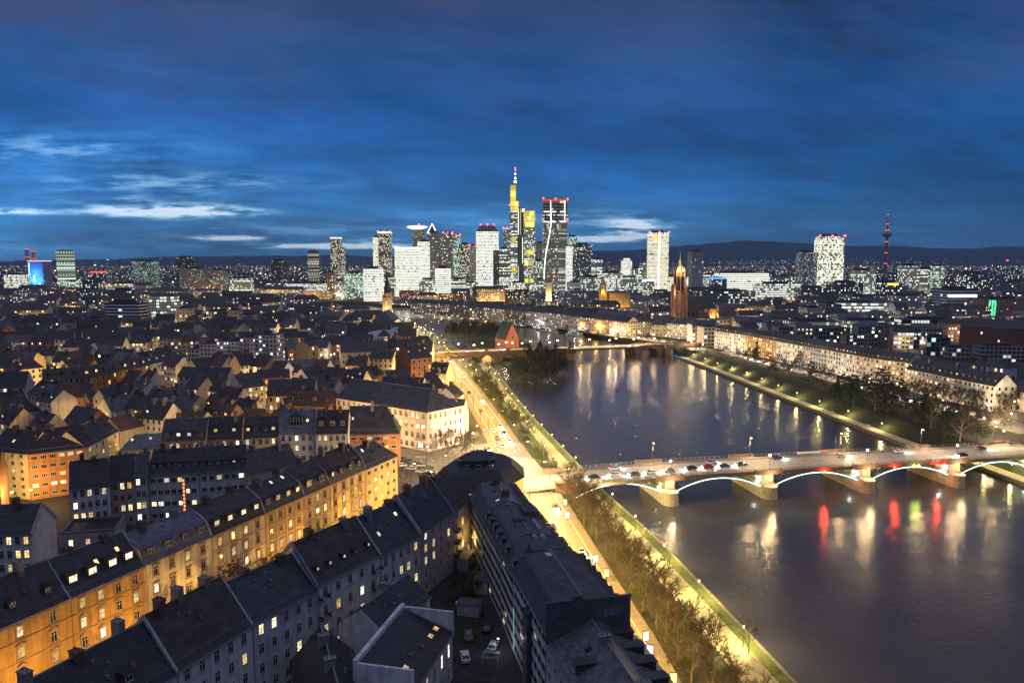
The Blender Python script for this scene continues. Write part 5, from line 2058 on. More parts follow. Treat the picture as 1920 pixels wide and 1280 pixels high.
# benches on the far promenade
for k, (px, py) in enumerate([(1452, 733), (1560, 774), (1633, 799)]):
    p = at(px, py, ZQ)
    o = thing('park_bench', ['bench under the fifth lamp of the far promenade', 'pale bench midway along the far promenade', 'pale bench on the far promenade closest to the arch bridge'][k], 'bench', (xr(p[1]) + 5.0, p[1], ZQ + .06), R(-70), 'benches on the far promenade')
    m = MB()
    m.box(-1.2, 1.2, -.25, .25, .4, .48)
    m.build('seat', PL['pale'], o)
    m = MB()
    m.box(-1.2, 1.2, .24, .32, .5, .95)
    m.build('backrest', PL['pale'], o)
    for sx in (-1.0, 1.0):
        m = MB()
        m.box(sx - .05, sx + .05, -.22, .3, 0, .4)
        m.build('leg', DMETAL, o)

# ------------------------------------------------------------------ old stone bridge upstream
OB0, OB1 = gpt(815, 664, 3.0), gpt(1300, 645, 3.0)
ou = (OB1 - OB0).normalized()
OB = thing('stone_bridge', 'old red stone bridge with a long steel middle span beyond the island', 'bridge', (OB0.x, OB0.y, 0), atan2(ou.y, ou.x))
ov = Vector((-ou.y, ou.x))
OL = (OB1 - OB0).length


def ol(px, py, z):
    d = gpt(px, py, z) - OB0
    return d.dot(ou)


m = MB()
m.box(-10, OL + 10, 0, 16, 2.2, 3.0)
m.build('deck', pmat('pale_old_deck', (.27, .25, .22), var=.25, scale=.4, rough=.8), OB)
RS2 = pmat('old_red_sandstone', (.13, .085, .062), var=.4, scale=.3)


def arch_wall(x0, x1, n, open_, z1=3.9):
    """masonry wall with n round arches, both faces and soffits"""
    m = MB()
    w_ = (x1 - x0) / n
    for k in range(n):
        a, b_ = x0 + k * w_, x0 + (k + 1) * w_
        r_ = open_ / 2
        c_ = (a + b_) / 2
        zs = -5.2
        pts = [(c_ - r_ * cos(pi * q / 12), zs + min(6.4, r_ * .75) * sin(pi * q / 12)) for q in range(13)]
        for y in (-.05, 16.05):
            m.face([(a, y, ZW - 1), (c_ - r_, y, ZW - 1), (c_ - r_, y, zs), (a, y, zs)])
            m.face([(c_ + r_, y, ZW - 1), (b_, y, ZW - 1), (b_, y, zs), (c_ + r_, y, zs)])
            for (xa, za), (xb, zb) in zip([(a, zs)] + pts, pts + [(b_, zs)]):
                m.face([(xa, y, za), (xb, y, zb), (xb, y, z1), (xa, y, z1)])
        for (xa, za), (xb, zb) in zip(pts, pts[1:]):
            m.face([(xa, -.05, za), (xb, -.05, zb), (xb, 16.05, zb), (xa, 16.05, za)])
        for x in (c_ - r_, c_ + r_):
            m.face([(x, -.05, ZW - 1), (x, 16.05, ZW - 1), (x, 16.05, zs), (x, -.05, zs)])
    m.box(x0, x1, -.2, .25, 3.0, 4.0)
    m.box(x0, x1, 15.75, 16.2, 3.0, 4.0)
    return m


xm0, xm1 = ol(1062, 655, 0), ol(1172, 652, 0)
arch_wall(-10, xm0 - 6, 6, 15).build('arch_wall', RS2, OB)
arch_wall(xm1 + 6, OL + 8, 3, 17).build('arch_wall', RS2, OB)
m = MB()
m.box(xm0 - 6, xm1 + 6, -.2, 16.2, 1.0, 2.3)
for k in range(40):
    x = xm0 - 6 + (xm1 - xm0 + 12) * k / 39
    m.box(x - .05, x + .05, -.1, 0, 3.0, 4.1)
m.box(xm0 - 6, xm1 + 6, -.12, .02, 4.1, 4.2)
m.build('steel_span', FASC, OB)
for x in (xm0 - 5, xm1 + 5, (xm1 + OL) / 2 + 4):
    m = MB()
    m.box(x - 4, x + 4, -3, 19, ZW - 1, 2.2)
    m.loft([[(x - 4, -3, ZW - 1), (x, -7, ZW - 1), (x + 4, -3, ZW - 1)], [(x - 4, -3, -1), (x, -7, -1), (x + 4, -3, -1)]])
    m.box(x - 4, x + 4, -3.4, -.3, 2.2, 3.2)
    m.build('pier', RS2, OB)
m = MB()
x = xm0 - 5
m.box(x - 2.6, x - .6, -1.6, .4, 3.0, 8.5)
m.loft([[(x - 2.8, -1.8, 8.5), (x - .4, -1.8, 8.5), (x - .4, .6, 8.5), (x - 2.8, .6, 8.5)], [(x - 1.7, -.7, 11.5), (x - 1.5, -.7, 11.5), (x - 1.5, -.5, 11.5), (x - 1.7, -.5, 11.5)]])
m.build('bridge_tower', RS2, OB)
G_OL = 'bright lamps along the old stone bridge'
for k, px in enumerate([852, 876, 900, 925, 949, 973, 1000, 1030, 1058, 1098, 1128, 1160, 1188, 1215, 1240, 1262]):
    x = ol(px, 655, 3.0)
    p = OB0 + ou * x + ov * (14 if k % 2 == 0 else 2)
    lamp(p.x, p.y, 3.0, 6.2, 3800, WARM, 'bright lamp on the old stone bridge', G_OL, 'post', 1.0, 'bridge_lamp')
for k in range(12):
    p = OB0 + ou * (8 + OL * k / 12.5) + ov * RNG.choice((5.5, 10.5))
    c_ = RNG.choice(CARC)
    car(p.x, p.y, 3.02, atan2(ou.y, ou.x) + RNG.choice((0, pi)), c_, c_ + ' car crossing the old stone bridge', 'cars on the old stone bridge', 300)
# ------------------------------------------------------------------ island
isl = [xy(px, py, ZW) for px, py in ((1012, 714), (960, 706), (955, 690), (900, 655), (845, 628), (832, 616), (862, 612), (915, 622), (968, 632), (1012, 655), (1056, 690), (1050, 706))]
m = MB()
r0 = [(x, y, ZW - .6) for x, y in isl]
cx_ = sum(p[0] for p in isl) / len(isl)
cy_ = sum(p[1] for p in isl) / len(isl)
r1 = [(cx_ + (x - cx_) * .86, cy_ + (y - cy_) * .95, ZW + 1.6) for x, y in isl]
m.loft([r0[::-1], r1[::-1]])
tag(m.build('island_ground', G_PARK), kind='structure')
G_IT = 'dark bare trees on the river island'
for px, py, kd, s_ in [(978, 706, WILLOW, 1.35), (995, 708, WILLOW, 1.5), (1010, 711, WILLOW, 1.5), (1028, 709, WILLOW, 1.45), (1045, 703, WILLOW, 1.3), (1000, 699, WILLOW, 1.6), (1020, 699, POP, 1.35), (1038, 697, POP, 1.3), (1005, 690, POP, 1.4), (1028, 690, POP, 1.45), (1048, 692, WILLOW, 1.3), (975, 694, WILLOW, 1.3), (1015, 682, POP, 1.4),
                       (1040, 682, POP, 1.3), (990, 686, POP, 1.35), (968, 700, WILLOW, 1.1), (1054, 698, WILLOW, 1.1)]:
    p = xy(px, py, ZW + 1.2)
    tree(p[0], p[1], ZW + .8, kd, s_, 'dark tree on the island tip', G_IT)
for k, (px, py, s_) in enumerate([(840, 642, 1.4), (848, 640, 1.55), (857, 640, 1.65), (866, 642, 1.7), (875, 644, 1.75), (885, 642, 1.75), (895, 645, 1.7), (904, 645, 1.75), (914, 646, 1.7), (924, 646, 1.6), (934, 645, 1.45), (871, 636, 1.6), (891, 636, 1.6), (912, 637, 1.5), (850, 634, 1.4), (926, 638, 1.4), (838, 634, 1.2)]):
    p = xy(px, py, ZW + 1.2)
    tree(p[0], p[1], ZW + 1.2, POP, s_, 'tall bare tree on the island', G_IT)
# red gable house on the island
p0 = up(948, 640, 690)
o = thing('gable_house', 'narrow red house with a very steep gable on the island by the stone bridge', 'house', (p0[0], 690, -4), R(24))
m = MB()
wg = 13.5
m.prism([(0, 0), (wg, 0), (wg, 24), (0, 24)], 0, 12)
m.face([(0, 0, 12), (wg, 0, 12), (wg / 2, 0, 27)])
m.face([(wg, 24, 12), (0, 24, 12), (wg / 2, 24, 27)])
m.build('wall', pmat('red_render', (.30, .10, .06), var=.2), o)
m = MB()
for sx in (-1, 1):
    xa = wg / 2 + sx * (wg / 2 + .4)
    m.loft([[(xa, .3, 11.4), (wg / 2, .3, 27.2), (wg / 2, 24.3, 27.2), (xa, 24.3, 11.4)], [(xa + sx * .01, .3, 11.7), (wg / 2, .3, 27.6), (wg / 2, 24.3, 27.6), (xa + sx * .01, 24.3, 11.7)]])
m.build('roof', RF['dark'], o)
for z in (3, 8, 13):
    window1(o, (wg / 2, -.03, z), 0, 1.6, 2.2, 1 if z == 8 else 0)
light(o, (3, -9, 6), 700, (1.0, .45, .22), .4)
# boathouses moored before the stone bridge
for k, (px, py) in enumerate([(862, 676), (914, 678)]):
    p = at(px, py, ZW)
    o = thing('boathouse', ['small gabled boathouse before the town end of the stone bridge', 'small gabled boathouse closer to the island trees'][k], 'boathouse', (p[0], p[1], ZW), R(15), 'boathouses before the stone bridge')
    m = MB()
    m.box(-5, 5, 0, 14, -.5, 3.2)
    m.face([(-5, 0, 3.2), (5, 0, 3.2), (0, 0, 6.4)])
    m.face([(5, 14, 3.2), (-5, 14, 3.2), (0, 14, 6.4)])
    m.build('wall', PL['sand'], o)
    m = MB()
    for sx in (-1, 1):
        m.loft([[(sx * 5.4, -.4, 2.9), (0, -.4, 6.4), (0, 14.4, 6.4), (sx * 5.4, 14.4, 2.9)], [(sx * 5.4, -.4, 3.15), (0, -.4, 6.7), (0, 14.4, 6.7), (sx * 5.4, 14.4, 3.15)]])
    m.build('roof', RF['brown'], o)
    light(o, (0, -4, 3.5), 700, WARM, .3)
# excursion boats at the far quay
G_BO = 'excursion boats moored at the far quay'
for k, (x0, y0, x1, y1) in enumerate([(966, 612, 1000, 606), (1002, 617, 1022, 612), (1016, 621, 1062, 614), (1068, 628, 1108, 622)]):
    a, b_ = gpt(x0, y0 - 1, ZW), gpt(x1, y1 + 3, ZW)
    d = b_ - a
    ln = min(60, max(28, d.length))
    o = thing('excursion_boat', ['dark hulled excursion boat moored farthest up the quay', 'small white excursion boat between two longer ones', 'long white excursion boat with a lit saloon deck', 'white excursion boat moored closest to the stone bridge'][k], 'boat', (a.x, a.y, ZW), atan2(d.y, d.x) * .0 + R(-62), G_BO)
    m = MB()
    hw = 4.2
    out = [(0, -hw * .8), (ln * .8, -hw), (ln * .94, -hw * .55), (ln, 0), (ln * .94, hw * .55), (ln * .8, hw), (0, hw * .8)]
    m.loft([[(x * .97 + .4, y * .85, -.4) for x, y in out], [(x, y, 1.4) for x, y in out]])
    m.build('hull', PL['white'] if k else DMETAL, o)
    m = MB()
    m.prism([(ln * .06, -hw * .75), (ln * .78, -hw * .85), (ln * .84, 0), (ln * .78, hw * .85), (ln * .06, hw * .75)], 1.4, 4.2, 0, 0, 1.8, 2.8)
    m.build('saloon', facademat('boat_saloon_%d' % k, (.6, .6, .6), lit=.3 if k % 2 == 0 else .5, st=1.6, wx=(.08, .92), wy=(.25, .85)), o)
    m = MB()
    m.box(ln * .05, ln * .8, -hw * .82, hw * .82, 4.2, 4.4)
    m.box(ln * .55, ln * .66, -1.6, 1.6, 4.4, 6.4)
    m.build('sun_deck', PL['pale'], o)
    light(o, (ln * .4, 0, 7.5), 900, COOL, .3)
# buoy on the water
p = at(1157, 730, ZW)
o = thing('buoy', 'small dark buoy floating alone in the middle of the river', 'buoy', (p[0], p[1], ZW))
m = MB()
m.lathe(0, 0, [(.5, -.4), (.9, .1), (.9, .5), (.45, .9), (.25, 2.0)], 12)
m.build('float', DMETAL, o)
m = MB()
m.lathe(0, 0, [(.05, 2.0), (.32, 2.3), (.32, 2.7), (.02, 3.0)], 8)
m.build('top_mark', DMETAL, o)

for k, (px, py) in enumerate([(838, 652), (826, 645), (815, 637), (805, 630), (796, 623), (786, 618), (776, 613), (766, 610), (842, 660), (850, 668), (860, 677), (832, 640), (806, 622), (790, 614)]):
    p = xy(px - 5, py, 0)
    tree(p[0], p[1], -.3, TREES[k % 4], .62, 'bare near bank tree', 'bare trees on the near bank beyond the stone bridge')
# ------------------------------------------------------------------ left bank: blocks behind the lamplit row
OCC = []          # occupied discs (x, y, r)


def occ_line(a, b_, dep, r=None):
    a, b_ = Vector(a), Vector(b_)
    d = b_ - a
    n = Vector((-d.y, d.x)).normalized()
    k = max(1, int(d.length / 7))
    for i in range(k + 1):
        for j in (0.15, .85):
            p = a + d * (i / k) + n * dep * j
            OCC.append((p.x, p.y, r or 6.5))


def free(x, y, r):
    return all((x - a) ** 2 + (y - b_) ** 2 > (r + c) ** 2 for a, b_, c in OCC)


def ph(label, p0, p1, ez, rz, dep=12.0, **kw):
    """house from its front eave as seen in the photo"""
    a, b_ = xy(p0[0], p0[1], ez), xy(p1[0], p1[1], ez)
    occ_line(a, b_, dep)
    return house(label, kw.pop('cat', 'house'), a, b_, dep, ez, rz, **kw)


G_E = 'tenements around the dark yard behind the lamplit row'
ph('white tenement with a bare bluish gable wall at the yard corner', (129, 917), (205, 908), 14, 20.5, 14, wall='white', roofm='dark', nf=4, nb=5, lit=.35, group=G_E, name='tenement_house', chim=2, wallm2='white', cat='tenement house')
ph('beige tenement with lit kitchen windows at the back of the yard', (205, 903), (252, 898), 14, 20.5, 12, wall='beige', roofm='dark', nf=4, nb=3, lit=.3, group=G_E, name='tenement_house', chim=1, cat='tenement house')
ph('narrow white stair house beside the long yard front', (250, 892), (276, 890), 15, 20.5, 10, wall='pale', roofm='grey', nf=4, nb=2, lit=.5, group=G_E, name='tenement_house', chim=1, cat='tenement house')
ph('long white rear front with many dormers and a neon lit stair', (277, 888), (372, 884), 15, 21, 13, wall='pale', roofm='dark', nf=4, nb=7, lit=.3, dorm=6, dstyle='flat', dlit=.1, dsize=(1.4, 1.2), win=(1.5, 1.5), group=G_E, name='tenement_house', chim=3, cat='tenement house', slitcool=.3)
ph('white rear front with one patio lamp beside a projecting gable', (372, 884), (462, 877), 15, 21, 13, wall='pale', roofm='dark', nf=4, nb=6, lit=.25, dorm=6, dstyle='flat', dlit=.1, dsize=(1.4, 1.2), win=(1.5, 1.5), group=G_E, name='tenement_house', chim=3, cat='tenement house')
ph('dark roofed rear house with a glazed terrace behind the yellow house', (462, 890), (560, 868), 13, 19, 11, wall='grey', roofm='slate', nf=3, nb=6, lit=.1, group=G_E, name='tenement_house', chim=2, cat='tenement house')
p = at(346, 905, 0)
e_ = xy(346, 886, 15)
o = thing('neon_strip', 'orange and blue neon strip climbing the stair of the rear front', 'neon sign', (e_[0], e_[1] - 1.2, 0))
m = MB()
for k in range(9):
    m.box(-.22 + .1 * (k % 2), .22 + .1 * (k % 2), -.1, .1, 3.4 + k * 1.15, 4.1 + k * 1.15)
m.build('tube', emat('orange_neon', (1.0, .28, .08), 2.2), o)
m = MB()
m.box(-.5, .5, .1, .7, 0, 14)
m.build('duct', PL['concrete'], o)
ph('flat dark annex roof at the foot of the bare gable', (112, 1000), (215, 992), 5, 5, 12, roof='flat', wall='grey', nf=1, nb=3, lit=.4, name='annex', cat='annex')
ph('white corner house with a pointed gable wall at the photo edge', (-45, 1003), (60, 999), 14, 19.5, 12, wall='white', roofm='dark', nf=4, nb=6, lit=.3, name='tenement_house', chim=1, group=G_E, cat='tenement house', para=(0, .5))
G_G = 'houses at the crossing on the photo edge'
ph('cream apartment house glowing at its foot on the photo edge', (-20, 842), (50, 849), 16, 22, 13, wall='cream', roofm='dark', nf=6, nb=4, lit=.2, group=G_G, name='apartment_house', cat='apartment house', sky=1, skylit=1, win=(1.4, 1.3))
ph('orange apartment house with a row of small skylights', (51, 850), (160, 837), 16, 22.5, 13, wall='orange', roofm='brown', nf=5, nb=6, lit=.3, group=G_G, name='apartment_house', cat='apartment house', sky=6, skylit=0, win=(1.8, 1.3), chim=3)
ph('cream house turning the corner behind the orange house', (160, 837), (222, 806), 16, 21.5, 12, wall='cream', roofm='dark', nf=5, nb=5, lit=.3, group=G_G, name='apartment_house', cat='apartment house', sky=4, skylit=.2, win=(1.2, 1.5), chim=2)
ph('brick house cut off by the photo edge beside the lit cream wall', (-60, 890), (-2, 885), 14, 20, 10, wall='brick', roofm='brown', nf=4, nb=3, lit=.5, group=G_G, name='apartment_house', cat='apartment house')
G_H = 'row of houses with lamplit upper fronts'
HK = dict(group=G_H, name='row_house', cat='row house', dep=11.5)
ph('low cream pavilion house at the start of the lamplit row', (226, 843), (301, 838), 11.5, 15.5, wall='cream', roofm='blue', nf=3, nb=5, lit=.2, sky=2, skylit=.6, chim=0, hip=(4, 0), **HK)
ph('cream row house with four lit dormers on a broad dark roof', (302, 827), (386, 824), 15, 22, wall='cream', roofm='slate', nf=4, nb=7, lit=.2, dorm=4, dstyle='flat', dlit=.6, style='surround', roof='mansard', chim=2, **HK)
ph('cream row house with two bay windows and balconies', (387, 823), (454, 820), 15, 22, wall='yellow', roofm='dark', nf=4, nb=5, lit=.35, dorm=2, dstyle='gable', dlit=1, style='surround', chim=2, para=(.4, 0), **HK)
ph('plain cream row house with small square dormers', (455, 820), (521, 817), 14.5, 21, wall='cream', roofm='slate', nf=4, nb=5, lit=.2, dorm=4, dstyle='flat', dlit=.4, style='plain', chim=1, **HK)
ph('white row house with a curved baroque gable over a blue roof', (522, 812), (590, 810), 15.5, 23, wall='white', roofm='blue', nf=4, nb=5, lit=.15, dorm=1, dstyle='gable', dlit=.3, dsize=(5.0, 3.4), style='plain', chim=2, sky=2, **HK)
ph('white row house with a small ornate gable and two wide dormers', (591, 811), (652, 810), 15.5, 23, wall='white', roofm='brown', nf=4, nb=5, lit=.2, dorm=3, dstyle='gable', dlit=.3, dsize=(2.2, 2.2), style='plain', chim=2, sky=3, para=(.4, 0), **HK)
ph('orange brick apartment house with corner balconies beside the white office', (653, 812), (748, 810), 14, 23.5, wall='orange', roofm='slate', nf=4, nb=6, lit=.35, sky=5, skylit=.1, chim=1, hip=(0, 5), win=(1.9, 1.2), **HK)
o_ = SC.objects[-1]
ob = [q for q in SC.objects if q.get('label', '').startswith('orange brick')][0]
for k in range(4):
    balcony(ob, 27.5, 1.0 + k * 3.4, 4.0, 1.6)
    balcony(ob, 11.5, 1.0 + k * 3.4, 3.0, 1.2)
ph('big pale pink office block with a dark hipped roof by the riverside road', (630, 744), (801, 772), 17, 24.5, 21, wall='pink', roofm='slate', nf=4, nb=17, lit=.04, name='office_block', cat='office block', hip=(0, 9), ends='R', endwin=7, win=(1.9, 2.3), style='plain', chim=0, skew=(0, 2))
ob = [q for q in SC.objects if q.get('label', '').startswith('big pale pink')][0]
# lit ground floor of the office block
L_ = (Vector(xy(801, 772, 17)) - Vector(xy(630, 744, 17))).length
for k in range(5):
    window(ob, (L_ + .06 + .02 * k, 4 + k * 3.2, .6), pi / 2, 2.4, 2.4, 'single', 2 if k % 2 == 0 else 1)
window(ob, (L_ - 4, -.05, .6), 0, 3.0, 2.6, 'single', 2)
# further digitised houses
G_M = 'roofs between the office block and the church'
MK = dict(det=1, group=G_M, name='town_house', cat='house')
ph('pale flat fronted house right of the lit window hall', (711, 726), (790, 728), 12, 17, 14, wall='white', roofm='slate', nf=3, nb=7, lit=.1, **MK)
ph('low hall with a bright band of lit windows behind the office block', (727, 712), (770, 709), 11, 16, 12, wall='pale', roofm='dark', nf=2, nb=5, lit=.9, win=(3.2, 2.0), slitcool=.5, chim=0, **MK)
ph('dark hipped house at the bend of the riverside road', (790, 728), (838, 726), 11, 19, 14, wall='pale', roofm='slate', nf=3, nb=4, lit=.1, hip=(4, 6), **MK)
ph('tall dark house with a glass roof beside the riverside road', (770, 672), (811, 668), 20, 27, 18, wall='brick', roofm='dark', nf=5, nb=4, lit=.15, sky=4, skylit=.9, **MK)
ph('rust coloured house with two rows of small windows', (650, 684), (688, 684), 14, 19, 13, wall='rust', roofm='brown', nf=3, nb=5, lit=.1, wallm2='orange', **MK)
ph('long low blue roofed workshop in front of the rust house', (500, 689), (632, 686), 10, 14, 14, wall='pale', roofm='blue', nf=2, nb=10, lit=.1, chim=0, **MK)
ph('house with an orange glowing front at the workshop corner', (480, 708), (542, 706), 13, 17, 12, wall='orange', roofm='dark', nf=3, nb=5, lit=.3, **MK)
ph('dark long school roof with a pale glazed strip', (638, 660), (727, 658), 14, 20, 20, wall='grey', roofm='slate', nf=3, nb=9, lit=.12, chim=1, **MK)
ph('red brick roofed houses in front of the pink office wing', (532, 757), (620, 760), 13, 19, 12, wall='brick', roofm='red', nf=3, nb=7, lit=.12, dorm=4, dstyle='flat', **MK)
ph('curved mansard corner house left of the pink office block', (500, 742), (590, 740), 15, 22, 13, wall='beige', roofm='slate', nf=4, nb=7, lit=.15, dorm=5, dlit=.2, roof='mansard', **MK)
ph('yellow glowing fire wall standing tall among dark roofs', (578, 648), (596, 646), 17, 20, 14, wall='yellow', roofm='dark', nf=4, nb=1, lit=.3, **MK)
G_N = 'curved row of lamplit houses among the dark roofs'
NK = dict(det=1, group=G_N, name='town_house', cat='house')
ph('long orange brown house on the inside of the curved row', (175, 704), (281, 683), 15, 20, 12, wall='rust', roofm='brown', nf=4, nb=10, lit=.2, dorm=6, dstyle='flat', dlit=.7, **NK)
ph('white house closing the curved row with lit attic windows', (281, 682), (350, 668), 14, 18, 12, wall='white', roofm='dark', nf=3, nb=7, lit=.2, sky=5, skylit=.9, **NK)
ph('dim brown house at the outer end of the curved row', (78, 711), (174, 705), 15, 20, 12, wall='beige', roofm='brown', nf=4, nb=8, lit=.1, dorm=4, dstyle='flat', dlit=.6, **NK)
ph('pink apartment house above the turquoise sign', (332, 704), (426, 706), 14, 18.5, 12, wall='pink', roofm='dark', nf=4, nb=8, lit=.2, chim=1, **NK)
ph('white house with a tall bare gable near the photo edge', (-30, 727), (48, 724), 15, 22, 13, wall='white', roofm='dark', nf=4, nb=5, lit=.3, **NK)
p = xy(358, 733, 4)
o = thing('neon_sign', 'turquoise glowing sign over a shop below the pink house', 'neon sign', (p[0], p[1] - 1, 4))
m = MB()
m.box(-5, 5, -.3, .3, -.5, .6)
m.build('light_panel', emat('turquoise_sign', (.1, .95, .75), 4.5), o)
m = MB()
m.box(-5.4, 5.4, .31, 3.5, -4, 1.0)
m.build('canopy', DMETAL, o)
light(o, (0, -3, 0), 2500, (.2, 1, .8), .4)
# white balcony slabs
G_SL = 'white apartment slabs with balconies'
FM_SLAB = facademat('slab_front', (.52, .54, .58), lit=.2, st=3.0, wx=(.25, .75), wy=(.3, .75), coolf=.3)
for k, (x0, x1, yt, yb, lab) in enumerate([(352, 376, 655, 690, 'low stepped white slab with a blank side'), (376, 406, 645, 695, 'white balcony slab with few lit windows'), (408, 428, 640, 699, 'tall white slab with a warm lit balcony stack'), (428, 450, 641, 698, 'bluish white slab beside the lit balcony stack'),
                                           (452, 478, 634, 697, 'white slab with dark recessed balconies'), (480, 522, 628, 696, 'broad white slab with a cross of lit windows')]):
    a, b_ = at(x0, yb, 0), at(x1, yb, 0)
    Yd = (a[1] + b_[1]) / 2
    top = up(x0, yt, Yd)[2]
    o = thing('apartment_slab', lab, 'apartment block', (a[0], Yd, 0), R(-6), G_SL)
    L_ = (b_[0] - a[0])
    occ_line((a[0], Yd), (b_[0], Yd), 14)
    m = MB()
    m.prism([(0, 0), (L_, 0), (L_, 14), (0, 14)], -1, top, 0, 0, 2.8, 3.0)
    m.build('wall', FM_SLAB, o)
    m = MB()
    m.box(-.2, L_ + .2, -.2, 14.2, top + .01, top + .5)
    m.box(L_ * .3, L_ * .6, 4, 9, top + .5, top + 3)
    m.build('roof', RF['flat'], o)
    nst = max(1, int(L_ / 9))
    for q in range(nst):
        for fz in range(int(top / 3)):
            if fz < 1:
                continue
            xx = L_ * (q + .5) / nst
            b2 = balcony(o, xx, fz * 3.0 + .1, 3.0, 1.3)
p = up(417, 668, at(417, 699, 0)[1])

# ------------------------------------------------------------------ generic roofscape of the left bank
FW = {}
for nm, c in (('white', (.50, .51, .54)), ('cream', (.55, .46, .31)), ('grey', (.26, .26, .28)), ('brick', (.22, .10, .065)), ('beige', (.36, .30, .23))):
    FW[nm] = facademat(nm + '_windowed_wall', c, lit=.24, st=2.4, wx=(.28, .72), wy=(.30, .76), coolf=.25, warm=(1.0, .60, .22), cool=(1.0, .86, .55))
occ_line(onA(-30, 0), onA(150, 0), 22, 9)
for q in range(250, 660, 8):
    OCC.append((xroad(q) + 2, q, 13 if q > 285 else 16))
OCC.append((-45, 300, 26))
OCC.append((-30, 285, 26))
OCC.append((-60, 285, 20))
rg = random.Random(21)
G_RS = 'dark roofed houses of the old quarter'


def field(x, y):
    return .25 * sin(x * .012 + 1.0) + .30 * sin(y * .011 + .4) - .08


mid = 0
LAMPS_L = []
row_y = 286.0
while row_y < 905:
    x = -0.70 * row_y - 30 + rg.uniform(-20, 0)
    gap = 0
    while True:
        yy_ = row_y + 16 * sin(x * .013 + row_y * .05) + rg.uniform(-4, 4)
        px_, py_ = proj((x, yy_, 14))
        lim = xroad(min(yy_, 636)) - 16 if yy_ < 640 else interp([(a, b_) for a, b_ in WLfar[:6]], yy_) - 45
        if x > lim:
            break
        far_ = yy_ > 560
        Wd = rg.uniform(10, 17) * (1.0 if not far_ else 1.35)
        dep = rg.uniform(10, 12.5)
        if rg.random() < .16:
            x += rg.uniform(8, 16)
            LAMPS_L.append((x - 6, yy_ - 6))
            if rg.random() < .5:
                LAMPS_L.append((x - 5, yy_ + 9))
            continue
        ang = field(x, yy_) + rg.uniform(-.08, .08)
        gab = rg.random() < .25
        if gab:
            ang += pi / 2 * rg.choice((-1, 1)) * .95
        ca, sa = cos(ang), sin(ang)
        cx_, cy_ = x + Wd / 2, yy_ + dep / 2
        a = (cx_ - ca * Wd / 2 + sa * dep / 2, cy_ - sa * Wd / 2 - ca * dep / 2)
        b_ = (cx_ + ca * Wd / 2 + sa * dep / 2, cy_ + sa * Wd / 2 - ca * dep / 2)
        if free(cx_, cy_, 7.5) and px_ > -70:
            ez = rg.uniform(8.5, 14.5) if not far_ else rg.uniform(10, 16)
            rz_ = ez + rg.uniform(4.5, 6.8)
            wl = rg.choice(('white', 'white', 'pale', 'cream', 'beige', 'grey', 'brick', 'rust'))
            rf = rg.choice(('slate', 'dark', 'dark', 'brown', 'brown', 'red', 'grey'))
            nfl = max(2, round(ez / 3.4))
            desc = {'white': 'white', 'pale': 'pale', 'cream': 'cream', 'beige': 'beige', 'grey': 'grey', 'brick': 'brick', 'rust': 'rust brown'}[wl] + (' gabled' if gab else '') + ' house with ' + {'slate': 'slate', 'dark': 'black', 'brown': 'brown', 'red': 'reddish', 'grey': 'grey'}[rf] + ' roof'
            if yy_ < 470:
                o = house(None, 'house', a, b_, dep, ez, rz_, wall=wl, roofm=rf, nf=nfl, nb=max(2, int(Wd / 3.2)), lit=.2 if rg.random() < .7 else .45, win=(1.1, 1.5), det=1, dorm=rg.choice((0, 0, 2, 3)), dstyle=rg.choice(('flat', 'gable')), dsize=(1.4, 1.3), dlit=.25,
                          chim=rg.choice((1, 1, 2)), sky=rg.choice((0, 0, 2)), skylit=.3, group=G_RS, name='town_house', hip=(0, 0) if rg.random() < .8 else (3, 3), endwin=2 if gab else 0, ends='LR' if gab else '')
            else:
                fwk = {'pale': 'white', 'rust': 'brick'}.get(wl, wl)
                o = house(None, 'house', a, b_, dep, ez, rz_, wall=FW[fwk], wallm2=wl, roofm=rf, nf=nfl, nb=max(3, int(Wd / 2.8)), det=0, chim=rg.choice((0, 1)), group=G_RS, name='town_house', hip=(0, 0) if rg.random() < .7 else (4, 4))
            later(o, desc, (cx_, cy_, ez))
            mid += 1
        x += Wd * (1.02 if rg.random() < .8 else 1.3)
    row_y += rg.uniform(23, 27) if row_y < 460 else rg.uniform(30, 37)
print('mid houses', mid)
G_SLP = 'street lamps among the roofs of the old quarter'
k = 0
for (x, y) in LAMPS_L:
    lamp(x, y, 0, 6.5, rg.choice((900, 1900, 4200)), rg.choice((SODIUM, SODIUM, WARM)), 'old quarter lane lamp', G_SLP, 'post', .5, 'lane_lamp')
    k += 1
# explicit glowing street spots seen in the photo
for px, py, pw, c_ in [(215, 742, 9000, WARM), (222, 736, 6000, WARM), (200, 728, 7000, SODIUM), (60, 955, 5000, SODIUM), (25, 960, 6000, SODIUM), (250, 868, 3500, SODIUM), (300, 864, 4500, SODIUM), (360, 860, 5000, SODIUM), (420, 858, 5000, SODIUM), (480, 853, 5000, SODIUM), (540, 850, 5000, SODIUM), (600, 848, 5000, WARM),
                       (660, 846, 4000, WARM), (715, 848, 5000, WARM), (380, 738, 6000, SODIUM), (330, 735, 4000, SODIUM), (500, 742, 6000, SODIUM), (590, 668, 8000, SODIUM), (140, 862, 2000, SODIUM), (90, 880, 2500, SODIUM), (665, 715, 5000, SODIUM), (230, 795, 4000, (1.0, .84, .32)), (610, 700, 3000, SODIUM),
                       (810, 690, 6000, WARM), (820, 720, 6000, WARM), (790, 750, 3000, WARM)]:
    p = xy(px, py, 0)
    lamp(p[0], p[1], 0, 6.5, pw * .7, c_, 'glowing street lamp in a lane', 'glowing street lamps in the lanes', 'post', .5)

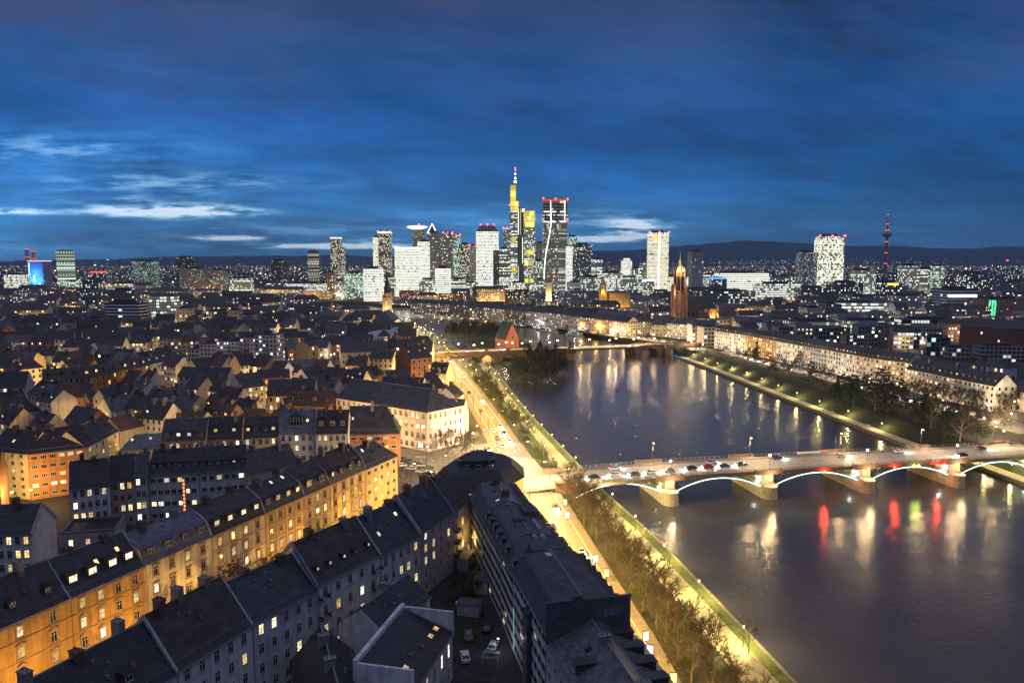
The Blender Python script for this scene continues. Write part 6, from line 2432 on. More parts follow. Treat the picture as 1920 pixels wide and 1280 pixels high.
G_TT = 'bare trees among the old quarter roofs'
k = 0
while k < 40:
    py = rg.uniform(640, 800)
    px = rg.uniform(10, 760)
    p = xy(px, py, 0)
    if p[0] > xroad(min(p[1], 630)) - 14 or not free(p[0], p[1], 1.0):
        k += .2
        continue
    tree(p[0], p[1], 0, (BIG, TREES[0], TREES[2], POP)[int(k) % 4], rg.uniform(.7, 1.05), 'bare tree between the roofs', G_TT)
    k += 1
# ------------------------------------------------------------------ right bank rows
G_R1 = 'terrace facing the far riverside road'
RK = dict(det=1, group=G_R1, name='terrace_house', cat='terrace house', dep=13.0)
E1 = [(1340, 620), (1398, 628), (1456, 639), (1505, 648), (1552, 656), (1605, 666), (1640, 672), (1706, 680)]
T1 = [('white arcaded house at the stone bridge end of the terrace', 'white', 'slate', .35), ('ochre house with a steep dark roof in the terrace', 'ochre', 'dark', .3), ('white terrace house with stacked balconies and many lit windows', 'white', 'slate', .5), ('grey fronted house in the middle of the terrace', 'pale', 'grey', .12),
      ('white terrace house with brightly lit attic windows', 'white', 'slate', .3), ('pinkish terrace house with dark balconies', 'pink', 'brown', .3), ('cream corner block with tall lit first floor windows', 'cream', 'slate', .45)]
for (a, b_), (lab, wl, rf, lt) in zip(zip(E1, E1[1:]), T1):
    L_ = (Vector(xy(*b_, 16)) - Vector(xy(*a, 16))).length
    ph(lab, a, b_, 16, 21.5, wall=wl, roofm=rf, nf=5, nb=max(4, int(L_ / 3.0)), lit=lt, win=(1.3, 1.7), dorm=max(3, int(L_ / 3.6)), dstyle='flat', dsize=(1.2, 1.2), dlit=.5 if 'attic' in lab else .2, chim=2, roof='mansard', **RK)
G_R2 = 'long terrace near the far bridge ramp'
RK['group'] = G_R2
E2 = [(1700, 690), (1752, 700), (1806, 711), (1867, 723)]
T2 = [('white house at the corner of the long terrace', 'pink', .4), ('pinkish house in the middle of the long terrace', 'pink', .25), ('white end house of the long terrace with a bright gable', 'white', .2)]
for (a, b_), (lab, wl, lt) in zip(zip(E2, E2[1:]), T2):
    L_ = (Vector(xy(*b_, 14)) - Vector(xy(*a, 14))).length
    ph(lab, a, b_, 14, 20.0, wall=wl, roofm='slate', nf=4, nb=max(4, int(L_ / 3.0)), lit=lt, win=(1.3, 1.6), dorm=max(3, int(L_ / 4)), dstyle='flat', dsize=(1.3, 1.2), dlit=.15, chim=1, ends='R', endwin=3, **RK)
ph('small pale house beside the bright gable end', (1870, 728), (1930, 735), 11, 16, wall='pink', roofm='dark', nf=3, nb=5, lit=.3, **RK)
ph('white house with a hipped roof behind the long terrace', (1820, 682), (1885, 690), 11, 15, wall='white', roofm='slate', nf=3, nb=6, lit=.2, hip=(3, 3), **RK)

# row along the far quay, upstream of the terrace
G_Q = 'quay front houses upstream of the terrace'
FQ = {k: facademat('quay_front_' + k, c, lit=.22, st=1.8, wx=(.25, .75), wy=(.25, .78), coolf=.2, warm=(1.0, .66, .27)) for k, c in (('white', (.58, .56, .52)), ('pink', (.50, .38, .32)), ('brown', (.30, .20, .14)), ('cream', (.55, .46, .32)))}
EQ = [(1336, 612, 'white', 'plain white quay house before the cathedral choir'), (1258, 606, 'white', 'long white quay block with rows of small windows'), (1228, 602, 'cream', 'narrow gabled quay house beside the white block'), (1178, 604, 'pink', 'broad pinkish quay front with a flat roof line'), (1110, 596, 'pink', 'pinkish quay front with a central gable'),
      (1028, 586, 'white', 'pale quay block with regular windows above the boats'), (985, 583, 'brown', 'brown quay house with a low hipped roof'), (948, 580, 'cream', 'cream quay house near the upper boats'), (905, 576, 'brown', 'dark brown quay house with lit shops'), (868, 572, 'brown', 'brown quay house behind bright lamps'), (820, 569, 'pink', 'reddish quay house far upstream'), (770, 567, 'brown', 'dim quay house farthest upstream')]
for i in range(len(EQ) - 1):
    x1, y1, wl, lab = EQ[i]
    x0, y0 = EQ[i + 1][:2]
    y0 = y0 if abs(y0 - y1) < 12 else y1 - 8
    a, b_ = xy(x0, y0, 15), xy(x1 - 1, y1, 15)
    L_ = hypot(b_[0] - a[0], b_[1] - a[1])
    occ_line(a, b_, 14)
    house(lab, 'quay house', a, b_, 15, 15, 20.5, wall=FQ[wl], wallm2='pale' if wl == 'white' else 'beige', roofm=('slate', 'dark', 'brown')[i % 3], nf=5, nb=max(5, int(L_ / 2.8)), det=0, chim=2, group=G_Q, name='quay_house', hip=(4, 4) if i % 3 == 2 else (0, 0), ends='LR')
# quay road lamps on that bank
G_QL = 'lamps along the far quay road upstream'
QL = [(1318, 660), (1296, 654), (1272, 648), (1248, 643), (1225, 640), (1200, 637), (1172, 634), (1145, 630), (1118, 625), (1090, 620), (1062, 614), (1036, 609), (1010, 604), (984, 600), (958, 596), (934, 592), (910, 588), (888, 584), (866, 582), (842, 580), (815, 578), (790, 576), (762, 575), (735, 573), (705, 571)]
for k, (px, py) in enumerate(QL):
    p = xy(px, py - 2, 0)
    lamp(p[0], p[1], 0, 6.0, 5200, WARM if k < 8 else SODIUM, 'lamp on the far quay road', G_QL, 'post', .7 + .03 * k, 'quay_lamp')
m = MB()
qp = [xy(a, b_ - 3.5, 0) for a, b_ in QL]
for a, b_ in zip(qp, qp[1:]):
    d = Vector((b_[0] - a[0], b_[1] - a[1])).normalized() * 11
    m.face([(a[0] + d.y, a[1] - d.x, .03), (b_[0] + d.y, b_[1] - d.x, .03), (b_[0] - d.y, b_[1] + d.x, .03), (a[0] - d.y, a[1] + d.x, .03)][::-1])
tag(m.build('far_quay_road', pmat('pale_quay_paving', (.24, .22, .19), var=.25, scale=.3)), kind='structure')
for k in range(24):
    i = rg.randrange(len(qp) - 1)
    f = rg.random()
    a, b_ = Vector(qp[i]), Vector(qp[i + 1])
    p = a.lerp(b_, f)
    d = b_ - a
    c_ = rg.choice(CARC)
    car(p.x + rg.uniform(-2, 2), p.y, .04, atan2(d.y, d.x) + rg.choice((0, pi)), c_, c_ + ' car on the far quay road', 'cars on the far quay road', 900)
G_QT = 'bare trees along the far quay'
for k in range(26):
    px = 1310 - k * 19
    py = [q for q in QL if q[0] >= px][-1][1] if px < 1318 else 660
    p = xy(px, py + 2, 0)
    tree(p[0], p[1], 0, TREES[k % 4], rg.uniform(.6, .8), 'bare quay tree', G_QT)
# lamps on the near bank beyond the stone bridge
G_NL = 'lamps on the near bank beyond the stone bridge'
for k, (px, py) in enumerate([(832, 650), (820, 640), (808, 632), (797, 625), (786, 619), (774, 613), (760, 607), (744, 603), (828, 636), (812, 624), (798, 616), (838, 662), (846, 668), (855, 676), (868, 684), (882, 694), (893, 704)]):
    p = xy(px, py, -1)
    lamp(p[0], p[1], -2.0, 5.0, 3500, GREENY, 'small near bank lamp', G_NL, 'post', .42, 'park_lamp')
m = MB()
rp = [xy(a, b_, 0) for a, b_ in ((815, 664), (795, 656), (780, 645), (777, 634), (770, 624), (758, 615), (740, 607), (715, 600))]
for a, b_ in zip(rp, rp[1:]):
    d = Vector((b_[0] - a[0], b_[1] - a[1])).normalized() * 8
    m.face([(a[0] + d.y, a[1] - d.x, .03), (b_[0] + d.y, b_[1] - d.x, .03), (b_[0] - d.y, b_[1] + d.x, .03), (a[0] - d.y, a[1] + d.x, .03)])
tag(m.build('near_bank_road', G_ASPH), kind='structure')
for k, (a, b_) in enumerate(zip(rp, rp[1:])):
    c_ = (Vector(a) + Vector(b_)) / 2
    d = (Vector(b_) - Vector(a)).normalized()
    lamp(c_.x + d.y * 9, c_.y - d.x * 9, 0, 8, 15000, WARM, 'lamp on the curving road', 'street lamps on the curving road', 'post', .45)
    for q in (-1, 1):
        cc = rg.choice(('white', 'silver', 'black', 'grey'))
        car(c_.x + d.y * 3 * q + d.x * 6 * q, c_.y - d.x * 3 * q, .05, atan2(d.y, d.x) + (0 if q > 0 else pi), cc, cc + ' car on the curving road', 'cars on the curving road', 1500)

# ------------------------------------------------------------------ block helper for slabs, offices and towers
AVI = emat('red_aviation_lamp', (1.0, .04, .05), 14)


def cellprism(m, poly, z0, z1, cw, ch, mi=0, mt=1):
    n = len(poly)
    for i in range(n):
        m.wallq(poly[i], poly[(i + 1) % n], z0, z1, mi, cw, ch)
    m.face([(p[0], p[1], z1) for p in poly], mt)


def avi(o, pts, s=1.6):
    for p in pts:
        key = ('avi', s)
        if key not in CACHE:
            m = MB()
            m.box(-s / 2, s / 2, -s / 2, s / 2, 0, s)
            CACHE[key] = m.mesh('aviation_lamp', [AVI])
        inst(CACHE[key], 'aviation_lamp', o, p)


def block(name, label, cat, x0, x1, yt, Yd, dep, mat, cw=3.2, ch=3.4, ang=0.0, group=None, red=False, plant=True, steps=(), crown=None, sign=None, roofm='flat'):
    a, b_ = up(x0, 560, Yd), up(x1, 560, Yd)
    Wd = (b_[0] - a[0])
    an = R(ang)
    # keep the apparent width when turned
    if ang:
        Wd = max(Wd * .5, (Wd - dep * abs(sin(an))) / cos(an))
    top = up((x0 + x1) / 2, yt, Yd)[2]
    if ang >= 0:
        o = thing(name, label, cat, (a[0] + (dep * sin(an) if ang > 0 else 0), Yd, 0), an, group)
    else:
        o = thing(name, label, cat, (a[0], Yd - Wd * sin(an), 0), an, group)
    m = MB()
    if cat == 'high rise':
        cw, ch = cw * .76, ch * .9
    P = [(0, 0), (Wd, 0), (Wd, dep), (0, dep)]
    cellprism(m, P, -1, top, cw, ch)
    m.build('facade', [mat, RF[roofm]], o)
    if plant:
        m = MB()
        m.box(Wd * .2, Wd * .75, dep * .25, dep * .7, top, top + min(5, top * .06 + 1.5))
        m.build('roof_plant', RF['flat'], o)
    for k, (f0, f1, dyt) in enumerate(steps):
        t2 = up((x0 + x1) / 2, dyt, Yd)[2]
        m = MB()
        cellprism(m, [(Wd * f0, 1), (Wd * f1, 1), (Wd * f1, dep - 1), (Wd * f0, dep - 1)], top, t2, cw, ch)
        m.build('upper_storeys', [mat, RF[roofm]], o)
    if crown:
        m = MB()
        m.box(-.6, Wd + .6, -.6, dep + .6, top + .02, top + 3.0)
        m.build('crown', emat(name + '_crown_light', crown[0], crown[1]), o)
    if red:
        t2 = top + (3.0 if crown else 0)
        avi(o, [(0, 0, t2), (Wd, 0, t2), (Wd * .5, 0, t2)] if Wd > 18 else [(0, 0, t2), (Wd, 0, t2)], 2.6)
    if sign:
        m = MB()
        s0, s1, z_, h_, cc, st = sign
        m.box(Wd * s0, Wd * s1, -.9, -.3, top - z_ - h_, top - z_)
        m.build('sign', emat(name + '_sign', cc, st), o)
    o['top'] = top
    return o, Wd, top


FM = dict(
    whitehot=facademat('bright_office_glass', (.32, .33, .32), lit=.86, st=1.15, warm=(1, .95, .76), cool=(.93, 1, .90), coolf=.6, wx=(.06, .94), wy=(.20, .86), base=.40, rows=.35, bvar=.6),
    office=facademat('office_glass', (.25, .26, .26), lit=.45, st=1.4, rows=.4, bvar=.8, warm=(1, .90, .62), cool=(.92, 1, .86), coolf=.6, wx=(.10, .90), wy=(.22, .82), base=.16),
    dim=facademat('dim_office_glass', (.20, .20, .21), lit=.20, st=1.7, warm=(1, .85, .5), cool=(.92, 1, .88), coolf=.5, wx=(.15, .85), wy=(.25, .78)),
    rows=facademat('banded_office_glass', (.24, .25, .25), lit=.45, st=2.0, warm=(1, .92, .66), cool=(.9, 1, .88), coolf=.6, wx=(.02, .98), wy=(.35, .85), rows=.6, base=.10),
    green=facademat('green_tinted_glass', (.03, .06, .055), lit=.55, st=1.3, warm=(.95, 1, .72), cool=(.72, 1, .80), coolf=.6, wx=(.06, .94), wy=(.2, .9), rows=.3, base=.14),
    dark=facademat('dark_tower_glass', (.035, .037, .042), lit=.26, st=1.2, warm=(1, .85, .5), cool=(.95, 1, .9), coolf=.5, wx=(.04, .96), wy=(.25, .85), rows=.2, base=.13),
    night=facademat('dark_warm_tower', (.05, .042, .038), lit=.44, st=1.6, base=.07, warm=(1, .78, .42), cool=(1, .93, .72), coolf=.4, wx=(.10, .90), wy=(.25, .8), rows=.2),
    grid=facademat('grey_grid_wall', (.34, .33, .31), lit=.10, st=1.6, wx=(.22, .78), wy=(.25, .75), base=.05),
    brown=facademat('brown_stone_tower', (.22, .17, .13), lit=.10, st=1.5, wx=(.2, .8), wy=(.3, .75)),
    bands=facademat('white_banded_wall', (.80, .80, .80), lit=.05, st=2.2, wx=(-.1, 1.1), wy=(.45, .98), warm=(1, .8, .45), coolf=.3),
    cream=facademat('lit_cream_wall', (.60, .50, .36), lit=.16, st=2.0, wx=(.25, .75), wy=(.3, .75), coolf=.3),
    pinkgrid=facademat('pink_grid_wall', (.46, .27, .20), lit=.03, st=1.2, wx=(.24, .76), wy=(.2, .8)),
    yellow=facademat('yellow_lit_gallery', (.3, .25, .05), lit=1.0, st=1.1, warm=(1, .80, .10), cool=(1, .86, .2), coolf=.5, wx=(.02, .98), wy=(.04, .96), base=.25),
    warmw=facademat('warm_bright_offices', (.5, .46, .38), lit=.85, st=1.3, base=.2, rows=.35, bvar=.5, warm=(1, .88, .58), cool=(1, .97, .8), coolf=.5, wx=(.12, .88), wy=(.15, .85)),
    flatlow=facademat('low_city_front', (.26, .25, .24), lit=.24, st=2.0, warm=(1, .82, .46), cool=(.95, 1, .88), coolf=.35, wx=(.15, .85), wy=(.3, .78)),
    shop=facademat('lit_shop_front', (.35, .34, .32), lit=.7, st=1.1, base=.2, rows=.3, bvar=.7, warm=(1, .9, .65), cool=(.95, 1, .92), coolf=.6, wx=(.05, .95), wy=(.2, .85)),
)
# ---- left bank slabs
G_LS = 'office slabs on the left bank'
block('slab_block', 'slab block with bold white balcony bands', 'apartment block', 190, 263, 568, 834, 16, FM['bands'], 4, 3.6, -8, G_LS)
block('slab_block', 'lower banded wing with lit ends right of the banded slab', 'apartment block', 258, 272, 582, 850, 14, FM['cream'], 4, 3.6, -8, G_LS)
block('slab_block', 'brownish slab peeping over the banded slab', 'office block', 204, 252, 545, 1010, 16, FM['brown'], 3.4, 3.4, 0, G_LS)
block('slab_block', 'grey blue hospital slab with cool lit windows', 'hospital', 270, 330, 567, 900, 18, FM['office'], 4, 3.6, 4, G_LS, steps=((.1, .9, 556),))
block('slab_block', 'lamplit cream office cube beside the grey blue slab', 'office block', 320, 357, 579, 860, 20, FM['cream'], 3, 3.4, 16, G_LS)
block('slab_block', 'bluish office slab with a bright ground floor', 'office block', 385, 426, 584, 880, 18, FM['dim'], 3.2, 3.4, 0, G_LS)
block('slab_block', 'blank bluish stair slab left of the cream cube', 'office block', 426, 447, 582, 870, 14, FM['grid'], 6, 6, 0, G_LS)
block('slab_block', 'bare cream cube lit by street lamps', 'office block', 445, 474, 591, 850, 16, PL['cream'], 3, 3.4, 8, G_LS)
block('slab_block', 'white modern block with a lit attic near the river', 'office block', 470, 498, 618, 800, 14, FM['office'], 3, 3.4, 0, G_LS)
# ---- church with the slim spire
Yc = 800.0
c0 = up(717, 620, Yc)
LIM = pmat('lit_limestone', (.50, .38, .24), var=.3)
o = thing('spired_church', 'gothic church with a slim dark spire and a lit polygonal choir', 'church', (c0[0], Yc, 0), R(0))
zt = lambda py: up(717, py, Yc)[2]
m = MB()
n = 8
for k in range(1):
    ringp = [(1.5 + 11.5 * cos(pi + pi * q / 6), 11.5 * sin(pi + pi * q / 6) * .9) for q in range(7)]
    poly = ringp + [(13, 34), (-10, 34)]
    m.prism(poly, 0, zt(601))
    for q in range(7):
        x, y = ringp[q]
        m.box(x - .6, x + .6, y - 1.2, y + .2, 0, zt(601) - .5)
m.build('choir_wall', LIM, o)
m = MB()
for q in range(6):
    xm, ym = (ringp[q][0] + ringp[q + 1][0]) / 2, (ringp[q][1] + ringp[q + 1][1]) / 2
    d = Vector((ringp[q + 1][0] - ringp[q][0], ringp[q + 1][1] - ringp[q][1])).normalized() * 1.1
    nx, ny = d.y * .05, -d.x * .05
    pts = [(-1, 3), (1, 3), (1, zt(601) - 5), (0, zt(601) - 3), (-1, zt(601) - 5)]
    m.face([(xm + d.x * a + nx, ym + d.y * a + ny, z) for a, z in pts])
m.build('choir_window', GLASS, o)
m = MB()
apex = (1.5, 5, zt(583))
base_r = [(1.5 + (x - 1.5) * 1.06, y * 1.06, zt(601)) for x, y in ringp]
for q in range(6):
    m.face([base_r[q], base_r[q + 1], apex])
m.face([base_r[6], (13.5, 34, zt(601)), (1.5, 34, zt(583)), apex])
m.face([base_r[0], apex, (1.5, 34, zt(583)), (-10.5, 34, zt(601))])
m.build('roof', RF['blue'], o)
m = MB()
tz = zt(562)
m.box(-4.6, 4.6, 30, 39, 0, tz)
m.box(-5.1, 5.1, 29.5, 39.5, tz, tz + .8)
for sx in (-4.2, 4.2):
    for sy in (30.4, 38.6):
        m.lathe(sx, sy, [(.7, tz + .8), (.7, tz + 3), (.02, tz + 7)], 6)
m.lathe(0, 34.5, [(3.6, tz + .8), (3.4, zt(552))], 8)
m.build('tower', LIM, o)
m = MB()
m.lathe(0, 34.5, [(3.7, zt(552)), (3.0, zt(546)), (1.5, zt(526)), (.12, zt(505))], 8)
m.build('spire', RF['slate'], o)
m = MB()
m.face([(-.9, 29.9, tz - 9), (.9, 29.9, tz - 9), (.9, 29.9, tz - 4), (0, 29.9, tz - 2.4), (-.9, 29.9, tz - 4)])
m.build('belfry_window', LIT, o)
for x, y, z, pw in ((-9, -14, 3, 9000), (9, -15, 3, 9000), (0, 26, zt(585) + 1, 3000), (17, -2, 3, 6000), (-14, 6, 3, 8000)):
    light(o, (x, y, z), pw * .35, (1.0, .72, .34), .4)
for q in range(14):
    OCC.append((c0[0] + rg.uniform(-14, 14), Yc + rg.uniform(-12, 38), 8))
# curved white museum wing by the river bend
o = thing('curved_block', 'curved white block with a pale flat roof at the river bend', 'office block', (0, 0, 0))
arc = [xy(a, b_, 15) for a, b_ in ((694, 634), (720, 634), (744, 629), (756, 618), (761, 606))]
m = MB()
bk = [xy(a, b_, 15) for a, b_ in ((750, 604), (738, 609), (722, 617), (690, 625))]
cellprism(m, arc + bk, -1, 15, 3.0, 3.6, 0, 1)
m.build('facade', [facademat('museum_front', (.48, .42, .36), lit=.06, wx=(.3, .7), wy=(.25, .75)), RF['light']], o)
m = MB()
m.prism([(a[0] * .999, a[1] + .5) for a in arc] + [(a[0], a[1] - 2) for a in bk], 15.02, 15.9)
m.build('roof_edge', PL['pale'], o)

# ---- right bank mid distance
G_RB = 'large buildings behind the far terrace'
block('museum_block', 'long dark museum with a bright glazed upper band', 'museum', 1487, 1585, 603, 760, 26, FM['dark'], 3, 4.5, -6, G_RB, sign=(.2, .92, 5.0, 3.8, (.62, .80, .70), .75))
block('museum_block', 'glass fronted hall with pale green lit panes', 'museum', 1588, 1680, 602, 770, 28, FM['green'], 3.4, 4, -6, G_RB)
block('museum_block', 'black steel office with wide bright window bays', 'office block', 1700, 1825, 600, 780, 30, facademat('black_steel_front', (.03, .03, .032), lit=.36, st=2.0, coolf=.9, wx=(.08, .92), wy=(.15, .85), block=3), 3, 4.4, -5, G_RB)
block('office_block', 'glass office corner with blue green panes', 'office block', 1746, 1792, 633, 640, 16, facademat('blue_green_glass', (.10, .16, .18), lit=.2, st=.9, cool=(.6, .9, .95), coolf=.9, wx=(.06, .94), wy=(.1, .9)), 4, 4, -10, G_RB)
block('office_block', 'low brick office with white window grids', 'office block', 1786, 1830, 653, 610, 16, facademat('brick_grid_front', (.45, .40, .36), lit=.08, st=1.5, wx=(.12, .88), wy=(.2, .85), glass=(.10, .03, .02)), 3.2, 3.6, -8, G_RB)
block('office_block', 'long brick office with white window grids at the photo edge', 'office block', 1852, 1935, 650, 600, 16, facademat('brick_grid_front_wide', (.45, .40, .36), lit=.08, st=1.5, wx=(.12, .88), wy=(.2, .85), glass=(.10, .03, .02)), 3.2, 3.6, -8, G_RB)
ph('brown building with arched lit openings at the photo edge', (1800, 612), (1935, 618), 20, 27, 30, wall='brick', roofm='dark', nf=3, nb=8, lit=.3, det=1, group=G_RB, name='market_hall', cat='market hall')
block('department_store', 'pink gridded department store wall at the photo edge', 'department store', 1845, 1935, 561, 1050, 40, FM['pinkgrid'], 3.4, 3.6, 0, G_RB)
o = [q for q in SC.objects if q.get('label', '').startswith('pink gridded')][0]
m = MB()
for k in range(3):
    for j in range(7):
        xa = 8 + k * 3.8 + .5 * sin(j * 1.3 + k)
        m.box(xa - .55, xa + .55, -.8, -.2, 1 + j * 3.5, 4.2 + j * 3.5)
m.build('light_strip', emat('green_light_tubes', (.05, 1.0, .32), 3.5), o)
block('department_store', 'white layered department store with a bright band', 'department store', 1770, 1836, 542, 1150, 40, FM['bands'], 5, 4.2, 6, G_RB, sign=(.05, .98, 9, 3.0, (.9, 1, .95), 3))
G_SH = 'bright shopping street fronts'
for k, (x0, x1, yt, Yd, mt, lab) in enumerate([(1560, 1668, 568, 1000, 'shop', 'long white glowing shopping street front'), (1420, 1500, 532, 1350, 'shop', 'bright white glass hall below the twin towers'), (1500, 1560, 540, 1300, 'flatlow', 'low lit block below the towers'), (1310, 1420, 546, 1200, 'flatlow', 'pale lit block right of the cathedral tower'),
                                               (1335, 1440, 512, 1700, 'whitehot', 'broad glowing glass building before the hill'), (1560, 1620, 530, 1400, 'dim', 'curved grey roofed hall beside the tower'), (1680, 1745, 555, 1150, 'cream', 'cream lit shop building'), (1655, 1690, 530, 1300, 'flatlow', 'block with an orange sign'),
                                               (1385, 1455, 588, 880, 'flatlow', 'flat roofed grey school behind the terrace'), (1380, 1448, 601, 800, 'cream', 'cream block with lit windows behind the ochre house'), (1515, 1545, 578, 900, 'cream', 'orange glowing block among dark roofs'), (1545, 1580, 570, 930, 'flatlow', 'tall grey block beside the orange glow')]):
    block('shop_block', lab, 'shop building', x0, x1, yt, Yd, 30, FM[mt], 3.4, 4.0, (-6, 0, 5)[k % 3], G_SH, sign=(.2, .8, 1, 3, (1, .4, .06), 4) if 'orange sign' in lab else None)
# ------------------------------------------------------------------ skyline
G_SK = 'high rise towers of the skyline'


def tw(label, x0, x1, yt, Yd, mat, **kw):
    return block('tower', label, 'high rise', x0, x1, yt, Yd, kw.pop('dep', 32), FM[mat] if isinstance(mat, str) else mat, kw.pop('cw', 3.4), kw.pop('ch', 3.6), kw.pop('ang', 0), kw.pop('group', G_SK), **kw)


tw('wide brown stone slab standing alone left of the round tower', 509, 539, 488, 2500, 'brown')
tw('slim residential tower with lit crown and lower shoulder', 622, 639, 447, 2300, 'night', red=False, crown=((1, .9, .75), 2.5))
tw('lower shoulder of the slim residential tower', 638, 645, 463, 2298, 'night', plant=False)
tw('small tan slab with lit vertical strips', 611, 626, 510, 1900, facademat('tan_strip_wall', (.36, .26, .17), lit=.15, wx=(.3, .7), wy=(.05, .95), warm=(1, .85, .5)), cw=6)
tw('green glass office at the skyline foot', 646, 680, 512, 1600, 'green', dep=24)
tw('white gridded office block at the skyline foot', 682, 716, 504, 1500, 'whitehot', dep=24, cw=4.2)
tw('bright cream shaft behind the dark red lit tower', 701, 712, 445, 1950, 'warmw')
o, Wd, top = tw('dark tower with a lit crown and red lights at its corners', 711, 733, 437, 1900, 'night', red=True, crown=((1, .85, .7), 2.2))
o, Wd, top = tw('silver white glowing twin block with a brilliant top band', 741, 786, 466, 1700, 'whitehot', cw=3.6, ch=3.8, crown=((.95, 1, .9), 2.6))
o, Wd, top = tw('stone tower with a bright disc crown cantilevered at its top', 775, 797, 430, 1950, 'grid')
m = MB()
m.lathe(Wd * .35, 14, [(6, top - 1), (26, top + 5), (26, top + 8), (20, top + 9)], 24)
m.build('crown', emat('disc_crown_light', (1, .93, .85), 1.8), o)
avi(o, [(Wd * .5, 14, top + 9)], 4)
tw('brilliant white slab beside the disc crowned tower', 784, 807, 453, 1850, 'whitehot')
o, Wd, top = tw('far tower ending in a glowing outlined pyramid', 803, 819, 437, 3200, 'grid', plant=False, dep=36)
m = MB()
ap = (Wd / 2, 18, up(811, 419, 3200)[2])
bs = [(0, 0, top), (Wd, 0, top), (Wd, 36, top), (0, 36, top)]
m.loft([[(x, y, z) for x, y, z in bs], [(Wd / 2 + (x - Wd / 2) * .03, 18 + (y - 18) * .03, ap[2]) for x, y, z in bs]])
m.build('pyramid_roof', RF['light'], o)
m = MB()
for k in range(4):
    m.tube(bs[k], ap, 2.0, 1.4, 4)
    m.tube(bs[k], bs[(k + 1) % 4], 1.8, 1.8, 4)
m.tube((Wd / 2, 18, top), ap, 3, 1.5, 5)
m.build('pyramid_light', emat('pyramid_outline_light', (1, .95, .85), 4), o)
tw('grey twin slab with horizontal bands, nearer half', 807, 824, 436, 1850, facademat('grey_band_wall', (.44, .42, .38), lit=.06, wx=(-.1, 1.1), wy=(.45, .8), glass=(.05, .05, .05)), ch=4.5)
tw('dark slot joining the grey twin slabs', 824, 833, 438, 1870, 'dark', plant=False)
tw('grey twin slab with horizontal bands, right half', 832, 849, 437, 1852, facademat('grey_band_wall_warm', (.38, .35, .31), lit=.12, wx=(-.1, 1.1), wy=(.45, .8), glass=(.05, .045, .04)), ch=4.5, red=True)
tw('greenish glass tower with a lit lobby column', 849, 863, 441, 1900, 'green', red=True)
tw('low glowing white cube in front of the grey twin slabs', 816, 844, 503, 1500, 'whitehot', ch=4.5, dep=24)
tw('warm windowed tower right of the green glass one', 862, 881, 458, 1880, 'night')
tw('grey slab with a red lamp on its corner', 881, 893, 461, 1870, 'grid', red=True)
# chamfered bright tower
o, Wd, top = tw('brightest bank tower with chamfered shoulders', 893, 935, 434, 1800, 'whitehot', cw=3.4, ch=3.8, plant=False)
t2 = up(914, 422, 1800)[2]
m = MB()
m.loft([[(0, 0, top), (Wd, 0, top), (Wd, 32, top), (0, 32, top)], [(Wd * .2, 6, t2), (Wd * .8, 6, t2), (Wd * .8, 26, t2), (Wd * .2, 26, t2)]])
m.build('chamfered_top', FM['dim'], o)
avi(o, [(Wd * .2, 6, t2), (Wd * .5, 6, t2), (Wd * .8, 6, t2)], 2.4)
tw('slim dark brown slab beside the chamfered tower', 925, 936, 469, 1760, 'brown', plant=False)
tw('olive office tower with rows of warm windows', 935, 957, 467, 1780, 'rows')
tw('dark glass tower with a pale top peeping out behind', 944, 957, 430, 2050, 'dark', crown=((.7, .9, .95), .8), red=True)
# tallest tower with antenna
Yt = 1870.0
q0 = up(956, 540, Yt)
o = thing('antenna_tower', 'tallest tower with stepped yellow lit tops and a needle antenna', 'high rise', (q0[0], Yt, 0), 0, G_SK)
sx_ = lambda px: up(px, 540, Yt)[0] - q0[0]
sz = lambda py: up(966, py, Yt)[2]
m = MB()
cellprism(m, [(0, 0), (sx_(970), 0), (sx_(970), 34), (0, 34)], -1, sz(396), 3.4, 3.6)
m.build('main_shaft', [FM['rows'], RF['flat']], o)
m = MB()
cellprism(m, [(sx_(970), 4), (sx_(982), 4), (sx_(982), 30), (sx_(970), 30)], -1, sz(388), 4.5, 60)
m.build('core', [facademat('lit_lift_core', (.16, .15, .15), lit=.55, st=1.6, wx=(.3, .6), wy=(.05, .95)), RF['flat']], o)
m = MB()
cellprism(m, [(sx_(982), 0), (sx_(1003.5), 0), (sx_(1003.5), 34), (sx_(982), 34)], -1, sz(426), 3.4, 3.6)
m.build('wing_shaft', [FM['office'], RF['flat']], o)
m = MB()
cellprism(m, [(sx_(984), .3), (sx_(1001), .3), (sx_(1001), 33), (sx_(984), 33)], sz(426), sz(395), 9, 14)
m.build('lit_top', [FM['yellow'], RF['flat']], o)
m = MB()
m.box(sx_(1001.2), sx_(1003.5), 0, 34, sz(426), sz(395))
m.box(sx_(981.5), sx_(984), 0, 34, sz(426), sz(394))
m.build('corner_pier', PL['pale'], o)
m = MB()
cellprism(m, [(sx_(957), .3), (sx_(972), .3), (sx_(972), 30), (sx_(957), 30)], sz(396), sz(377), 9, 12)
cellprism(m, [(sx_(957), 1), (sx_(967), 1), (sx_(967), 26), (sx_(957), 26)], sz(377), sz(347), 9, 12)
m.build('lit_top', [FM['yellow'], RF['flat']], o)
for z0_, z1_, xa, xb in ((sz(455), sz(443), 959, 968), (sz(478), sz(468), 984, 1001), (sz(510), sz(500), 959, 968), (sz(498), sz(488), 984, 1001), (sz(530), sz(522), 984, 1001)):
    m = MB()
    cellprism(m, [(sx_(xa), -.5), (sx_(xb), -.5), (sx_(xb), 2), (sx_(xa), 2)], z0_, z1_, 8, 14)
    m.build('sky_garden', [FM['yellow'], RF['flat']], o)
m = MB()
ax = sx_(966)
m.lathe(ax, 14, [(3.0, sz(372)), (2.6, sz(347)), (1.8, sz(335)), (.9, sz(325)), (.5, sz(315))], 8)
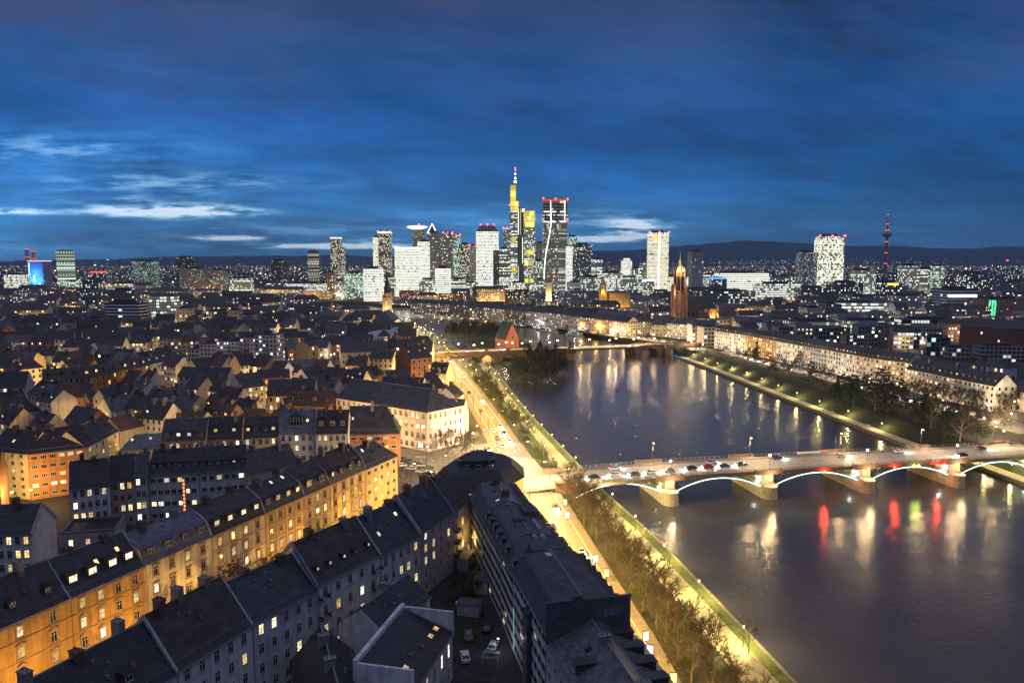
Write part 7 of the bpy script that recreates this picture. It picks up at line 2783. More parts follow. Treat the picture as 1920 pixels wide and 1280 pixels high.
m.build('antenna', pmat('antenna_paint', (.7, .68, .6), var=.1), o)
m = MB()
for py, r_ in ((340, 3.0), (333, 2.0), (325, 1.6)):
    m.box(ax - r_, ax + r_, 14 - r_, 14 + r_, sz(py) - 1.5, sz(py) + 1.5)
m.build('antenna_lamp', emat('antenna_warm_lamp', (1, .9, .6), 8), o)
m = MB()
m.box(sx_(979), sx_(983), 2, 8, sz(397), sz(392))
m.build('roof_floodlight', emat('roof_flood_lamp', (1, .85, .45), 7), o)
avi(o, [(ax, 14, sz(315)), (ax, 14, sz(318.5)), (sx_(956), 0, sz(385))], 2.6)
light(o, (sx_(992), -9, sz(408)), 9000, (1, .8, .15), 2)
light(o, (sx_(962), -9, sz(365)), 12000, (1, .8, .15), 2)
# round glass tower with the curved light line
Ym = 1820.0
q0 = up(1018, 535, Ym)
sx_ = lambda px: up(px, 535, Ym)[0] - q0[0]
sz = lambda py: up(1040, py, Ym)[2]
o = thing('round_tower', 'dark round glass tower with a curving white light line and red crown', 'high rise', (q0[0], Ym, 0), 0, G_SK)
Wt = sx_(1064.5)


def tower_outline(k, n=20):
    c = [(0, 0), (Wt * .40, 0)]
    cx2, cy2, r_ = Wt * .55, Wt * .42, Wt * .45
    c += [(cx2 + r_ * cos(-pi / 2 + pi * q / n), cy2 + r_ * sin(-pi / 2 + pi * q / n)) for q in range(1, n + 1)]
    c += [(0, Wt * .84)]
    return c


m = MB()
cellprism(m, tower_outline(0), -1, sz(418), 2.6, 3.3)
m.build('facade', [FM['dark'], RF['flat']], o)
m = MB()
cellprism(m, tower_outline(0), sz(417.9), sz(378), 4, 7)
m.build('upper_facade', [facademat('lit_tower_top', (.04, .04, .045), lit=.42, st=1.8, warm=(1, .88, .65), wx=(.03, .97), wy=(.35, .8), rows=.5, base=.10), RF['flat']], o)
m = MB()
rim = tower_outline(0)
c0_ = (Wt / 2, Wt * .42)
m.prism([(c0_[0] + (x - c0_[0]) * 1.01, c0_[1] + (y - c0_[1]) * 1.01) for x, y in rim], sz(378), sz(374), 0)
m.build('crown', emat('red_crown_light', (1, .10, .08), .8), o)
m = MB()
lp = [(1031.5, 376), (1032.5, 418), (1031, 432), (1027, 455), (1022.5, 480), (1020.5, 505), (1020, 532)]
for (xa, ya), (xb, yb) in zip(lp, lp[1:]):
    m.tube((sx_(xa), -.6, sz(ya)), (sx_(xb), -.6, sz(yb)), 1.0, 1.0, 4)
m.tube((sx_(1058), -.2 + 1.5, sz(376)), (sx_(1058), 1.3, sz(414)), .9, .9, 4)
m.build('light_line', emat('white_facade_light', (1, .97, .90), 3.5), o)
m = MB()
for k, ya in enumerate((397, 416)):
    m.box(sx_(1019), sx_(1060), -.75, -.2, sz(ya) - 1.4, sz(ya) + 1.4)
m.build('lit_floor', emat('lit_floor_band', (1, .95, .85), 1.8), o)
m = MB()
wx_ = sx_(1050)
for a, b_, c, d in ((1046, 1057, 378.5, 380), (1046, 1048, 376.5, 378.5), (1050, 1052, 376.5, 378.5), (1054, 1056, 376.5, 378.5)):
    m.box(sx_(a), sx_(b_), -.9, -.3, sz(d), sz(c))
m.build('sign', emat('orange_roof_letters', (1, .30, .05), 4), o)
m = MB()
ey = sz(425)
ex = sx_(1047)
for k in range(16):
    a0, a1 = 2 * pi * k / 16, 2 * pi * (k + 1) / 16
    if 1 < k < 14 or True:
        m.tube((ex + 4 * cos(a0), -.9, ey + 5 * sin(a0)), (ex + 4 * cos(a1), -.9, ey + 5 * sin(a1)), .6, .6, 4)
m.box(ex - 1, ex + 4, -1.2, -.6, ey - .7, ey + .7)
m.build('emblem', emat('yellow_emblem_light', (.75, .70, .15), .8), o)
avi(o, [(0, 0, sz(373)), (Wt, Wt * .4, sz(373)), (Wt * .5, 0, sz(374)), (0, 0, sz(412)), (Wt * .97, 8, sz(412)), (Wt * .45, -1, sz(519))], 3)
tw('grey slab half hidden between the two tallest towers', 1003, 1020, 456, 1950, 'grid')
tw('low bright office at the foot of the round tower', 1000, 1017, 490, 1700, 'office', dep=22)
tw('glass tower with a pale lit attic right of the round tower', 1063, 1084, 444, 1900, 'green')
tw('grey gridded slab with a bright lower front', 1073, 1110, 459, 1780, facademat('grey_office_grid', (.26, .25, .24), lit=.16, st=1.6, wx=(.1, .9), wy=(.3, .8)), cw=3.2)
tw('slim glowing glass edge beside the grey gridded slab', 1062, 1073, 462, 1775, 'whitehot', plant=False)
tw('bright low office at the end of the tower cluster', 1110, 1129, 487, 1700, 'rows', dep=22)
tw('small bright stepped tower alone right of the cluster', 1166, 1184, 489, 2100, 'whitehot', dep=24, steps=((.2, .8, 484),))
tw('pale slim slab beside the golden lit tower', 1202, 1216, 491, 1850, 'grid', dep=20)
o, Wd, top = tw('golden white lit tower with red roof lights and a central shaft of light', 1216, 1252, 436, 1820, 'warmw', cw=3.2, red=True)
m = MB()
m.box(Wd * .46, Wd * .54, -.6, .2, 4, top)
m.build('light_shaft', emat('shaft_light', (1, .93, .75), 2.6), o)
m = MB()
m.box(Wd * .2, Wd * .46, -.9, -.3, top - 20, top - 11)
m.build('sign', emat('orange_tower_sign', (1, .45, .05), 2.2), o)
tw('grey gridded tower standing alone right of the cathedral', 1292, 1318, 472, 1650, facademat('pale_grid', (.46, .44, .42), lit=.03, st=1.2, wx=(.25, .75), wy=(.1, .9), glass=(.04, .04, .05)), cw=4.5, ch=5.5, dep=26, ang=8)
tw('pale leaning twin tower with small lit windows', 1497, 1532, 473, 1500, facademat('pale_window_tower', (.44, .44, .43), lit=.3, st=1.6, wx=(.3, .7), wy=(.3, .75)), dep=24, ang=10)
o, Wd, top = tw('taller bright twin tower with scattered lit floors and red roof lights', 1533, 1579, 443, 1500, facademat('bright_twin_tower', (.16, .16, .15), lit=.62, st=1.25, base=.22, bvar=.6, warm=(1, .93, .66), cool=(.95, 1, .85), coolf=.4, wx=(.03, .97), wy=(.14, .90), rows=.3), dep=28, red=True)
# left side towers
o = thing('round_tower', 'round tower with green white lit floors on the left horizon', 'high rise', (up(126, 540, 2100)[0], 2100, 0), 0)
m = MB()
r_ = (up(141, 540, 2100)[0] - up(111, 540, 2100)[0]) / 2
zt_ = up(126, 472, 2100)[2]
cellprism(m, [(r_ * cos(2 * pi * q / 20), r_ * sin(2 * pi * q / 20)) for q in range(20)], -1, zt_, 3.6, 4.2)
m.build('facade', [FM['green'], RF['flat']], o)
m = MB()
cellprism(m, [(r_ * .9 * cos(2 * pi * q / 20), r_ * .9 * sin(2 * pi * q / 20)) for q in range(20)], zt_, up(126, 468, 2100)[2], 3.6, 5)
m.build('roof_storey', [FM['dark'], RF['flat']], o)
tw('low bright block at the foot of the round green tower', 116, 147, 527, 2000, 'green', group=None, dep=20)
for k, (x0, x1, yt) in enumerate([(49, 56, 467), (58, 64, 471)]):
    q0 = up((x0 + x1) / 2, 500, 2600)
    o = thing('chimney_stack', ['taller power plant stack with red lamps', 'shorter power plant stack with red lamps'][k], 'chimney', (q0[0], 2600 + 10 * k, 0), 0, 'power plant stacks')
    m = MB()
    r_ = (x1 - x0) / 2 / F * 2600
    zz = up(50, yt, 2600)[2]
    m.lathe(0, 0, [(r_ * 1.15, 0), (r_, zz * .5), (r_ * .9, zz)], 14)
    m.build('shaft', PL['concrete'], o)
    for f_ in (.52, .78, 1.0):
        m = MB()
        m.lathe(0, 0, [(r_ * 1.12, zz * f_ - 2), (r_ * 1.12, zz * f_ + .5)], 14)
        m.build('red_lamp_ring', emat('red_stack_lamp_%d%d' % (k, int(f_ * 100)), (1, .06, .06), 1.6), o)
o, Wd, top = block('power_plant', 'power plant hall floodlit deep blue', 'power plant', 56, 84, 490, 2560, 50, PL['pale'], 6, 6, 0, None, plant=False, crown=((1, .8, .6), 1.2))
for x, z in ((.2, 15), (.5, 40), (.8, 15), (.5, 8)):
    light(o, (Wd * x, -16, z), 30000, (.02, .14, 1.0), 3)
m = MB()
m.box(Wd * .06, Wd * .12, -1.0, -.4, 30, top - 5)
m.box(Wd * .34, Wd * .46, -1.0, -.4, 8, 30)
m.build('light_strip', emat('cyan_light_strip', (.3, .8, 1.0), 3), o)
tw('dark office with a dense green white window grid', 250, 293, 490, 2300, facademat('dense_green_windows', (.03, .045, .04), lit=.5, st=1.3, warm=(.9, 1, .75), cool=(.75, 1, .85), coolf=.6, wx=(.2, .8), wy=(.25, .75)), group=None)
tw('dark brown high rise with a ragged top', 333, 362, 483, 2200, 'brown', group=None, steps=((.4, .8, 480),))
tw('wide grey slab in front of the ragged brown tower', 338, 385, 504, 2000, 'grid', group=None)
tw('pale cream hotel slab on the left horizon', 391, 421, 507, 2050, 'cream', group=None)
tw('low hotel slab lit white along the left river bank', 535, 608, 532, 1750, 'shop', group=None, dep=24)
o = thing('round_tower', 'dark round tower with warm lit floors right of the brown slab', 'high rise', (up(589, 540, 2350)[0], 2350, 0), 0)
r_ = (up(600, 540, 2350)[0] - up(579, 540, 2350)[0]) / 2
m = MB()
cellprism(m, [(r_ * cos(2 * pi * q / 20), r_ * sin(2 * pi * q / 20)) for q in range(20)], -1, up(589, 471, 2350)[2], 3.4, 3.8)
m.build('facade', [FM['night'], RF['flat']], o)
m = MB()
m.lathe(0, 0, [(r_ * .8, up(589, 471, 2350)[2]), (r_ * .6, up(589, 469, 2350)[2] + .5)], 20)
m.build('roof_storey', RF['flat'], o)
# television tower
Yv = 4300.0
q0 = up(1660, 500, Yv)
o = thing('television_tower', 'slender television tower with red lamps and a round platform', 'tower', (q0[0], Yv, 0), 0)
sz = lambda py: up(1660, py, Yv)[2]
m = MB()
m.lathe(0, 0, [(10, 0), (7.5, sz(470)), (6, sz(447))], 14)
m.build('shaft', pmat('tower_concrete', (.25, .16, .15), var=.1), o)
m = MB()
m.lathe(0, 0, [(6, sz(447)), (13, sz(444)), (27, sz(441)), (28, sz(438)), (18, sz(436)), (10, sz(433)), (7, sz(430))], 24)
m.build('platform', PL['concrete'], o)
m = MB()
m.lathe(0, 0, [(4.5, sz(430)), (3.5, sz(420)), (1.6, sz(412)), (.8, sz(402))], 8)
m.build('mast', pmat('red_mast_paint', (.5, .08, .07), var=.1), o)
TR = emat('tower_red_lamp', (1, .06, .07), 3.0)
for py, r_ in ((494, 9.5), (474, 9), (453, 8), (431.5, 10), (420, 6), (402.5, 3.5)):
    m = MB()
    m.lathe(0, 0, [(r_, sz(py) - 1.8), (r_, sz(py) + 1.8)], 10)
    m.build('red_lamp_ring', TR, o)
q0 = up(1888, 500, 3800)
o = thing('radio_mast', 'small red lit radio mast near the photo edge', 'mast', (q0[0], 3800, 0))
m = MB()
m.tube((0, 0, 0), (0, 0, up(1888, 488, 3800)[2]), 2.5, 1.2, 6)
m.build('pole', METAL, o)
m = MB()
m.box(-4, 4, -4, 4, up(1888, 488, 3800)[2] - 4, up(1888, 487, 3800)[2])
m.build('red_lamp', TR, o)

block('office_block', 'low block crowned by a bright blue glowing band', 'office block', 1333, 1362, 523, 1620, 20, FM['dim'], 3.4, 3.8, 0, None, crown=((.06, .22, 1.0), 3.0))
block('office_block', 'low block with a blue white glowing cube on its roof', 'office block', 1207, 1226, 527, 1600, 18, FM['office'], 3.4, 3.8, 0, None, crown=((.45, .65, 1.0), 4.0))
block('warehouse', 'low hall with a red glowing band on the left horizon', 'warehouse', 172, 196, 511, 2300, 20, FM['dim'], 3.4, 3.8, 0, None, crown=((1.0, .06, .03), 3.0))
q0 = up(178, 497, 2900)
lamp(q0[0], 2900, 0, q0[2], 60000, COOL, 'glaring white floodlight mast', 'floodlight masts on the horizon', 'post', 3.4, 'floodlight_mast')
q0 = up(202, 487, 3300)
lamp(q0[0], 3300, 0, q0[2], 60000, COOL, 'glaring white floodlight mast', 'floodlight masts on the horizon', 'post', 2.2, 'floodlight_mast')
# bright lower offices packed at the foot of the towers
G_FT = 'lower offices at the foot of the towers'
fo = [(628, 646, 527, 'office', 'dim lit'), (660, 690, 531, 'shop', 'glowing'), (716, 742, 520, 'office', 'window gridded'), (730, 760, 533, 'flatlow', 'low'), (786, 816, 524, 'office', 'window gridded'), (846, 872, 524, 'rows', 'banded'), (868, 896, 530, 'office', 'window gridded'), (925, 958, 528, 'warmw', 'warm glowing'),
      (955, 984, 530, 'shop', 'white glowing'), (1002, 1022, 524, 'office', 'window gridded'), (1064, 1090, 529, 'rows', 'banded'), (1090, 1130, 520, 'office', 'window gridded'), (1128, 1166, 512, 'shop', 'white glowing'), (1150, 1205, 520, 'office', 'window gridded'), (1184, 1204, 503, 'rows', 'banded'), (1252, 1290, 519, 'warmw', 'warm glowing'),
      (1320, 1345, 515, 'office', 'window gridded'), (500, 535, 531, 'flatlow', 'low'), (430, 470, 522, 'office', 'window gridded'), (150, 185, 530, 'flatlow', 'low'), (200, 245, 532, 'office', 'window gridded'), (10, 46, 515, 'shop', 'white glowing'), (1600, 1640, 507, 'office', 'window gridded'), (1690, 1722, 498, 'office', 'outlined glass'),
      (1712, 1738, 505, 'rows', 'banded'), (1732, 1752, 503, 'night', 'dark'), (1752, 1768, 499, 'green', 'green glass'), (1800, 1850, 512, 'flatlow', 'low'), (1440, 1490, 519, 'flatlow', 'low')]
for k, (x0, x1, yt, mt, ds) in enumerate(fo):
    Yd = 1560 + (k * 67) % 240
    o, Wd, top = block('office_block', None, 'office block', x0, x1, yt, Yd, 22, FM[mt], 3.4, 3.8, 0, G_FT)
    later(o, ds + ' office', (o.location.x + Wd / 2, Yd, top))
    if k % 2 == 0:
        lamp(o.location.x + Wd * .4, Yd - 14, 0, 9, 9000, (WARM, COOL, SODIUM)[k % 3], 'street lamp before a glowing office', 'street lamps at the foot of the towers', 'post', 1.0)
# ------------------------------------------------------------------ cathedral
Yc = 900.0
q0 = up(1275, 600, Yc)
sz = lambda py: up(1275, py, Yc)[2]
S = lambda px: up(px, 600, Yc)[0] - q0[0]
CATH = pmat('cathedral_sandstone', (.32, .18, .12), var=.35, scale=.25, bump=.5, bscale=1)
o = thing('cathedral', 'red sandstone cathedral with a lit gothic tower and golden cupola', 'cathedral', (q0[0], Yc, 0), 0)
m = MB()
hw = S(1286)
m.box(-hw * 1.05, hw * 1.05, 0, hw * 2.1, 0, sz(552))
for sx in (-1, 1):
    for yy_ in (0, hw * 2.1):
        m.box(sx * hw * 1.0 - 1.4, sx * hw * 1.0 + 1.4, yy_ - 1.4, yy_ + 1.4, 0, sz(548))
        m.lathe(sx * hw, yy_, [(1.6, sz(548)), (1.4, sz(540)), (.05, sz(530))], 6)
for k in range(3):
    xx = -hw * .55 + k * hw * .55
    m.box(xx - .5, xx + .5, -.7, 0, 4, sz(553))
m.build('tower_base', CATH, o)
m = MB()
m.lathe(0, hw, [(hw * .86, sz(552)), (hw * .80, sz(512)), (hw * .88, sz(511)), (hw * .88, sz(509))], 8)
for q in range(8):
    a_ = 2 * pi * q / 8
    m.lathe(hw * .93 * cos(a_), hw + hw * .93 * sin(a_), [(.9, sz(552)), (.8, sz(511)), (.05, sz(500))], 5)
m.build('octagon', CATH, o)
m = MB()
for q in range(8):
    a_ = 2 * pi * (q + .5) / 8
    nx, ny = cos(a_), sin(a_)
    c_ = (nx * hw * .86, hw + ny * hw * .86)
    tx, ty = -ny, nx
    m.face([(c_[0] + tx * s_, c_[1] + ty * s_, z) for s_, z in ((-1.3, sz(545)), (1.3, sz(545)), (1.3, sz(520)), (0, sz(515)), (-1.3, sz(520)))])
m.build('belfry_window', GLASS, o)
m = MB()
m.lathe(0, hw, [(hw * .86, sz(509)), (hw * .80, sz(505)), (hw * .55, sz(499)), (hw * .25, sz(495)), (hw * .2, sz(490)), (hw * .22, sz(487)), (hw * .12, sz(484)), (.2, sz(472))], 8)
m.build('cupola', pmat('lit_cupola_stone', (.42, .33, .20), var=.2), o)
m = MB()
x1 = S(1345)
x0 = S(1268)
zr, ze = sz(557), sz(579)
m.box(x0, x1, 6, 30, 0, ze)
for k in range(9):
    xx = x0 + (x1 - x0) * (k + .5) / 9
    m.box(xx - .6, xx + .6, 4.4, 6.05, 0, ze - 1)
m.build('nave_wall', CATH, o)
m = MB()
for k in range(8):
    xx = x0 + (x1 - x0) * (k + 1) / 9
    m.face([(xx - .9, 5.95, 3), (xx + .9, 5.95, 3), (xx + .9, 5.95, ze - 5), (xx, 5.95, ze - 3), (xx - .9, 5.95, ze - 5)])
m.build('nave_window', GLASS, o)
m = MB()
m.loft([[(x0 - .5, 5, ze), (x1 + .5, 5, ze), (x1 + .5, 31, ze), (x0 - .5, 31, ze)], [(x0 + 8, 17.6, zr), (x1 - 5, 17.6, zr), (x1 - 5, 18.4, zr), (x0 + 8, 18.4, zr)]])
m.build('roof', RF['slate'], o)
for x, y, z, pw, c_ in ((-17, -9, 10, 5500, (1, .66, .40)), (9, -11, 12, 900, (1, .6, .3)), (-9, -5, sz(550) + 1, 1600, (1, .60, .34)), (-3, -4, sz(507), 4500, (1, .80, .40)), (9, -2, sz(506), 3000, (1, .80, .40)), (x0 + 22, -1, sz(595), 5200, (1, .56, .2)), (x0 + 34, 0, sz(595), 8000, (1, .58, .18)),
                       (x0 + 44, 0, sz(595), 5200, (1, .58, .18)), (x1 + 3, 2, sz(597), 3200, (1, .6, .16))):
    light(o, (x, y, z), pw, c_, .5)
a, b_ = up(1346, 600, 890), up(1380, 600, 890)
o = house('low yellow glowing house at the cathedral choir', 'house', (a[0], 890), (b_[0], 885), 16, 16, 21, wall='yellow', roofm='dark', nf=3, nb=6, lit=.3, det=1, name='chapter_house', chim=0)
light(o, (10, -6, 3), 5000, (1, .66, .16), .4)
# paul church: round yellow lit hall and tower
q0 = up(1131, 560, 1150)
o = thing('round_church', 'yellow floodlit church with an oval hall and a lantern tower', 'church', (q0[0], 1150, 0))
sz = lambda py: up(1131, py, 1150)[2]
YST = pmat('yellow_church_stone', (.50, .36, .16), var=.2)
m = MB()
m.box(-6, 6, 0, 12, 0, sz(549))
m.build('tower', YST, o)
m = MB()
m.lathe(0, 6, [(6.2, sz(549)), (5.4, sz(547)), (5.2, sz(534)), (3.2, sz(532)), (3.0, sz(526)), (.8, sz(522)), (.1, sz(519))], 12)
m.build('lantern', YST, o)
m = MB()
m.lathe(24, 14, [(19, 0), (19, sz(549))], 24)
m.build('hall_wall', YST, o)
m = MB()
m.lathe(24, 14, [(19.6, sz(549)), (9, sz(546)), (.5, sz(545))], 24)
m.build('roof', RF['grey'], o)
for x, y, z, pw in ((-4, -10, 5, 26000), (20, -16, 5, 26000), (44, -8, 5, 15000), (0, -3, sz(547), 4000)):
    light(o, (x, y, z), pw * .26, (1, .58, .15), .5)
# small lit clock tower
q0 = up(1029, 545, 1250)
o = thing('clock_tower', 'square lamplit tower with a flat hip roof before the round glass tower', 'tower', (q0[0], 1250, 0))
sz = lambda py: up(1029, py, 1250)[2]
m = MB()
m.box(-5, 5, 0, 10, 0, sz(529))
m.build('wall', PL['cream'], o)
m = MB()
m.loft([[(-5.5, -.5, sz(529)), (5.5, -.5, sz(529)), (5.5, 10.5, sz(529)), (-5.5, 10.5, sz(529))], [(-.5, 4.5, sz(526)), (.5, 4.5, sz(526)), (.5, 5.5, sz(526)), (-.5, 5.5, sz(526))]])
m.build('roof', RF['dark'], o)
light(o, (0, -9, 18), 9000, (1, .72, .3), .5)
a, b_ = up(893, 560, 1300), up(948, 560, 1300)
block('theatre_block', 'long amber floodlit block at the foot of the towers', 'office block', 895, 947, 542, 1300, 24, FM['cream'], 3.4, 4, 0)
o = SC.objects[-1]
for k in range(4):
    light(None, (a[0] + 6 + k * 12, 1290, 4), 6000, (1, .55, .14), .5).name = 'floodlight'
# old town gabled houses by the quay and dark long roofs
for k, (x0, x1, y0, Yd, lab, rf) in enumerate([(1190, 1215, 588, 820, 'dark steep roofed church hall near the cathedral tower', 'dark'), (1120, 1190, 586, 880, 'long pale green roofed hall in the old town', 'blue'), (1060, 1118, 580, 930, 'three gabled old town hall with a dark roof', 'dark'), (1005, 1058, 574, 980, 'dark gabled house near the lit tower', 'dark'),
                                               (1222, 1256, 592, 800, 'dark roof with dormers beside the cathedral', 'slate'), (950, 1003, 571, 1020, 'long hall with a dark ridge', 'slate'), (880, 945, 567, 1080, 'slate roofed museum above the quay', 'slate')]):
    a, b_ = up(x0, y0, Yd), up(x1, y0, Yd)
    zt_ = max(13, up(x0, y0 - 8, Yd)[2])
    house(lab, 'old town house', (a[0], Yd), (b_[0], Yd - 6), 16, 13, 13 + 9, wall=FW['beige'], wallm2='beige', roofm=rf, nf=3, nb=max(4, int((b_[0] - a[0]) / 3.4)), det=0, chim=1, group='old town houses behind the quay front', name='old_town_house', hip=(0, 0))
    occ_line((a[0], Yd), (b_[0], Yd), 16)
# ------------------------------------------------------------------ the wide city behind
rg = random.Random(77)
G_FB = 'low city blocks spreading to the horizon'
FB = [FM['flatlow'], FW['white'], FW['cream'], FW['grey'], FW['brick'], FW['beige'], FM['dim']]
nm = ['pale', 'white', 'cream', 'grey', 'brick', 'beige', 'glassy']
water_x = lambda q: (interp(WLfar, q), interp(WRfar, q))
WLf = WL + WLfar
WRf = WR + WRfar


def in_river(x, y, mrg=14):
    if y < 660:
        return False
    def crossings(poly):
        return [a[0] + (b_[0] - a[0]) * (y - a[1]) / (b_[1] - a[1]) for a, b_ in zip(poly, poly[1:]) if (a[1] - y) * (b_[1] - y) < 0]
    l, r_ = crossings(WLf), crossings(WRf)
    if l and r_:
        return min(l) - mrg < x < max(r_) + mrg + 12
    if not l and r_:
        return min(r_) - 150 < x < max(r_) + mrg + 12
    return False


for p in WRfar:
    pass
n_fb = 0
rows = [(705, 'R'), (745, 'R'), (800, 'R'), (860, 'R'), (925, 'B'), (990, 'B'), (1070, 'B'), (1170, 'B'), (1290, 'B'), (1430, 'B'), (1620, 'B'), (1860, 'B'), (2200, 'B'), (2650, 'B')]
LIGHTS_FAR = []
for Yd, sidek in rows:
    px = -30 if sidek == 'B' else 1290
    while px < 1960 and n_fb < 296:
        wpx = rg.uniform(26, 62) if Yd < 1400 else rg.uniform(34, 80)
        if Yd < 900:
            wpx = rg.uniform(24, 46)
        xa, xb = (px - 960) / F * Yd, (px + wpx - 960) / F * Yd
        yj = Yd + rg.uniform(-.03, .03) * Yd
        px += wpx * rg.choice((1.02, 1.05, 1.25))
        xm = (xa + xb) / 2
        Wd = xb - xa
        dep = rg.uniform(13, 22)
        bad = False
        for f_ in (0, .25, .5, .75, 1):
            xx = xa + Wd * f_
            if in_river(xx, yj) or in_river(xx, yj + dep) or in_river(xx, yj - 20, 6):
                bad = True
            if any((xx - a) ** 2 + (yj + 8 - b_) ** 2 < (c + 7) ** 2 for a, b_, c in OCC):
                bad = True
        if bad:
            if Wd > 30:
                px -= wpx * .6
            LIGHTS_FAR.append((xm, yj - 6)) if rg.random() < .3 and not in_river(xm, yj - 6, 3) else None
            continue
        ang = rg.uniform(-.18, .18)
        ca, sa = cos(ang), sin(ang)
        a = (xm - ca * Wd / 2, yj - sa * Wd / 2)
        b_ = (xm + ca * Wd / 2, yj + sa * Wd / 2)
        k = rg.randrange(len(FB))
        ez = rg.uniform(12, 19) * (1 + .1 * (Yd > 1300))
        flatr = rg.random() < (.35 if xm < 0 else .55)
        o = house(None, 'city block', a, b_, dep, ez, ez + rg.uniform(4, 7), roof='flat' if flatr else 'gable', wall=FB[k], wallm2=rg.choice(('pale', 'beige', 'grey', 'white')), roofm=rg.choice(('slate', 'dark', 'brown', 'grey')) if not flatr else 'flat',
                  nf=max(3, round(ez / 3.5)), nb=max(4, int(Wd / 3)), det=0, chim=0, group=G_FB, name='city_block', hip=(5, 5) if rg.random() < .4 else (0, 0))
        later(o, nm[k] + (' flat roofed' if flatr else ' pitched roof') + ' city block', (xm, yj, ez))
        n_fb += 1
        if rg.random() < .40:
            LIGHTS_FAR.append((xa + Wd * rg.random(), yj - rg.uniform(7, 12)))
print('far blocks', n_fb, len(LIGHTS_FAR))
G_FLP = 'street lamps between the far city blocks'
for x, y in LIGHTS_FAR[:95]:
    c_ = rg.choice((SODIUM, SODIUM, WARM)) if x < 100 else rg.choice((SODIUM, WARM, COOL, WARM))
    lamp(x, y, 0, 8.0, 1500 * (y / 600) * rg.choice((.5, 1, 2.2)), c_, 'lamp between city blocks', G_FLP, 'post', .45 + y / 3000)
# flood of lamps along roads on the far left
G_RL = 'road lamps along the far left embankment'
for k in range(46):
    px = 250 + k * 13 + rg.uniform(-4, 4)
    py = 552 + (k % 3) * 6 + 6 * sin(k * .6)
    p = xy(px, py, 0)
    if in_river(p[0], p[1], 4):
        continue
    lamp(p[0], p[1], 0, 9, 9000, SODIUM, 'orange road lamp', G_RL, 'post', .95)

# everything farther away reads as one mass of roofs
m = MB()
for k in range(2300):
    Yd = 2700 * (3.6 ** rg.random())
    px = rg.uniform(-60, 1990)
    x = (px - 960) / F * Yd
    w_, d_, h_ = rg.uniform(18, 70), rg.uniform(14, 30), rg.uniform(8, 22) * (1 if rg.random() < .94 else 1.9)
    P = [(x, Yd), (x + w_, Yd + rg.uniform(-6, 6)), (x + w_, Yd + d_), (x, Yd + d_)]
    cellprism(m, P, -1, h_, 4, 4, 0, 1)
tag(m.build('distant_rooftops', [facademat('distant_front', (.25, .24, .23), lit=.025, st=3.0, coolf=.4), RF['flat']]), 'mass of low roofs fading towards the hills on the horizon', 'city', None, 'stuff')
cols = [emat('city_light_%d' % k, c, s_) for k, (c, s_) in enumerate([((1, .45, .10), 3.2), ((1, .60, .22), 3.2), ((1, .90, .72), 3.5), ((.80, 1, .88), 3.2), ((1, .06, .04), 4), ((.10, .25, 1), 4), ((.15, 1, .45), 3)])]
m = MB()


def dot(x, y, z, s_, mi):
    m.face([(x - s_, y, z - s_), (x + s_, y, z - s_), (x, y, z + s_)], mi)
    m.face([(x - s_, y, z - s_), (x, y + s_, z - s_), (x, y, z + s_)], mi)
    m.face([(x, y + s_, z - s_), (x + s_, y, z - s_), (x, y, z + s_)], mi)


clus = []
for k in range(150):
    clus.append((rg.uniform(-20, 1960), 900 * (10.0 ** (rg.random() ** .85)), rg.choice((0, 0, 1, 2, 3)) if rg.random() < .5 else (0 if rg.random() < .6 else 2), rg.uniform(6, 60)))
for k in range(5400):
    if rg.random() < .62:
        c_ = clus[int(len(clus) * rg.random() ** 1.4)]
        px = rg.gauss(c_[0], c_[3])
        Yd = c_[1] * exp(rg.gauss(0, .05))
        mi = c_[2] if rg.random() < .75 else rg.choice((0, 1, 2))
    else:
        Yd = 900 * (11.0 ** (rg.random() ** .8))
        px = rg.uniform(-40, 1980)
        r_ = rg.random()
        mi = (0 if r_ < .5 else 1 if r_ < .7 else 2 if r_ < .9 else 3) if px < 700 else (0 if r_ < .25 else 1 if r_ < .5 else 2 if r_ < .85 else 3)
    x = (px - 960) / F * Yd
    if Yd < 850 or in_river(x, Yd, 8):
        continue
    if rg.random() < .04:
        mi = rg.choice((4, 4, 4, 5, 6))
    q = rg.random()
    dot(x, Yd, rg.uniform(3, 16), Yd * (.00016 + .00085 * q ** 5 + .00016 * q), mi)
# lights on the slopes of the hills
for k in range(420):
    px = rg.gauss(1450, 190) if k % 2 else rg.uniform(0, 1920)
    Yd = rg.uniform(9000, 11400)
    x = (px - 960) / F * Yd
    dot(x, Yd, 30 + max(0, (Yd - 10500) * .06) + rg.uniform(0, 30), Yd * rg.uniform(.00013, .00030), 1 if rg.random() < .4 else 2)
tag(m.build('city_lights', cols), 'countless tiny lights of the distant city below the hills', 'lights', None, 'stuff')

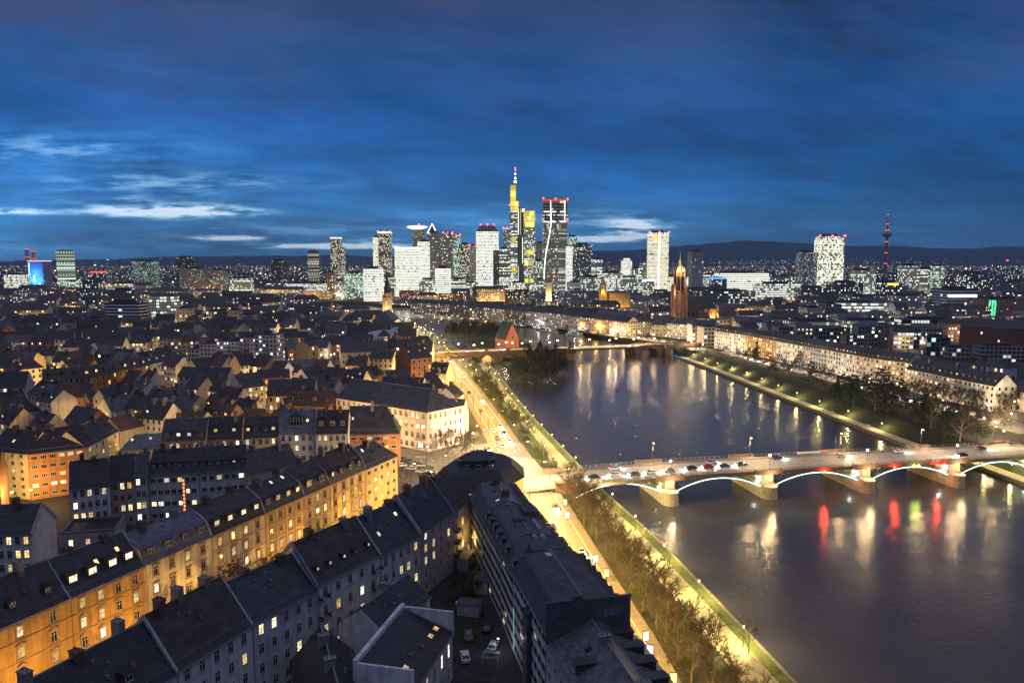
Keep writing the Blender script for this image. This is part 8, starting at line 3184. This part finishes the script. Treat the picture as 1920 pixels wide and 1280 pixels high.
# ------------------------------------------------------------------ labels from the surroundings
LMK = [(717, 560, 'the slim church spire'), (228, 600, 'the white banded slab'), (965, 430, 'the antenna tower'), (1041, 450, 'the dark round tower'), (1275, 540, 'the cathedral tower'), (1660, 450, 'the television tower'), (126, 505, 'the green round tower'),
       (1556, 480, 'the bright twin tower'), (1234, 480, 'the golden lit tower'), (765, 500, 'the silver white twin block'), (1305, 495, 'the lone grid tower'), (755, 790, 'the pink office block'), (370, 704, 'the turquoise sign'), (225, 695, 'the curved lamplit row'), (430, 665, 'the white balcony slabs'),
       (105, 845, 'the orange apartment house'), (82, 935, 'the bare gable wall'), (500, 815, 'the row with the baroque gable'), (690, 830, 'the orange brick house'), (1010, 690, 'the dark island trees'), (952, 625, 'the steep red gable house'), (1131, 545, 'the yellow round church'),
       (1860, 575, 'the green light tubes'), (1800, 555, 'the white layered store'), (1535, 615, 'the glazed dark museum'), (1760, 615, 'the black steel office'), (1610, 535, 'the glowing shopping street'), (930, 870, 'the curved roof corner house'), (1080, 900, 'the near bridge end'), (1910, 840, 'the far bridge ramp'),
       (1256, 900, 'the first bridge pier'), (1441, 890, 'the second bridge pier'), (1620, 880, 'the third bridge pier'), (1784, 870, 'the fourth bridge pier'), (820, 660, 'the stone bridge end'), (1215, 650, 'the stone bridge piers'), (1110, 1170, 'the graffiti wall'), (1000, 990, 'the box dormer block'),
       (1888, 710, 'the bright gable end'), (1690, 720, 'the terrace corner block'), (1430, 660, 'the ochre terrace house'), (1550, 680, 'the grey terrace house'), (870, 860, 'the big trees on the square'), (345, 500, 'the ragged brown tower'), (590, 500, 'the dark round warm tower'), (66, 505, 'the blue floodlit plant'),
       (1080, 500, 'the grey gridded slab'), (589, 655, 'the yellow fire wall'), (565, 690, 'the blue workshop roof'), (1320, 1130, 'the lone slim river tree'), (290, 590, 'the grey blue hospital'), (415, 600, 'the bluish office slab'), (1900, 470, 'the small radio mast')]
ORD = ['', 'second ', 'third ', 'fourth ', 'fifth ', 'sixth ', 'seventh ', 'eighth ', 'ninth ', 'tenth ', '11th ', '12th ', '13th ', '14th ', '15th ', '16th ', '17th ', '18th ', '19th ', '20th ', '21st ', '22nd ', '23rd ', '24th ', '25th ', '26th ', '27th ', '28th ', '29th ', '30th ']
byl = {}
for o, desc, pt in PENDING:
    px, py = proj(pt)
    best = min(LMK, key=lambda q: (q[0] - px) ** 2 + ((q[1] - py) * 1.6) ** 2)
    dx, dy = px - best[0], py - best[1]
    if abs(dx) > 1.5 * abs(dy):
        rel = 'right of' if dx > 0 else 'left of'
    else:
        rel = 'below' if dy > 0 else 'above'
    byl.setdefault((desc, rel, best[2]), []).append((hypot(dx, dy), o))
SHORT = {'the ': ''}
for (desc, rel, lm), lst in byl.items():
    lst.sort(key=lambda q: q[0])
    for k, (_, o) in enumerate(lst):
        if len(lst) == 1:
            o['label'] = '%s %s %s' % (desc, rel, lm)
        else:
            o['label'] = '%s%s %s %s' % (ORD[k] + 'closest ' if k else 'closest ', desc, rel, lm) if k < len(ORD) else '%dth closest %s %s %s' % (k + 1, desc, rel, lm)
for o, desc, pt in PENDING:
    l_ = o['label'].split()
    if len(l_) > 16:
        l_.remove('the')
        o['label'] = ' '.join(l_)
        if len(l_) > 16:
            print('LONG', o['label'])
# ------------------------------------------------------------------ evening haze
if HAZE:
    m = MB()
    m.box(-26000, 26000, -400, 24000, ZW - 3.2, 900)
    hm = bpy.data.materials.new('evening_haze')
    hm.use_nodes = True
    t = NT(hm.node_tree)
    t.n.clear()
    pv_ = t.new('ShaderNodeVolumePrincipled')
    pv_.inputs['Color'].default_value = (.40, .66, 1.0, 1)
    pv_.inputs['Density'].default_value = HAZE
    pv_.inputs['Anisotropy'].default_value = 0.0
    oo = t.new('ShaderNodeOutputMaterial')
    t.l.new(pv_.outputs[0], oo.inputs['Volume'])
    tag(m.build('haze', hm), kind='stuff')
